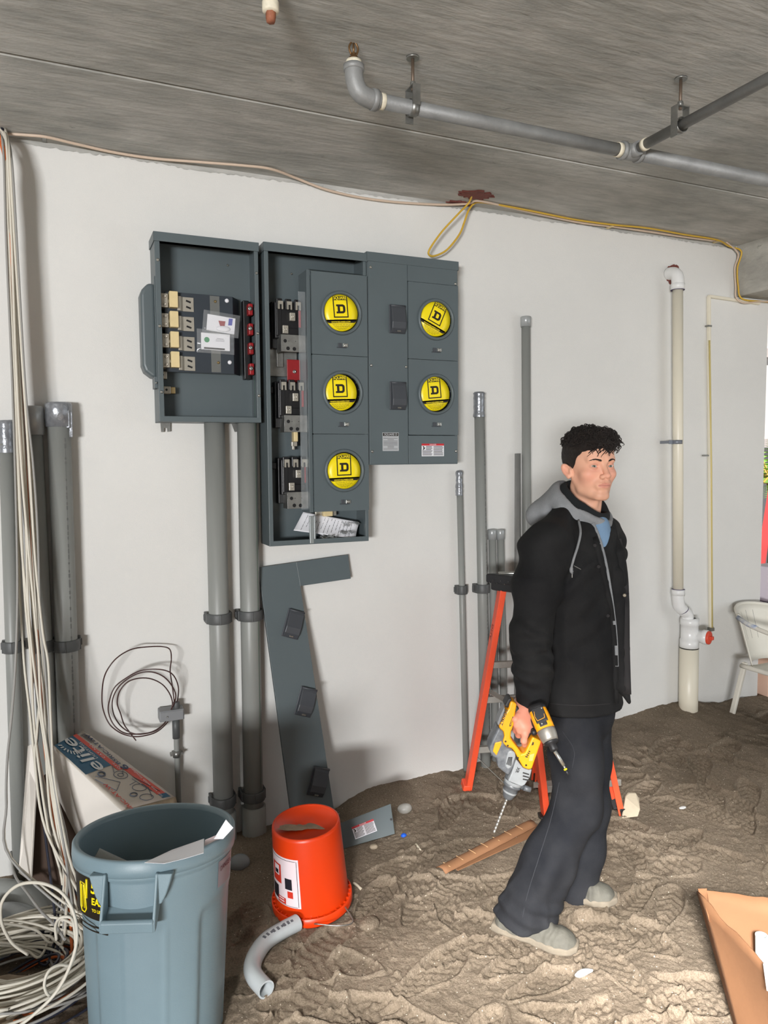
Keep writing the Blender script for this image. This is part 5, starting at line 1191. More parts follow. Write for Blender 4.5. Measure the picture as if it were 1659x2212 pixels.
def S2(s_, t_, l=0.0018): return S(s_, t_) + bn_ * (0.004 * math.sin(math.pi * min(max(t_, 0), 1)) * (0.3 + s_) + 0.0014 + l)
def cpatch(s0, s1, t0, t1, m, name, l=0.001):
    mb = MB(); n = 8; mb.sheet(np.array([[S2(s0 + (s1 - s0) * i / n, t0 + (t1 - t0) * j / n, l) for j in range(n + 1)] for i in range(n + 1)])); return build(mb, name, m, T)
M_navy = mat('teal blue print', (30, 92, 124), 0.55); M_cred = mat('carton red print', (218, 84, 66), 0.55); M_cnavy = mat('navy print', (44, 62, 98), 0.55)
cpatch(0.0, 0.46, 0.02, 0.62, M_navy, 'blue_panel'); cpatch(0.0, 0.54, 0.62, 0.74, M_cred, 'red_stripe'); cpatch(0.55, 0.93, 0.74, 0.92, M_cred, 'red_banner'); cpatch(0.93, 0.985, 0.76, 0.93, M_navy, 'blue_badge')
lx, ly = nrm(TL - BL), None; ly = nrm(np.cross(bn_, lx)); ly = ly if np.dot(ly, TL - TR) > 0 else -ly
if np.dot(np.cross(lx, ly), bn_) < 0: lx2 = lx
L_ = lambda txt, size, s_, t_, m, **k: lettering(txt, size, S2(s_, t_, 0.003), lx, ly, m, T, **k)
M_cw = mat('carton white print', (220, 224, 224), 0.5)
L_('elite', 0.115, 0.235, 0.34, M_cw, bold=0.0012, lift=0.0005); L_('LIGHTING', 0.022, 0.22, 0.53, M_cw, lift=0.0005); L_('CAT. NO.', 0.021, 0.26, 0.68, M_cw, lift=0.0005); L_('QTY', 0.02, 0.49, 0.68, M_cw, lift=0.0005)
L_('B5RIC-AT-W', 0.034, 0.27, 0.84, M_cnavy, bold=0.0005, lift=0.0005); L_('6', 0.06, 0.53, 0.80, M_cnavy, bold=0.0012, lift=0.0005); L_('B5RIC-AT-W', 0.03, 0.86, 0.13, M_cred, bold=0.0006, lift=0.0005); L_('for use with insulation', 0.022, 0.74, 0.83, M_cw, lift=0.0005)
mb = MB()
for k in range(9): 
    a = math.pi * (0.15 + 0.7 * k / 8) + math.pi * 0.0; c_ = S2(0.08, 0.30, 0.003)
    for sgn in (1,): mb.beam(c_ + (lx * math.cos(a + .9) + ly * math.sin(a + .9)) * 0.036, c_ + (lx * math.cos(a + .9) + ly * math.sin(a + .9)) * 0.055, 0.005, 0.0006, up=bn_)
build(mb, 'sun_rays', M_cw, T)
mb = MB()
for k in range(14): mb.add([S2(0.03 + k * 0.009, 0.78, 0.002), S2(0.03 + k * 0.009 + 0.004 * (1 + k % 2 * .4), 0.78, 0.002), S2(0.03 + k * 0.009 + 0.004 * (1 + k % 2 * .4), 0.93, 0.002), S2(0.03 + k * 0.009, 0.93, 0.002)], [(0, 1, 2, 3)])
build(mb, 'barcode', M_inkgrey, T)
mb = MB()
def ell_line(s_, t_, a, b, r=0.0012, n=26): mb.tube([S2(s_ + a * math.cos(2 * math.pi * k / n), t_ + b * math.sin(2 * math.pi * k / n), 0.002) for k in range(n + 1)], r, 5)
ell_line(0.52, 0.27, 0.028, 0.06, 0.003); ell_line(0.60, 0.56, 0.05, 0.13); ell_line(0.60, 0.56, 0.02, 0.06); ell_line(0.80, 0.60, 0.045, 0.13); ell_line(0.93, 0.52, 0.04, 0.12); ell_line(0.86, 0.38, 0.022, 0.06, 0.002)
for (a, b) in (((0.66, 0.72), (0.90, 0.86)), ((0.68, 0.66), (0.88, 0.72)), ((0.52, 0.14), (0.68, 0.4)), ((0.68, 0.4), (0.76, 0.2)), ((0.76, 0.2), (0.55, 0.08)), ((0.72, 0.68), (0.74, 0.5)), ((0.82, 0.75), (0.95, 0.6)), ((0.47, 0.62), (0.55, 0.5)), ((0.54, 0.74), (0.60, 0.6))): mb.tube([S2(*a, 0.002), S2((a[0] + b[0]) / 2, (a[1] + b[1]) / 2, 0.002), S2(*b, 0.002)], 0.0011, 5)
build(mb, 'line_drawing', mat('grey ink drawing', (90, 98, 112), 0.6), T)

# white board leaning at far left; dark block added for the shadow beside it
P_ = [at_depth(66, 1612, 2.72), at_depth(74, 1700, 2.66), at_depth(36, 1890, 2.46), at_depth(30, 1830, 2.5)]
T = thing('leaning_board', P_[3] - UP * 0.1, 'white cardboard sheet leaning on the conduits behind the cable bundle', 'cardboard sheet')
A, B = at_depth(60, 1612, 2.76), at_depth(78, 1690, 2.7); c0, c1 = at_depth(40, 1885, 2.62), at_depth(66, 1905, 2.5)
nn_ = nrm(np.cross(B - A, c0 - A)); nn_ = nn_ if np.dot(nn_, CAM - A) > 0 else -nn_
mb = MB(); V = [A, at_depth(68, 1608, 2.74), B, c1, c0]
mb.add(V + [p - nn_ * 0.006 for p in V], [tuple(range(5)), tuple(range(9, 4, -1))] + [(i, 5 + i, 5 + (i + 1) % 5, (i + 1) % 5) for i in range(5)]); build(mb, 'sheet', M_cardw, T)
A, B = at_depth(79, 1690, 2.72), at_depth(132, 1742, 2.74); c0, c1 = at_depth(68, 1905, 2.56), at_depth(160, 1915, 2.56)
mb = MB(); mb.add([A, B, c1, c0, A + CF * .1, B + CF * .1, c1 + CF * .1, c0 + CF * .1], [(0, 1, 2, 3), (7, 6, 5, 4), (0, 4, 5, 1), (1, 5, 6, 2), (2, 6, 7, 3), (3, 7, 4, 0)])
tag(build(mb, 'shadow_block', mat('shadow dark brown', (70, 54, 44), 0.85)), 'dark brown block standing in for shadow under the printed carton', 'carton')

# grey pipe bends, dark bag and sandbag heap at the left edge
z0 = 0.0
hollow('conduit_bend', spline([on_sand(-30, 1930, .05), on_sand(15, 1925, .055), on_sand(70, 1945, .05), on_sand(105, 1985, .05)], 6), 0.043, M_pvc, 'upper of two thick grey pipe bends lying at the left edge', 'pipe bend')
hollow('conduit_bend', spline([on_sand(-30, 1985, .045), on_sand(20, 1975, .045), on_sand(72, 1990, .045), on_sand(100, 2025, .04)], 6), 0.040, M_pvcl, 'lower of two thick grey pipe bends lying at the left edge', 'pipe bend')
def lump(name, c, r, m, label, cat, seed, amp=0.25, fr=9.0, h=0.006, stretch=None):
    c = np.asarray(c, float); r = np.asarray(r, float)
    fn = lambda P: s_ell(P, c, r) + amp * min(r) * noise3(P, fr, seed) + amp * 0.4 * min(r) * noise3(P, fr * 2.7, seed + 1)
    return tag(blob(name, fn, c - r * 1.5, c + r * 1.5, h, m), label, cat)
lump('plastic_bag', on_sand(120, 2000, .05), (0.06, 0.06, 0.05), mat('black glossy film', (34, 38, 46), 0.22), 'small black plastic bag between the cable heap and the bin', 'bag', 3, 0.6, 16, 0.005)
lump('sandbag', on_sand(8, 2185, .02), (0.085, 0.12, 0.065), mat('beige sacking', (128, 112, 92), 0.9, 0, 0.15, 12, 0.3, 60), 'beige sand-filled sack in the bottom left corner', 'sack', 5, 0.35, 11)
lump('sand_clod', on_sand(40, 2010, .0), (0.10, 0.09, 0.05), M_sand, 'mound of damp sand inside the pipe bends at left', 'sand mound', 6, 0.35, 12)

# ---- orange step ladder
def sz(x, y): return top_z(x, y)
A, B, Cc, D = [np.array(p) for p in ((1.758, -0.175), (1.935, -0.565), (2.267, -0.693), (2.09, -0.303))]
zc = 1.065; e_ = nrm(np.array([*(Cc - B), 0])); g_ = nrm(np.array([*(B - A), 0]))
mid = np.array([*((A + B + Cc + D) / 4), 0]) + e_ * 0.0
topw = 0.125
T = thing('step_ladder', (mid[0], mid[1], 0), 'orange fibreglass step ladder with black top standing behind the man', 'ladder')
capc = mid + UP * zc - e_ * 0.03
mb = MB(); mb.obox(capc, e_, g_, UP, topw + 0.045, 0.075, 0.022); mb.obox(capc - UP * 0.03, e_, g_, UP, topw + 0.035, 0.06, 0.025)
tc_ = build(mb, 'top_cap', mat('black ladder plastic', (38, 38, 40), 0.5, 0, 0.1, 20), T, bevel=0.008, seg=3)
mb = MB()
for i in range(6):
    for s_ in (-1, 1):
        p = capc - e_ * (topw + 0.0455) + g_ * (-0.05 + 0.02 * i) + UP * (-0.005 if i % 2 else -0.018); mb.lathe([(0.004, 0), (0.003, 0.002), (0.0003, 0.0025)], p, -e_, 8)
        p = capc - g_ * (-0.076) * s_ + e_ * (-topw + 0.045 * i) + UP * (-0.005 if i % 2 else -0.015); mb.lathe([(0.004, 0), (0.003, 0.002), (0.0003, 0.0025)], p, g_ * s_, 8)
build(mb, 'rivet', M_galv, tc_)
def rail(base, sidesgn, frontsgn, m=M_lad):
    b0 = np.array([base[0], base[1], sz(*base) - 0.01]); t0 = capc + e_ * sidesgn * topw + g_ * frontsgn * 0.045 - UP * 0.03
    ax_ = nrm(t0 - b0); w = e_; d_ = nrm(np.cross(ax_, w)); mb = MB()
    L_ = np.linalg.norm(t0 - b0)
    mb.obox((b0 + t0) / 2, w, d_, ax_, 0.0025, 0.031, L_ / 2)                              # web
    for q in (-1, 1): mb.obox((b0 + t0) / 2 + d_ * q * 0.030 - w * sidesgn * 0.012, w, d_, ax_, 0.0135, 0.0025, L_ / 2)
    r_ = build(mb, 'rail', m, T, bevel=0.002)
    return b0, t0, ax_, d_, r_
Ra = rail(A, -1, -1); Rd = rail(D, 1, -1); Rb = rail(B, -1, 1); Rc = rail(Cc, 1, 1)
for (a_, b_, sn) in ((Rb, Rc, 'step'),):
    for f in (0.16, 0.42, 0.68):
        p, q = a_[0] + (a_[1] - a_[0]) * f, b_[0] + (b_[1] - b_[0]) * f; mb = MB(); mb.obox((p + q) / 2, nrm(q - p), g_, UP, np.linalg.norm(q - p) / 2 - 0.004, 0.036, 0.003)
        mb.obox((p + q) / 2 + g_ * 0.035 - UP * 0.012, nrm(q - p), g_, UP, np.linalg.norm(q - p) / 2 - 0.004, 0.002, 0.014); mb.obox((p + q) / 2 - g_ * 0.035 - UP * 0.012, nrm(q - p), g_, UP, np.linalg.norm(q - p) / 2 - 0.004, 0.002, 0.014)
        build(mb, sn, M_alu, T, bevel=0.001)
for f in (0.20, 0.45, 0.62):
    p, q = Ra[0] + (Ra[1] - Ra[0]) * f, Rd[0] + (Rd[1] - Rd[0]) * f; mb = MB(); mb.beam(p, q, 0.022, 0.03, up=UP); build(mb, 'brace', M_alu, T, bevel=0.002)
for s_, (p0_, q0_) in ((-1, (Ra, Rb)), (1, (Rd, Rc))):
    f = 0.5; p, q = p0_[0] + (p0_[1] - p0_[0]) * f, q0_[0] + (q0_[1] - q0_[0]) * f; mb = MB(); m_ = (p + q) / 2 - UP * 0.03; mb.beam(p - e_ * s_ * .02, m_ - e_ * s_ * .02, 0.004, 0.028, up=e_); mb.beam(m_ - e_ * s_ * .02, q - e_ * s_ * .02, 0.004, 0.028, up=e_); build(mb, 'spreader', M_alu, T)
for s_, (p0_, q0_) in ((-1, (Ra, Rd)),):
    p, q = p0_[0] + (p0_[1] - p0_[0]) * 0.19, q0_[0]; mb = MB(); mb.beam(p, p + (q - p) * 0.5 - UP * 0.08, 0.02, 0.003); build(mb, 'diagonal_brace', M_alu, T)
for R_ in (Ra, Rb, Rc, Rd):
    mb = MB(); mb.obox(R_[0] + R_[2] * 0.012, e_, R_[3], R_[2], 0.018, 0.036, 0.026); build(mb, 'foot', M_black if R_ is not Ra else M_lad, T, bevel=0.004)
for R_, f in ((Rb, 0.86),):
    mb = MB(); c_ = R_[0] + (R_[1] - R_[0]) * f - e_ * 0.0032; mb.obox(c_, R_[2], R_[3], e_, 0.075, 0.022, 0.0006); lb = build(mb, 'sticker', mat('ladder white sticker', (222, 214, 208), 0.5, col2=(214, 84, 56), scale=60), T)
c_ = Ra[0] + (Ra[1] - Ra[0]) * 0.78 - e_ * 0.0032
lettering('AHG', 0.036, c_, Ra[2], np.cross(-e_, Ra[2]), mat('marker ink', (110, 46, 34), 0.7), T, lift=0.0006)
# black hook and loose tool on the ladder top
mb = MB(); q = capc + UP * 0.026; mb.tube([q - e_ * (topw + 0.03) - g_ * 0.02, q + e_ * 0.02 - g_ * 0.02], 0.008, 12); tag(build(mb, 'steel_bar', M_steel), 'short steel bar lying on the black ladder top', 'bar')
# work boot heel of rubber and paper scrap at the right ladder foot
bx_ = on_sand(1326, 1752); mb = MB()
P0 = at_depth(1312, 1690, 3.42); P1 = at_depth(1330, 1738, 3.36)
mb.obox((P0 + P1) / 2, nrm(P1 - P0), nrm(np.cross(P1 - P0, CF)), nrm(np.cross(P1 - P0, np.cross(P1 - P0, CF))), 0.075, 0.022, 0.03)
for k in range(8): mb.obox(P0 + (P1 - P0) * (k / 7 * 1.0) - CF * 0.03, nrm(P1 - P0), nrm(np.cross(P1 - P0, CF)), CF, 0.003, 0.024, 0.004)
tag(build(mb, 'rubber_pad', M_black, bevel=0.004), 'black ribbed rubber pad beside the right ladder foot', 'rubber pad')
mb = MB(); o = on_sand(1362, 1768); V = [at_depth(x, y, d_) for x, y, d_ in ((1344, 1768, 3.26), (1352, 1722, 3.32), (1358, 1714, 3.34), (1374, 1714, 3.34), (1380, 1724, 3.33), (1383, 1748, 3.27), (1378, 1764, 3.25))]
nn_ = -CF
mb.add(V + [p + CF * 0.012 for p in V], [tuple(range(len(V))), tuple(range(2 * len(V) - 1, len(V) - 1, -1))] + [(i, i + len(V), (i + 1) % len(V) + len(V), (i + 1) % len(V)) for i in range(len(V))])
tag(build(mb, 'wood_block', mat('pale weathered board', (188, 176, 154), 0.85, 0, 0.1, 14), bevel=0.003), 'pale board scrap propping the right ladder foot', 'board scrap')

# ---- folded cardboard strip on the sand
a, b_ = on_sand(952, 1885, .012), on_sand(1150, 1782, .012); ax_ = nrm(b_ - a); si = nrm(np.cross(UP, ax_))
T = thing('cardboard_strip', a, 'folded brown cardboard strip lying on the sand behind the man\'s legs', 'cardboard')
mb = MB(); L_ = np.linalg.norm(b_ - a); N = 22; Gs = np.zeros((N, 4, 3))
for i in range(N):
    for j in range(4): Gs[i, j] = a + ax_ * L_ * i / (N - 1) + si * (j - 1.5) * 0.018 + UP * (0.006 + (0.012 if j in (1, 2) else 0) + 0.0008 * math.sin(i * 1.7))
mb.sheet(Gs, thick=-0.003); build(mb, 'upper_fold', M_card, T)
mb = MB(); a2 = a + ax_ * 0.08 - si * 0.02; mb.obox(a2 + ax_ * L_ * 0.42 + UP * -0.002, nrm(ax_ + si * -0.07), nrm(si + ax_ * 0.07), UP, L_ * 0.45, 0.028, 0.002); build(mb, 'lower_fold', M_card, T)
mb = MB()
for k in range(7): p = a + ax_ * L_ * (0.06 + k * 0.13) + UP * 0.0205; mb.obox(p, ax_, si, UP, 0.0012, 0.02, 0.0008)
build(mb, 'crease', mat('pale crease', (214, 176, 130), 0.8), T)

# ---- grey bend of conduit in the foreground
E0, E1 = on_sand(640, 1992, .034), on_sand(577, 2137, .034)
pts = [on_sand(x, y, .031) for x, y in ((642, 1993), (610, 2010), (575, 2033), (553, 2063), (545, 2090), (552, 2112), (575, 2138))]
o = hollow('pipe_elbow', spline(pts, 8), 0.0275, mat('pale grey pvc', (176, 182, 184), 0.35, 0, 0.06, 8), 'pale grey plastic pipe elbow lying on the sand before the bucket', 'pipe elbow', wall=0.005)
mb = MB()
for k in range(9):
    t_ = 0.10 + k * 0.035; i = int(t_ * 48); P = spline(pts, 8); p = P[i]; tg = nrm(P[i + 1] - P[i]); u = nrm(UP * 0.8 - CF * 0.5); u = nrm(u - tg * np.dot(u, tg)); mb.obox(p + u * 0.0277, tg, np.cross(u, tg), u, 0.0045, 0.006 if k % 3 else 0.004, 0.0004)
build(mb, 'pipe_print', mat('dark print', (84, 88, 94), 0.6), o, bevel=0)

# ---- small litter on the sand
def litter(name, px, py, r, m, label, cat, seed=1, lift=0.0, h=0.003, amp=0.3):
    p = on_sand(px, py); p[2] = top_z(p[0], p[1]) + lift + r[2] * 0.45
    return lump(name, p, r, m, label, cat, seed, amp, 0.35 / min(r), h)
litter('cup', 874, 1752, (0.035, 0.03, 0.024), mat('clear cup', (220, 220, 215), 0.1, alpha=0.4), 'crushed clear plastic cup behind the small cover plate', 'cup', 2)
litter('blue_wire_nut', 872, 1803, (0.012, 0.009, 0.008), mat('bright blue plastic', (24, 92, 210), 0.4), 'tiny bright blue plastic piece on the sand', 'wire nut', 3, h=0.0015)
litter('pipe_offcut', 517, 1868, (0.045, 0.036, 0.036), mat('grey film wrap', (150, 156, 158), 0.25, alpha=0.85), 'wrapped grey fitting on the sand between bin and bucket', 'fitting', 4, h=0.003, amp=0.12)
litter('sand_rock', 797, 2006, (0.040, 0.03, 0.024), M_sand, 'flat clod of dried sand beside the bucket rim', 'clod', 8)
litter('stone', 808, 1828, (0.018, 0.014, 0.010), mat('pale stone', (170, 156, 136), 0.9), 'small pale stone in front of the cover plate', 'stone', 9, h=0.002)
litter('torn_label', 1262, 2106, (0.035, 0.010, 0.008), mat('white litter', (226, 226, 226), 0.5), 'torn white label scrap on the sand in the foreground', 'litter', 10, h=0.002, amp=0.5)
litter('white_scrap', 1475, 1740, (0.020, 0.009, 0.006), mat('white litter', (226, 226, 226), 0.5), 'white paper scrap on the sand to the right of the board scrap', 'litter', 11, h=0.002, amp=0.5)
for i, (x, y, a) in enumerate(((772, 1917, 2.2), (903, 1828, 1.9))):
    p = on_sand(x, y); p[2] = top_z(p[0], p[1]) + 0.006; d_ = CR * math.cos(a) + CF * math.sin(a)
    mb = MB(); mb.tube(spline([p - d_ * 0.025, p + UP * 0.003, p + d_ * 0.025], 4), 0.005, 8); tag(build(mb, 'cigarette_butt', mat('off white paper', (206, 196, 176), 0.7)), ('white stub on the sand right of the bucket', 'white stub on the sand below the blue plastic piece')[i], 'stub')
rr = random.Random(31)

# ---- white garden chair at the right edge
T_loc = on_sand(1579, 1540); cs_ = 0.80
u_ = nrm(np.array([0.08, -1.0, 0])); v_ = nrm(np.array([1.0, 0.08, 0]))          # u: facing direction (to the right), v: away from the camera
c0 = T_loc - UP * 0.04 + u_ * 0.225 + v_ * 0.215
T = thing('garden_chair', (c0[0], c0[1], c0[2]), 'white plastic garden chair cut off by the right edge of the picture', 'chair')
K = lambda a, b, c: c0 + u_ * a + v_ * b + UP * c
sh = 0.33
mb = MB(); N = 10; Gs = np.array([[K(-0.17 + 0.38 * i / 9, -0.19 + 0.38 * j / 9, sh - 0.012 * math.sin(math.pi * j / 9)) for j in range(10)] for i in range(10)]); mb.sheet(Gs, thick=0.004)
mb.tube(spline([K(-0.18, -0.2, sh), K(0.05, -0.205, sh - 0.005), K(0.21, -0.2, sh - 0.01)], 5), 0.014, 8); mb.tube(spline([K(0.21, -0.2, sh - .01), K(0.23, 0, sh - 0.015), K(0.21, 0.2, sh - .01)], 5), 0.014, 8); build(mb, 'seat', M_plastic, T)
mb = MB(); Gs = []
for i in range(9):
    h = i / 8; row = []
    for j in range(25):
        a = -1 + 2 * j / 24; w = 0.17 + 0.055 * h; x = -0.17 - 0.10 * h - 0.05 + 0.09 * a * a * (1 + 0.5 * h); row.append(K(x, a * w, sh + 0.32 * h * (1 - 0.10 * a * a)))
    Gs.append(row)
Gs = np.array(Gs); mb.sheet(Gs, thick=0.005); mb.tube(Gs[-1], 0.009, 8); bk = build(mb, 'backrest', M_plastic, T)
mb = MB()
for j in (6, 9, 12, 15, 18):
    mb.tube([Gs[i][j] + u_ * 0.004 for i in range(3, 8)], 0.0018, 6)
build(mb, 'slot', M_inkgrey, bk)
for s_ in (-1, 1):
    mb = MB(); mb.tube(spline([K(-0.20, s_ * 0.215, sh + 0.29), K(-0.12, s_ * 0.235, sh + 0.255), K(0.05, s_ * 0.24, sh + 0.225), K(0.19, s_ * 0.235, sh + 0.21), K(0.235, s_ * 0.225, sh + 0.17), K(0.225, s_ * 0.21, sh)], 6), [0.013] * 31, 8); build(mb, 'armrest', M_plastic, T)
    for e in (-1, 1):
        mb = MB(); top = K(0.19 * e if e > 0 else -0.165, s_ * 0.185, sh + 0.02); bot = K(0.235 if e > 0 else -0.225, s_ * 0.215, 0.0); ax_ = nrm(bot - top)
        mb.beam(top, bot, 0.03, 0.022, up=v_); build(mb, 'leg', M_plastic, T, bevel=0.006)
mb = MB(); mb.tube([K(-0.19, -0.228, sh + 0.283), K(-0.12, -0.2365, sh + 0.257), K(-0.06, -0.239, sh + 0.246)], 0.0138, 8); build(mb, 'blue_stain', mat('blue paint stain', (132, 148, 180), 0.5, col2=(214, 212, 204), scale=24), T)

# boxes behind the chair, and the place outside seen past the end of the wall
ob = np.array([4.35, 0.10, 0.08])
def carton(name, c, h3, m, label, txt=None):
    mb = MB(); c = np.asarray(c, float); mb.box(c - np.array(h3), c + np.array(h3)); t = thing(name, c - UP * h3[2], label, 'box'); build(mb, 'box_body', m, t, bevel=0.004)
    return t
cx0 = at_wall(1646, 1400, 0.0)
M_pinkbox = mat('pale lilac box', (232, 222, 232), 0.6); M_purp = mat('purple stripe', (92, 52, 112), 0.5)
ypl = -0.02
bt_ = carton('stacked_box', (4.17, 0.06, 0.26), (0.17, 0.1, 0.16), mat('pinkish tan box', (226, 190, 168), 0.7), 'tan and lilac printed box behind the chair at right edge')
lettering('BEBE', 0.055, (4.04, -0.041, 0.27), UP, -EX, M_purp, bt_, bold=0.001)
bt2 = carton('stacked_box', (4.17, 0.06, 0.56), (0.165, 0.1, 0.135), M_pinkbox, 'lilac box with purple band on top of the tan box')
mb = MB(); mb.box((4.0, -0.0425, 0.52), (4.335, -0.0405, 0.545)); build(mb, 'purple_band', M_purp, bt2)
bt3 = carton('stacked_box', (4.22, 0.06, 0.81), (0.16, 0.1, 0.11), M_pinkbox, 'topmost pale box of the stack beyond the wall end')
mb = MB(); mb.box((4.055, -0.0425, 0.84), (4.38, -0.0405, 0.87)); build(mb, 'brown_band', mat('brown band', (150, 92, 62), 0.6), bt3)

# outside: pale building front, palm and a red ladder rail
mb = MB(); mb.box((8.0, 6.0, 1.75), (30, 6.3, 9.0)); mb.box((8.0, 7.5, 0), (30, 7.6, 1.75)); bld = thing('building', (19, 6.1, 0), 'pale building front across the way seen past the wall end', 'building'); build(mb, 'wall', mat('pale facade', (236, 232, 230), 0.8), bld)
mb = MB(); mb.box((8.0, 5.92, 1.75), (30, 6.0, 1.9)); mb.box((8.0, 5.92, 3.3), (30, 6.0, 3.45)); build(mb, 'ledge', mat('facade ledge', (206, 196, 194), 0.8), bld)
mb = MB(); mb.box((11.5, 5.96, 2.0), (11.56, 6.0, 3.3)); mb.box((11.9, 5.96, 2.0), (11.94, 6.0, 3.3)); build(mb, 'window_bar', mat('window bar', (180, 186, 196), 0.5), bld)
pt = at_depth(1668, 1000, 9.0); pal = thing('palm_tree', (pt[0], pt[1], 0), 'green palm with yellow stems outside past the wall end', 'palm')
mb = MB(); mb.tube(spline([np.array([pt[0] + .1, pt[1], 0]), np.array([pt[0] + .12, pt[1], 0.9]), np.array([pt[0] + .05, pt[1], 1.3])], 5), 0.09, 10); build(mb, 'trunk', mat('palm trunk', (150, 116, 70), 0.8), pal)
rr = random.Random(5); lf = MB(); stems = MB()
for k in range(26):
    a = rr.uniform(0, 6.28); L_ = rr.uniform(0.6, 1.1); el_ = rr.uniform(0.1, 1.2); b0 = np.array([pt[0] + .05, pt[1], 1.25])
    d_ = np.array([math.cos(a) * math.cos(el_), math.sin(a) * math.cos(el_), math.sin(el_)])
    P = spline([b0, b0 + d_ * L_ * 0.5, b0 + d_ * L_ - UP * 0.25 * L_], 8); stems.tube(P, 0.012, 5)
    sd = nrm(np.cross(d_, UP))
    for i in range(3, len(P) - 1):
        for s_ in (-1, 1): lf.add([P[i], P[i] + sd * s_ * 0.16 + d_ * 0.12 - UP * 0.05, P[i + 1]], [(0, 1, 2)])
build(stems, 'stem', mat('yellow palm stem', (196, 158, 70), 0.6), pal); fr = build(lf, 'frond', mat('palm leaf', (130, 176, 70), 0.5), pal); fr['kind'] = 'stuff'
a, b_ = at_depth(1648, 1190, 6.0), at_depth(1664, 1085, 6.3)
mb = MB(); d_ = nrm(b_ - a); mb.beam(a - d_ * 1.6, b_ + d_ * 0.5, 0.06, 0.03); tag(build(mb, 'ladder_rail', mat('red ladder rail', (214, 70, 70), 0.5)), 'red ladder rail standing outside past the wall end', 'ladder rail')

# ---- open cardboard box in the bottom right corner
t1 = at_z(1507, 1928, 0.33); t2 = at_z(1655, 2084, 0.345); t2 = t1 + (t2 - t1) * 1.7; t4 = at_z(1662, 1942, 0.34); t3 = t2 + (t4 - t1) * 1.1; t4 = t1 + (t4 - t1) * 1.6; t3 = t2 + (t4 - t1)
ins = 0.05; cen = (t1 + t2 + t3 + t4) / 4
b1 = at_z(1594, 2212, 0.02); b1 = np.array([b1[0], b1[1], -0.01]); sh_ = (b1 - t1); sh_[2] = 0
bot = [np.array([p[0], p[1], -0.01]) + sh_ * f for p, f in ((t1, 1.0), (t2, 0.5), (t3, -0.4), (t4, 0.3))]
T = thing('cardboard_box', sum(bot) / 4, 'open brown cardboard box of pipe fittings in the bottom right corner', 'cardboard box')
tops = [t1, t2, t3, t4]
def cwall(p, q, pb, qb, jag=0.0, bulge=0.0, seed=1):
    rr = random.Random(seed); N = 15; n_ = nrm(np.cross(q - p, pb - p)); Gs = np.zeros((N, 9, 3))
    for i in range(N):
        for j in range(9):
            u, v = i / (N - 1), j / 8; tp = p + (q - p) * u + UP * (jag * rr.uniform(-1, 0.4) if j == 0 and 0 < i < N - 1 else 0); Gs[i, j] = tp * (1 - v) + (pb + (qb - pb) * u) * v + n_ * bulge * math.sin(math.pi * u) * math.sin(math.pi * v)
    mb = MB(); mb.sheet(Gs, thick=0.004); return build(mb, 'box_wall', M_card, T)
m1 = t1 * 0.67 + t2 * 0.33 - UP * 0.012; m2 = t1 * 0.2 + t2 * 0.8 - UP * 0.03
w1 = cwall(t1 + UP * 0.005, t2, bot[0], bot[1], 0.008, 0.02, 2)
cwall(t1 + UP * 0.012, t4, bot[0], bot[3], 0.003, -0.02, 3); cwall(t4, t3, bot[3], bot[2], 0, 0, 4); cwall(t2, t3, bot[1], bot[2], 0, 0, 5)
mb = MB(); mb.add([p + UP * 0.01 for p in bot], [(0, 1, 2, 3)]); build(mb, 'box_bottom', M_card, T)
fl_ = [t1 + UP * 0.012, t1 + (t4 - t1) * 0.08 + UP * 0.015, t1 + (t4 - t1) * 0.09 - UP * 0.07 + (t2 - t1) * 0.05, t1 + (t2 - t1) * 0.12 - UP * 0.05, t1 + (t2 - t1) * 0.06 - UP * 0.005]
mb = MB(); mb.add(fl_, [tuple(range(5))]); build(mb, 'corner_flap', M_card, T)
fn_ = nrm(np.cross(t2 - t1, bot[0] - t1)); fn_ = fn_ if np.dot(fn_, CAM - t1) > 0 else -fn_
lp = lambda x, y: at_plane(x, y, (t1 + t2) / 2 + fn_ * 0.014, fn_)
mb = MB(); mb.add([lp(1648, 2081), lp(1675, 2090), lp(1680, 2150), lp(1656, 2140)], [(0, 1, 2, 3)]); build(mb, 'white_label', M_white, T)
pc0 = at_z(1645, 2020, 0.30); hollow('pipe_piece', [pc0, pc0 - UP * 0.2 + EX * 0.01], 0.0165, mat('pale green grey pvc', (206, 216, 214), 0.35), 'upright pale pipe piece inside the open cardboard box', 'pipe piece', wall=0.004)
pc1 = at_z(1635, 2072, 0.22); hollow('coupling', [pc1, pc1 - UP * 0.05 + EX * 0.02], 0.022, M_pvcd, 'dark grey coupling in the cardboard box below the pale pipe', 'coupling', wall=0.004)
# ------------------------------------------------------------------ the man
PX = at_depth
g = nrm(0.755 * CR - 0.656 * CF); sd = nrm(0.656 * CR + 0.755 * CF)          # chest direction, and his right-to-left direction
DB = 2.62
feet_z = min(on_sand(1160, 2020)[2], 0.02)
def skin_material():
    m = bpy.data.materials.new('skin'); m.use_nodes = True; nt = m.node_tree; b = nt.nodes['Principled BSDF']
    a = nt.nodes.new('ShaderNodeAttribute'); a.attribute_name = 'tint'; nt.links.new(a.outputs['Color'], b.inputs['Base Color'])
    b.inputs['Roughness'].default_value = 0.5; b.inputs['Subsurface Weight'].default_value = 0.12; b.inputs['Subsurface Radius'].default_value = (0.012, 0.005, 0.003)
    b.inputs['Specular IOR Level'].default_value = 0.35
    return m
M_skin = skin_material()
M_jacket = mat('black duck canvas', (15, 15, 17), 0.8, 0, 0.18, 5, 0.18, 420, spec=0.28, col2=(30, 30, 30))
M_trous = mat('charcoal navy work trousers', (26, 28, 33), 0.85, 0, 0.2, 5, 0.2, 240, spec=0.2, col2=(42, 43, 46))
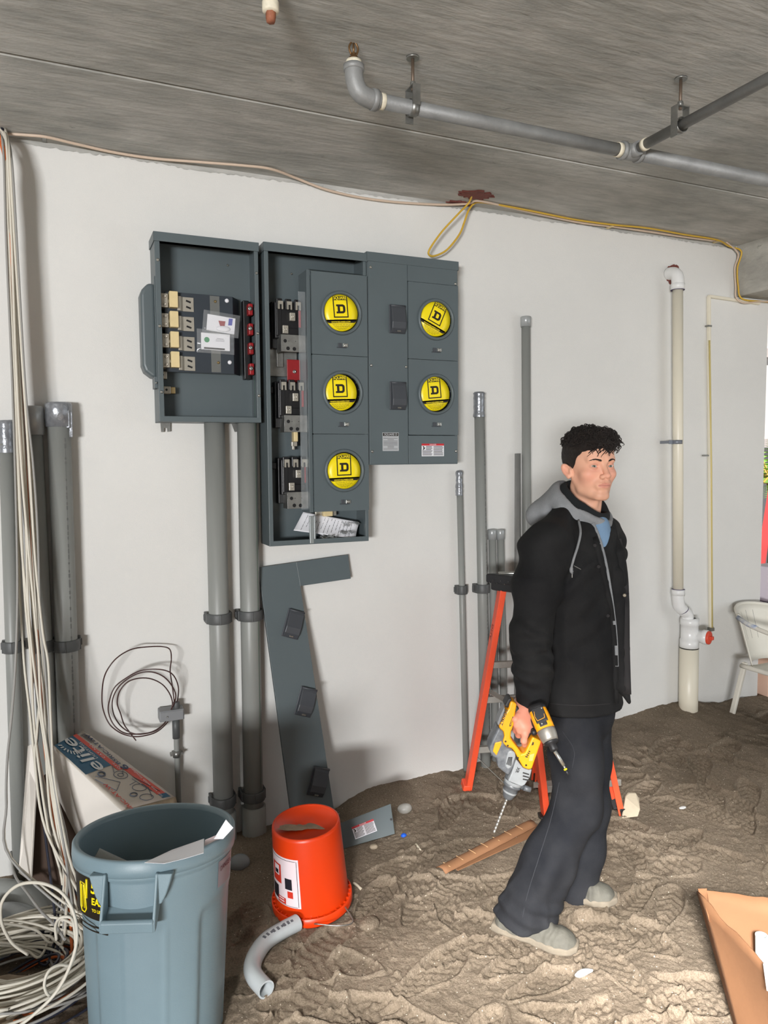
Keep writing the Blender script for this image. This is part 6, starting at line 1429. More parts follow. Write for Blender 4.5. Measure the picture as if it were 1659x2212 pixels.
M_boot = mat('dusty grey boot leather', (92, 90, 82), 0.8, 0, 0.25, 18, 0.2, 80)
M_sole = mat('pale dusty sole', (122, 113, 99), 0.9, 0, 0.15, 30)
M_hood = mat('grey fleece', (134, 136, 138), 0.9, 0, 0.08, 30, 0.3, 300)
M_lining = mat('black hood lining', (16, 20, 22), 0.95)
M_shirt = mat('light blue shirt', (112, 140, 168), 0.85, 0, 0.05, 20)
M_hair = mat('dark brown curly hair', (36, 27, 22), 0.6, 0, 0.4, 60, 0.9, 420)
M_band = mat('dark grey brown placket', (36, 34, 35), 0.85, 0, 0.1, 12)

root = thing('person', (*PX(1250, 1950, DB)[:2], 0.0), 'man in black jacket and grey hood walking right while holding two yellow power tools', 'person')

# head ------------------------------------------------------------------
hc = PX(1274, 1007, 2.60)
ya = math.radians(16); hd = nrm(CR * math.sin(ya) - CF * math.cos(ya) + UP * 0.02); hl = nrm(np.cross(hd, UP)) * -1; hl = hl if np.dot(hl, CR) > 0 else -hl
hu = nrm(np.cross(hl, hd)); hu = hu if hu[2] > 0 else -hu
HL = np.stack([hl, hd, hu])                        # local -> world rows
def to_local(p): return HL @ (np.asarray(p) - hc)
def from_local(V): return hc + V @ HL
nb = to_local(PX(1256, 1125, 2.63))
def head_sdf(P):
    x, y, z = P; ax_ = np.abs(x); Q = (ax_, y, z)
    d = s_ell(P, (0, -0.014, 0.035), (0.075, 0.097, 0.088))
    d = smin(d, s_ell(P, (0, 0.030, -0.030), (0.062, 0.060, 0.092)), 0.03)
    d = smin(d, s_cap(Q, (0.050, -0.004, -0.044), (0.043, 0.020, -0.080), 0.017, 0.012), 0.02)       # jaw angle
    d = smin(d, s_cap(Q, (0.043, 0.020, -0.080), (0.014, 0.070, -0.102), 0.012, 0.014), 0.018)
    d = smin(d, s_ell(P, (0, 0.078, -0.101), (0.020, 0.015, 0.016)), 0.016)                           # chin
    d = smin(d, s_ell(Q, (0.044, 0.056, -0.028), (0.020, 0.020, 0.016)), 0.022)                        # cheekbone
    d = smin(d, s_cap(Q, (0.012, 0.086, 0.020), (0.044, 0.072, 0.021), 0.009, 0.008), 0.016)          # brow
    d = smin(d, s_ell(P, (0, 0.058, 0.050), (0.052, 0.032, 0.040)), 0.02)                              # forehead
    d = smax(d, -s_ell(Q, (0.032, 0.099, -0.001), (0.018, 0.018, 0.0125)), 0.014)                      # eye sockets
    d = smin(d, s_cap(P, (0, 0.085, 0.010), (0, 0.108, -0.030), 0.0075, 0.0095), 0.010)               # nose bridge
    d = smin(d, s_ell(P, (0, 0.109, -0.034), (0.0105, 0.0105, 0.0095)), 0.006)
    d = smin(d, s_ell(Q, (0.0125, 0.099, -0.037), (0.0075, 0.0105, 0.0080)), 0.006)
    d = smax(d, -s_ell(Q, (0.0062, 0.103, -0.0455), (0.0036, 0.0055, 0.004)), 0.003)
    d = smin(d, s_ell(P, (0, 0.084, -0.064), (0.028, 0.014, 0.020)), 0.014)                            # muzzle
    d = smin(d, s_ell(Q, (0.0070, 0.0940, -0.0617), (0.0155, 0.0060, 0.0042)), 0.004)                   # upper lip
    d = smin(d, s_ell(P, (0, 0.0930, -0.0715), (0.0175, 0.0070, 0.0055)), 0.005)                       # lower lip
    d = smax(d, -s_cap(Q, (0.0, 0.1045, -0.0665), (0.0225, 0.094, -0.0674), 0.0024, 0.0014), 0.0025)  # mouth line
    d = smax(d, -s_ell(P, (0, 0.101, -0.053), (0.003, 0.005, 0.006)), 0.004)
    # lids
    ly_ = 0.0745; ec = (0.0315, ly_, -0.001)
    lid = s_ell(Q, ec, (0.0146, 0.0144, 0.0140)); opening = s_ell((ax_ - 0.0315, y - 0.0885, z + 0.0005 + (ax_ - 0.0315) * -0.10), (0, 0.0, -0.0004), (0.0145, 0.02, 0.0038))
    d = smin(d, smax(lid, -opening, 0.0012), 0.0035)
    # ears
    er = np.stack([np.array([0.86, 0.48, 0.10]), np.array([0.30, 0.78, 0.55]) * 1.0, np.array([-0.2, -0.5, 0.84])]); er = np.array([nrm(r) for r in er]); 
    er[1] = nrm(er[1] - er[0] * np.dot(er[0], er[1])); er[2] = np.cross(er[0], er[1]); er[2] *= np.sign(er[2][2])
    ear = s_ell(Q, (0.0805, -0.018, -0.014), (0.0065, 0.0170, 0.0300), er)
    ear = smax(ear, -s_ell(Q, (0.0845, -0.0125, -0.011), (0.0075, 0.0105, 0.0200), er), 0.003)
    ear = smin(ear, s_ell(Q, (0.0775, -0.011, -0.037), (0.005, 0.0065, 0.0065)), 0.008)
    d = smin(d, ear, 0.006)
    d = smin(d, s_ell(Q, (0.0735, -0.004, -0.016), (0.005, 0.005, 0.007)), 0.005)
    neck = s_cap(P, (0, -0.022, -0.06), (nb[0] * 0.8, nb[1] * 0.8 - 0.01, nb[2]), 0.053, 0.062)
    d = smin(d, neck, 0.020)
    d = smin(d, s_cap(Q, (0.05, -0.02, -0.07), (0.012, nb[1] + 0.045, nb[2] + 0.01), 0.009, 0.008), 0.02)
    d = smin(d, s_ell(P, (0, 0.030 + nb[1] * 0.3, -0.135), (0.010, 0.012, 0.012)), 0.02)
    return d
lo, hi = np.array([-0.105, -0.125, nb[2] - 0.05]), np.array([0.105, 0.135, 0.135]); hstep = 0.0019
Pg = grid(lo, hi, hstep); Vh, Fh = nets(head_sdf(Pg), lo, hstep); Vh = smooth_verts(Vh, Fh, 1, 0.4)
def head_tint(V):
    x, y, z = V[:, 0], V[:, 1], V[:, 2]; ax_ = np.abs(x); c = np.tile(np.array(lin((226, 172, 144))[:3]), (len(V), 1))
    def mixc(w, col): c[:] = c * (1 - w[:, None]) + np.array(lin(col)[:3]) * w[:, None]
    gau = lambda cx_, cy_, cz_, rx, ry, rz: np.exp(-(((ax_ - cx_) / rx) ** 2 + ((y - cy_) / ry) ** 2 + ((z - cz_) / rz) ** 2))
    mixc(0.55 * gau(0.045, 0.06, -0.035, 0.025, 0.05, 0.03), (222, 146, 126)); mixc(0.5 * gau(0, 0.11, -0.032, 0.014, 0.02, 0.014), (218, 140, 120))
    mixc(0.55 * gau(0.0, 0.085, -0.098, 0.04, 0.04, 0.022) , (196, 146, 124)); mixc(0.30 * gau(0.04, 0.02, -0.085, 0.03, 0.05, 0.025), (180, 140, 116))
    mixc(0.5 * gau(0, 0.09, -0.052, 0.026, 0.02, 0.007), (184, 134, 116))
    mixc(0.55 * gau(0.031, 0.09, 0.000, 0.018, 0.02, 0.012), (196, 128, 112)); mixc(0.35 * gau(0.031, 0.09, -0.016, 0.02, 0.02, 0.007), (200, 134, 124))
    lips = ((ax_ / 0.0235) ** 2 + ((z + 0.0668) / (0.0092 - 0.12 * np.maximum(ax_ - 0.01, 0))) ** 2 < 1) & (y > 0.085); mixc(lips * 0.55, (196, 120, 110))
    mixc(0.5 * gau(0.088, -0.014, -0.012, 0.010, 0.03, 0.035), (230, 150, 130))
    mixc(0.55 * np.exp(-((z + 0.0668) / 0.0022) ** 2) * (ax_ < 0.023) * (y > 0.086), (140, 78, 72))
    return c
cols = [head_tint(Vh)]; VV = [from_local(Vh)]; FF = [Fh]

# right hand wrapped on the hammer drill grip -----------------------------
Zp = lambda X, Y: (1020 + X / 5.82, 1440 + Y / 5.82)
hdp = 2.345
def HP(X, Y, d_): return PX(*Zp(X, Y), d_)
def hand_sdf(P):
    w = HP(640, 520, 2.40); k0 = HP(640, 730, 2.352)
    d = s_cap(P, HP(660, 420, 2.41), HP(650, 560, 2.395), 0.030, 0.027)
    d = smin(d, s_cap(P, HP(625, 590, 2.385), HP(600, 690, 2.362), 0.025, 0.022), 0.02)
    d = smin(d, s_cap(P, HP(690, 590, 2.385), HP(690, 740, 2.362), 0.024, 0.020), 0.02)
    d = smin(d, s_cap(P, HP(640, 600, 2.385), HP(650, 760, 2.355), 0.024, 0.021), 0.02)
    # knuckles at the lower left, each finger wrapping round the grip away from the camera
    for (kx, ky), mid, tip, r in (((545, 660), (525, 720, 2.385), (575, 730, 2.425), 0.0095), ((565, 735), (548, 800, 2.385), (600, 800, 2.425), 0.0100), ((600, 800), (585, 858, 2.38), (640, 850, 2.425), 0.0103)):
        a = HP(kx + 30, ky - 40, 2.36); b = HP(kx, ky, 2.352); m_ = HP(*mid); t_ = HP(*tip)
        f = smin(s_cap(P, a, b, r * 1.15, r * 1.12), s_cap(P, b, m_, r * 1.08, r), 0.004); f = smin(f, s_cap(P, m_, t_, r, r * 0.88), 0.004); d = smin(d, f, 0.0045)
    a, b, m_, t_ = HP(690, 760, 2.352), HP(665, 850, 2.342), HP(650, 935, 2.345), HP(655, 985, 2.365)      # index finger on the trigger
    f = smin(smin(s_cap(P, a, b, 0.0125, 0.0112), s_cap(P, b, m_, 0.0108, 0.0098), 0.004), s_cap(P, m_, t_, 0.0097, 0.0082), 0.004); d = smin(d, f, 0.005)
    a, b, t_ = HP(735, 600, 2.375), HP(775, 700, 2.36), HP(770, 775, 2.37)                                       # thumb along the far side of the grip
    f = smin(s_cap(P, a, b, 0.015, 0.0125), s_cap(P, b, t_, 0.0120, 0.0095), 0.004); d = smin(d, f, 0.006)
    return d
c_ = HP(650, 720, 2.38); lo = c_ - 0.115; Pg = grid(lo, c_ + 0.115, 0.0017); Vn, Fn = nets(hand_sdf(Pg), lo, 0.0017); Vn = smooth_verts(Vn, Fn, 1, 0.4)
def hand_tint(V):
    c = np.tile(np.array(lin((214, 146, 122))[:3]), (len(V), 1)); w = 0.35 * (0.5 + 0.5 * noise3((V[:, 0], V[:, 1], V[:, 2]), 45.0, 3))
    return c * (1 - w[:, None]) + np.array(lin((206, 128, 108))[:3]) * w[:, None]
FF.append(Fn + sum(map(len, VV))); VV.append(Vn); cols.append(hand_tint(Vn))
# left hand, relaxed behind him
lw = PX(1262, 1405, 2.80)
def lhand_sdf(P):
    dn_ = -UP; d = s_cap(P, lw + UP * 0.05, lw, 0.028, 0.025); d = smin(d, s_ell(P, lw + dn_ * 0.05, (0.034, 0.030, 0.05)), 0.02)
    for i in range(4):
        o = sd * 0.0 + g * (0.026 - 0.017 * i); k = lw + dn_ * 0.085 + o; L_ = (0.036, 0.042, 0.039, 0.030)[i]
        m_ = k + dn_ * L_ - sd * 0.010; t_ = m_ + dn_ * L_ * 0.7 - sd * 0.022
        d = smin(d, smin(s_cap(P, k, m_, 0.0095, 0.009), s_cap(P, m_, t_, 0.0088, 0.0075), 0.003), 0.004)
    d = smin(d, chain(P, [lw + dn_ * 0.03 + g * 0.02, lw + dn_ * 0.065 + g * 0.045 - sd * 0.012, lw + dn_ * 0.095 + g * 0.045 - sd * 0.022], [0.014, 0.011, 0.0085], 0.004), 0.006)
    return d
lo = lw - np.array([0.1, 0.1, 0.2]); Pg = grid(lo, lw + np.array([0.1, 0.1, 0.08]), 0.003); Vn, Fn = nets(lhand_sdf(Pg), lo, 0.003); FF.append(Fn + sum(map(len, VV))); VV.append(Vn); cols.append(hand_tint(Vn))

# joints under the clothes
shR, elR, wrR = PX(1182, 1172, 2.455), PX(1150, 1372, 2.42), PX(1150, 1515, 2.405)
shL, elL, wrL = PX(1300, 1165, 2.80), PX(1306, 1350, 2.88), lw
hipR, knR, anR = PX(1240, 1545, 2.55), PX(1243, 1745, 2.53), PX(1140, 1960, 2.535)
hipL, knL, anL = PX(1268, 1545, 2.70), PX(1274, 1740, 2.73), PX(1248, 1915, 2.765)
lev = [(1118, 1256, .085, .075), (1138, 1254, .150, .100), (1165, 1252, .185, .120), (1205, 1250, .200, .142), (1270, 1251, .198, .148), (1350, 1252, .186, .145), (1440, 1250, .186, .146), (1500, 1248, .192, .150), (1545, 1247, .198, .155)]
LZ = np.array([PX(cx_, y_, DB)[2] for y_, cx_, _, _ in lev]); LC = np.array([PX(cx_, y_, DB) for y_, cx_, _, _ in lev]); LA = np.array([l[2] for l in lev]); LB = np.array([l[3] for l in lev])
o_ = np.argsort(LZ); LZ, LC, LA, LB = LZ[o_], LC[o_], LA[o_], LB[o_]
def torso(P, grow=0.0):
    x, y, z = P; cx_ = np.interp(z, LZ, LC[:, 0]); cy_ = np.interp(z, LZ, LC[:, 1]); a = np.interp(z, LZ, LA) + grow; b = np.interp(z, LZ, LB) + grow
    dx_, dy_ = x - cx_, y - cy_; s_ = dx_ * sd[0] + dy_ * sd[1]; q = dx_ * g[0] + dy_ * g[1]
    k = (np.abs(s_ / a) ** 2.3 + np.abs(q / b) ** 2.3) ** (1 / 2.3)
    d = (k - 1) * np.minimum(a, b) * 0.85
    return smax(d, smax(z - LZ[-1], LZ[0] - z, 0.01), 0.03)
def core_sdf(P):
    d = smax(torso(P, -0.045), (LZ[0] + 0.12) - P[2], 0.02)
    for a, b, c, r in ((shR, elR, wrR, (.045, .038, .028)), (shL, elL, wrL, (.045, .038, .028)), (hipR, knR, anR, (.060, .050, .040)), (hipL, knL, anL, (.060, .046, .038))):
        d = smin(d, chain(P, [a, b, c], r, 0.03), 0.03)
    return d
lo = np.array([LC[:, 0].min() - 0.36, LC[:, 1].min() - 0.40, 0.0]); hi = np.array([LC[:, 0].max() + 0.36, LC[:, 1].max() + 0.40, LZ[-1] + 0.02])
Pg = grid(lo, hi, 0.012); Vc, Fc = nets(core_sdf(Pg), lo, 0.012); FF.append(Fc + sum(map(len, VV))); VV.append(Vc); cols.append(np.tile(np.array(lin((226, 172, 144))[:3]), (len(Vc), 1)))
body = mesh_np('body', np.vstack(VV), np.vstack(FF), M_skin, root)
ca = body.data.color_attributes.new('tint', 'FLOAT_COLOR', 'POINT'); cc = np.ones((sum(map(len, cols)), 4), np.float32); cc[:, :3] = np.vstack(cols)
if len(body.data.vertices) == len(cc): ca.data.foreach_set('color', cc.ravel())
else: print('TINT SIZE MISMATCH', len(body.data.vertices), len(cc))

# eyes, brows, hair ------------------------------------------------------
M_eye = mat('eye white', (196, 182, 174), 0.25); M_iris = mat('grey green iris', (104, 110, 98), 0.2); M_pupil = mat('pupil', (10, 10, 10), 0.1)
look = nrm(to_local(CAM)); 
for s_ in (-1, 1):
    c0 = np.array([0.0315 * s_, 0.0745, -0.001]); mb = MB(); mb.ball(from_local(c0), 0.0118, 0, 20, 14)
    e = build(mb, 'eye', M_eye, root); dr = nrm(from_local(c0 + nrm(look * 0.8 + np.array([0, 0.35, 0]))) - from_local(c0)); mb = MB()
    mb.lathe([(0.0057, 0.01045), (0.0054, 0.0109), (0.003, 0.0118), (0.0023, 0.01195)], from_local(c0), dr, 20); build(mb, 'iris', M_iris, e)
    mb = MB(); mb.lathe([(0.0024, 0.0119), (0.0012, 0.0121), (0.0002, 0.01215)], from_local(c0), dr, 14); build(mb, 'pupil', M_pupil, e)
def head_hit(p, dirn, f=head_sdf, n=60):              # march from p along dirn (local) to the skin
    p = np.array(p, float); dirn = nrm(dirn)
    for _ in range(n):
        dd = float(f((np.array([p[0]]), np.array([p[1]]), np.array([p[2]])))[0]); p = p + dirn * dd * 0.7
        if abs(dd) < 2e-4: break
    return p
rr = random.Random(17)
for s_ in (-1, 1):
    mb = MB()
    for k in range(80):
        t_ = rr.random() ** 1.2; x = s_ * (0.013 + 0.032 * t_); z = 0.0165 + 0.006 * math.sin(t_ * 2.4) - 0.004 * max(0, t_ - .7) + rr.uniform(-0.0028, 0.0028) * (1.2 - t_)
        p = head_hit((x, 0.14, z), (0, -1, 0)); d_ = nrm(np.array([s_ * 1.0, -0.25, 0.35 - 0.7 * t_ + rr.uniform(-.2, .2)]))
        q = p + d_ * 0.0075; q = head_hit((q[0], 0.14, q[2]), (0, -1, 0)); mb.tube(from_local(np.array([p + [0, 0.0004, 0], (p + q) / 2 + [0, 0.0012, 0], q + [0, 0.0006, 0]])), [0.0006, 0.0006, 0.0002], 4)
    build(mb, 'eyebrow', M_hair, root)
def hair_sdf(P):
    x, y, z = P; ax_ = np.abs(x)
    cap_ = s_ell(P, (0, -0.016, 0.040), (0.080, 0.102, 0.094))
    top = smin(s_ell(P, (0, -0.006, 0.058), (0.078, 0.096, 0.064)), s_ell(P, (0.004, 0.050, 0.084), (0.060, 0.046, 0.030)), 0.02) + 0.009 * noise3(P, 38.0, 2.0) + 0.006 * noise3(P, 75.0, 4.0)
    side = cap_ - 0.003 + 0.0012 * noise3(P, 160.0, 6.0)
    hl_ = np.where(y > -0.03, 0.0 + 0.0, -0.0); 
    front = 0.070 - np.clip((ax_ - 0.035) * 0.9, 0, 0.03)                       # hairline height at the front
    lim = np.where(y > 0.035, front, np.where(y > 0.008, 0.028, np.where(y > -0.022, -0.008 + 0 * y, -0.055)))
    lim = np.interp(y, [-0.12, -0.05, -0.028, -0.016, 0.000, 0.022, 0.034, 0.05, 0.11], [-0.075, -0.07, -0.035, 0.012, -0.012, 0.012, 0.034, 0.050, 0.054])
    lim = lim + 0.006 * noise3(P, 60.0, 8.0)
    d = smax(side, lim - z, 0.006)
    return smin(d, smax(top, 0.050 + 0.010 * noise3(P, 40.0, 9.0) - z, 0.01), 0.008)
lo, hi = np.array([-0.11, -0.14, -0.09]), np.array([0.11, 0.13, 0.165]); Pg = grid(lo, hi, 0.0025); Vr, Fr = nets(hair_sdf(Pg), lo, 0.0025)
hair_c = from_local(Vr); mb = MB()
for k in range(480):
    th = rr.uniform(0, 6.283); el_ = math.asin(rr.uniform(0.22, 1.0)) if rr.random() > 0.3 else rr.uniform(0.30, 0.62)
    d0 = np.array([math.cos(th) * math.cos(el_) * 0.8, math.sin(th) * math.cos(el_), math.sin(el_)])
    if rr.random() < 0.25: d0 = nrm(np.array([rr.uniform(-.5, .6), 0.85, rr.uniform(0.30, 0.75)]))
    p = head_hit(np.array([0, 0, 0.055]) + d0 * 0.16, -d0, hair_sdf, 40)
    if p[2] < 0.045 and p[1] > 0.0: p[2] += 0.01
    n_ = nrm(d0); u, v = perp(n_); a0 = rr.uniform(0, 6.28); R_ = rr.uniform(0.007, 0.0125); tn = rr.uniform(0.6, 1.15) * rr.choice((-1, 1)); drift = nrm(np.array([rr.uniform(-1, 1), rr.uniform(0, 1.2), rr.uniform(-.7, .3)])) * rr.uniform(0.004, 0.016)
    pts = []
    for i in range(13):
        t_ = i / 12; a = a0 + tn * 2 * math.pi * t_; rad = R_ * (1 - 0.35 * t_); pts.append(p - n_ * 0.003 + (u * math.cos(a) + v * math.sin(a)) * rad - (u * math.cos(a0) + v * math.sin(a0)) * R_ + n_ * (0.010 * math.sin(math.pi * min(1, t_ * 1.2)) + 0.002) + drift * t_)
    mb.tube(from_local(np.array(pts)), np.linspace(1, 0.25, 13) * rr.uniform(0.0016, 0.0029), 6)
for (x, z, dx_, dz_) in tuple((rr.uniform(-0.052, 0.052), rr.uniform(0.060, 0.082), rr.uniform(-0.014, 0.014), rr.uniform(-0.030, -0.012)) for _ in range(46)) + ((0.030, 0.085, 0.022, -0.014), (0.045, 0.078, 0.030, -0.006), (0.018, 0.080, 0.004, -0.030), (-0.010, 0.080, -0.010, -0.028), (-0.024, 0.076, 0.014, -0.026), (0.036, 0.080, 0.030, 0.004), (0.004, 0.082, 0.012, -0.026), (0.028, 0.074, -0.004, -0.022)):
    p = head_hit((x, 0.15, z), (0, -1, 0), hair_sdf); pts = [p + np.array([dx_ * t_ + 0.009 * math.sin(t_ * 7 + x * 200), 0.010 * math.sin(t_ * 3.0) + 0.002, dz_ * t_ * t_ + 0.004 * math.sin(t_ * 5)]) for t_ in np.linspace(0, 1, 12)]; mb.tube(from_local(np.array(pts)), np.linspace(0.0030, 0.0007, 12), 5)
nV = len(hair_c); Fl = [tuple(int(i) for i in f) for f in Fr]
mb2 = MB(); mb2.add(hair_c, Fl, 0, True); mb2.v.extend(mb.v); mb2.f.extend([tuple(i + nV for i in f) for f in mb.f]); mb2.mi.extend(mb.mi); mb2.sm.extend(mb.sm); build(mb2, 'hair', M_hair, root)

# jacket ------------------------------------------------------------------
groove = [PX(1297, 1150, 2.50), PX(1316, 1215, 2.47), PX(1331, 1300, 2.46), PX(1338, 1400, 2.46), PX(1342, 1545, 2.46)]
def jacket_sdf(P):
    d = torso(P)
    d = smin(d, s_cap(P, PX(1215, 1128, 2.56), shR, 0.045, 0.075), 0.05); d = smin(d, s_cap(P, PX(1290, 1128, 2.70), shL, 0.045, 0.075), 0.05)
    slR = chain(P, [shR, (shR + elR) / 2 - g * 0.012, elR - g * 0.01, (elR + wrR) / 2, wrR + UP * 0.002], [0.079, 0.076, 0.068, 0.062, 0.054], 0.03)
    slL = chain(P, [shL, elL, wrL], [0.075, 0.066, 0.052], 0.03)
    cutR = (P[2] - (wrR[2] - 0.016)) ; slR = smax(slR, -cutR, 0.006)
    # creases across the sleeve at the elbow and towards the cuff
    t_ = (P[2] - wrR[2]) / (shR[2] - wrR[2]); q = P[0] * CR[0] + P[1] * CR[1]
    slR = slR + 0.0065 * np.sin((P[2] * 1.0 + q * 0.55) * 120 + 7.5 * noise3(P, 9.0, 3)) * np.exp(-((t_ - 0.30) / 0.24) ** 2) * (0.45 + 0.55 * noise3(P, 12.0, 9))
    d = smin(d, slR, 0.022); d = smin(d, slL, 0.03)
    d = d + 0.010 * noise3(P, (7.0, 7.0, 4.0), 11) + 0.006 * noise3(P, (17.0, 17.0, 8.0), 12)
    d = d + 0.006 * np.abs(noise3(P, (11.0, 11.0, 6.0), 41)) - 0.0035 * np.exp(-(noise3(P, (6.0, 6.0, 3.5), 43) / 0.10) ** 2)
    d = d + 0.007 * np.sin((P[2] - 0.6 * q) * 60 + 4 * noise3(P, 5.0, 15)) * np.clip(noise3(P, 4.0, 21) + 0.2, 0, 1)
    gr = chain(P, groove, [0.006, 0.012, 0.015, 0.017, 0.022], 0.02)
    d = smax(d, -gr, 0.008)
    d = smin(d, chain(P, [PX(1330, 1240, 2.53), PX(1338, 1400, 2.52), PX(1345, 1480, 2.51), PX(1359, 1517, 2.50)], [0.026, 0.030, 0.022, 0.007], 0.02), 0.012)
    d = smax(d, -chain(P, [PX(1272, 1060, 2.58), PX(1290, 1120, 2.55), groove[1]], [0.07, 0.035, 0.008], 0.02), 0.012)      # open neck
    d = smax(d, (LZ[0] + 0.048 + 0.010 * noise3(P, 5.0, 30)) - P[2] - 2.0 * (P[2] < LZ[0] - 1), 0.004)
    return d
lo = np.array([LC[:, 0].min() - 0.40, LC[:, 1].min() - 0.42, LZ[0] - 0.02]); hi = np.array([LC[:, 0].max() + 0.36, LC[:, 1].max() + 0.42, LZ[-1] + 0.06])
jk = blob('jacket', jacket_sdf, lo, hi, 0.0055, M_jacket, root, None, 1)
def hit(px, py, f, d0=2.2, d1=2.9, lift=0.0):
    r_ = ray(px, py) / FPX; d_ = d0
    for _ in range(90):
        p = CAM + r_ * d_; v = float(f(tuple(np.array([c]) for c in p))[0])
        if v < 4e-4 or d_ > d1: break
        d_ += max(v * 0.75, 4e-4)
    return CAM + r_ * (d_ - lift)
def seam(pts, f, w, m, name, parent, lift=0.003, flat=True, n=5):
    P = []; q = [np.array([x, y, 0.0]) for x, y in pts]
    for p in spline(q, n): P.append(hit(p[0], p[1], f, lift=lift))
    P = np.array(P); mb = MB()
    if not flat: mb.tube(P, w, 8); return build(mb, name, m, parent)
    T_ = np.gradient(P, axis=0); G = []
    for i in range(len(P)):
        vw = nrm(P[i] - CAM); s_ = nrm(np.cross(nrm(T_[i]), vw)); G.append([P[i] - s_ * w, P[i], P[i] + s_ * w])
    G = np.array(G); mb.sheet(G, thick=0.0015); mb2 = MB(); return build(mb, name, m, parent)
seam([(1334, 1165), (1347, 1230), (1351, 1300), (1352, 1400), (1355, 1500)], jacket_sdf, 0.013, M_band, 'placket', jk)
seam([(1283, 1160), (1300, 1230), (1318, 1310), (1327, 1400), (1330, 1520)], jacket_sdf, 0.010, M_jacket, 'placket', jk, 0.004)
seam([(1240, 1222), (1255, 1230)], jacket_sdf, 0.0010, mat('worn crease', (122, 120, 116), 0.8), 'worn_edge', jk, 0.002)
seam([(1188, 1520), (1260, 1524), (1330, 1519)], jacket_sdf, 0.0012, M_band, 'hem_stitch', jk, 0.001)
for (x, y) in ((1349, 1286), (1345, 1228), (1285, 1178), (1293, 1224), (1313, 1330)):
    p = hit(x, y, jacket_sdf, lift=0.006); mb = MB(); mb.lathe([(0.0062, 0), (0.0062, 0.002), (0.003, 0.003), (0.0003, 0.002)], p, nrm(CAM - p), 12); build(mb, 'button', mat('dull brass button', (132, 124, 108), 0.5, 0.4) if x > 1340 else M_band, jk)
# collar flap on his left and the flared front corner
def lapel_sdf(P):
    d = chain(P, [PX(1288, 1112, 2.66), PX(1314, 1140, 2.60), PX(1336, 1195, 2.555), PX(1347, 1260, 2.53)], [0.022, 0.024, 0.020, 0.014], 0.02); return d + 0.003 * noise3(P, 20.0, 5)
c_ = PX(1318, 1180, 2.60); 
blob('collar', lapel_sdf, c_ - 0.17, c_ + 0.17, 0.005, M_jacket, jk)
def corner_sdf(P): return chain(P, [PX(1350, 1400, 2.53), PX(1353, 1470, 2.52), PX(1360, 1519, 2.52)], [0.012, 0.013, 0.006], 0.02)


# hood, lining, shirt, cords ----------------------------------------------
nk = PX(1252, 1098, 2.62)
ha = nrm(UP * 0.76 + g * 0.60); hb = nrm(np.cross(ha, sd)); hb = hb if np.dot(hb, g) > 0 else -hb
def torus(P, c, axv, u, v, Ru, Rv, r, rz):
    q = [P[i] - c[i] for i in range(3)]; U = sum(q[i] * u[i] for i in range(3)); V = sum(q[i] * v[i] for i in range(3)); W = sum(q[i] * axv[i] for i in range(3))
    k = np.sqrt((U / Ru) ** 2 + (V / Rv) ** 2) + 1e-9; rr_ = (k - 1) * min(Ru, Rv)
    return np.sqrt((rr_ / r) ** 2 + (W / rz) ** 2) * min(r, rz) - min(r, rz)
def hood_sdf(P):
    d = torus(P, nk, ha, sd, hb, 0.100, 0.108, 0.018, 0.034)
    d = smin(d, s_ell(P, nk - g * 0.115 - UP * 0.020 , (0.075, 0.075, 0.050)), 0.055)
    d = smin(d, chain(P, [nk - g * 0.10 - sd * 0.03, nk - g * 0.145 - UP * 0.035 - sd * 0.05], [0.032, 0.03], 0.02), 0.05)
    d = smax(d, -torus(P, nk + ha * 0.012, ha, sd, hb, 0.078, 0.086, 0.014, 0.06), 0.008)
    d = d + 0.003 * noise3(P, 22.0, 3) + 0.006 * np.sin((P[2] * 0.8 + (P[0] * g[0] + P[1] * g[1]) * 0.8) * 80 + 3 * noise3(P, 8.0, 4)) * np.clip(noise3(P, 7.0, 6) + .1, 0, 1)
    return d
hood = blob('hood', hood_sdf, nk - np.array([0.24, 0.24, 0.16]), nk + np.array([0.20, 0.20, 0.13]), 0.0042, M_hood, root)
def lining_sdf(P):
    d = torus(P, nk + ha * 0.012, ha, sd, hb, 0.083, 0.091, 0.014, 0.038); return d + 0.0025 * noise3(P, 25.0, 8)
blob('hood_lining', lining_sdf, nk - 0.15, nk + 0.15, 0.004, M_lining, root)
def shirt_sdf(P):
    d = smin(s_ell(P, PX(1268, 1150, 2.585), (0.07, 0.07, 0.07)), s_cap(P, PX(1292, 1135, 2.555), PX(1308, 1215, 2.545), 0.034, 0.030), 0.03)
    d = smax(d, -chain(P, [PX(1274, 1060, 2.60), PX(1281, 1112, 2.57)], [0.07, 0.032], 0.02), 0.006); return d + 0.002 * noise3(P, 24.0, 3)
c_ = PX(1285, 1150, 2.57); blob('shirt', shirt_sdf, c_ - 0.16, c_ + 0.16, 0.004, M_shirt, root)
def both(P): return np.minimum(jacket_sdf(P), np.minimum(hood_sdf(P), shirt_sdf(P)))
seam([(1281, 1130), (1295, 1165), (1309, 1220), (1322, 1300), (1330, 1370), (1333, 1440)], both, 0.0055, M_hood, 'hoodie_zip_edge', hood, 0.003)
cp_ = [hit(x, y, both, lift=0.005) for x, y in ((1250, 1124), (1254, 1150), (1248, 1180), (1240, 1205), (1234, 1228), (1236, 1240))]
mb = MB(); mb.tube(spline(cp_, 5), [0.0042] * 20 + [0.0062] * 4 + [0.003] * 2, 8); build(mb, 'drawcord', M_hood, hood); mb = MB(); mb.tube([cp_[-1], cp_[-1] - UP * 0.012], 0.0016, 6); build(mb, 'cord_tip', mat('cord tip', (170, 168, 162), 0.5), hood)

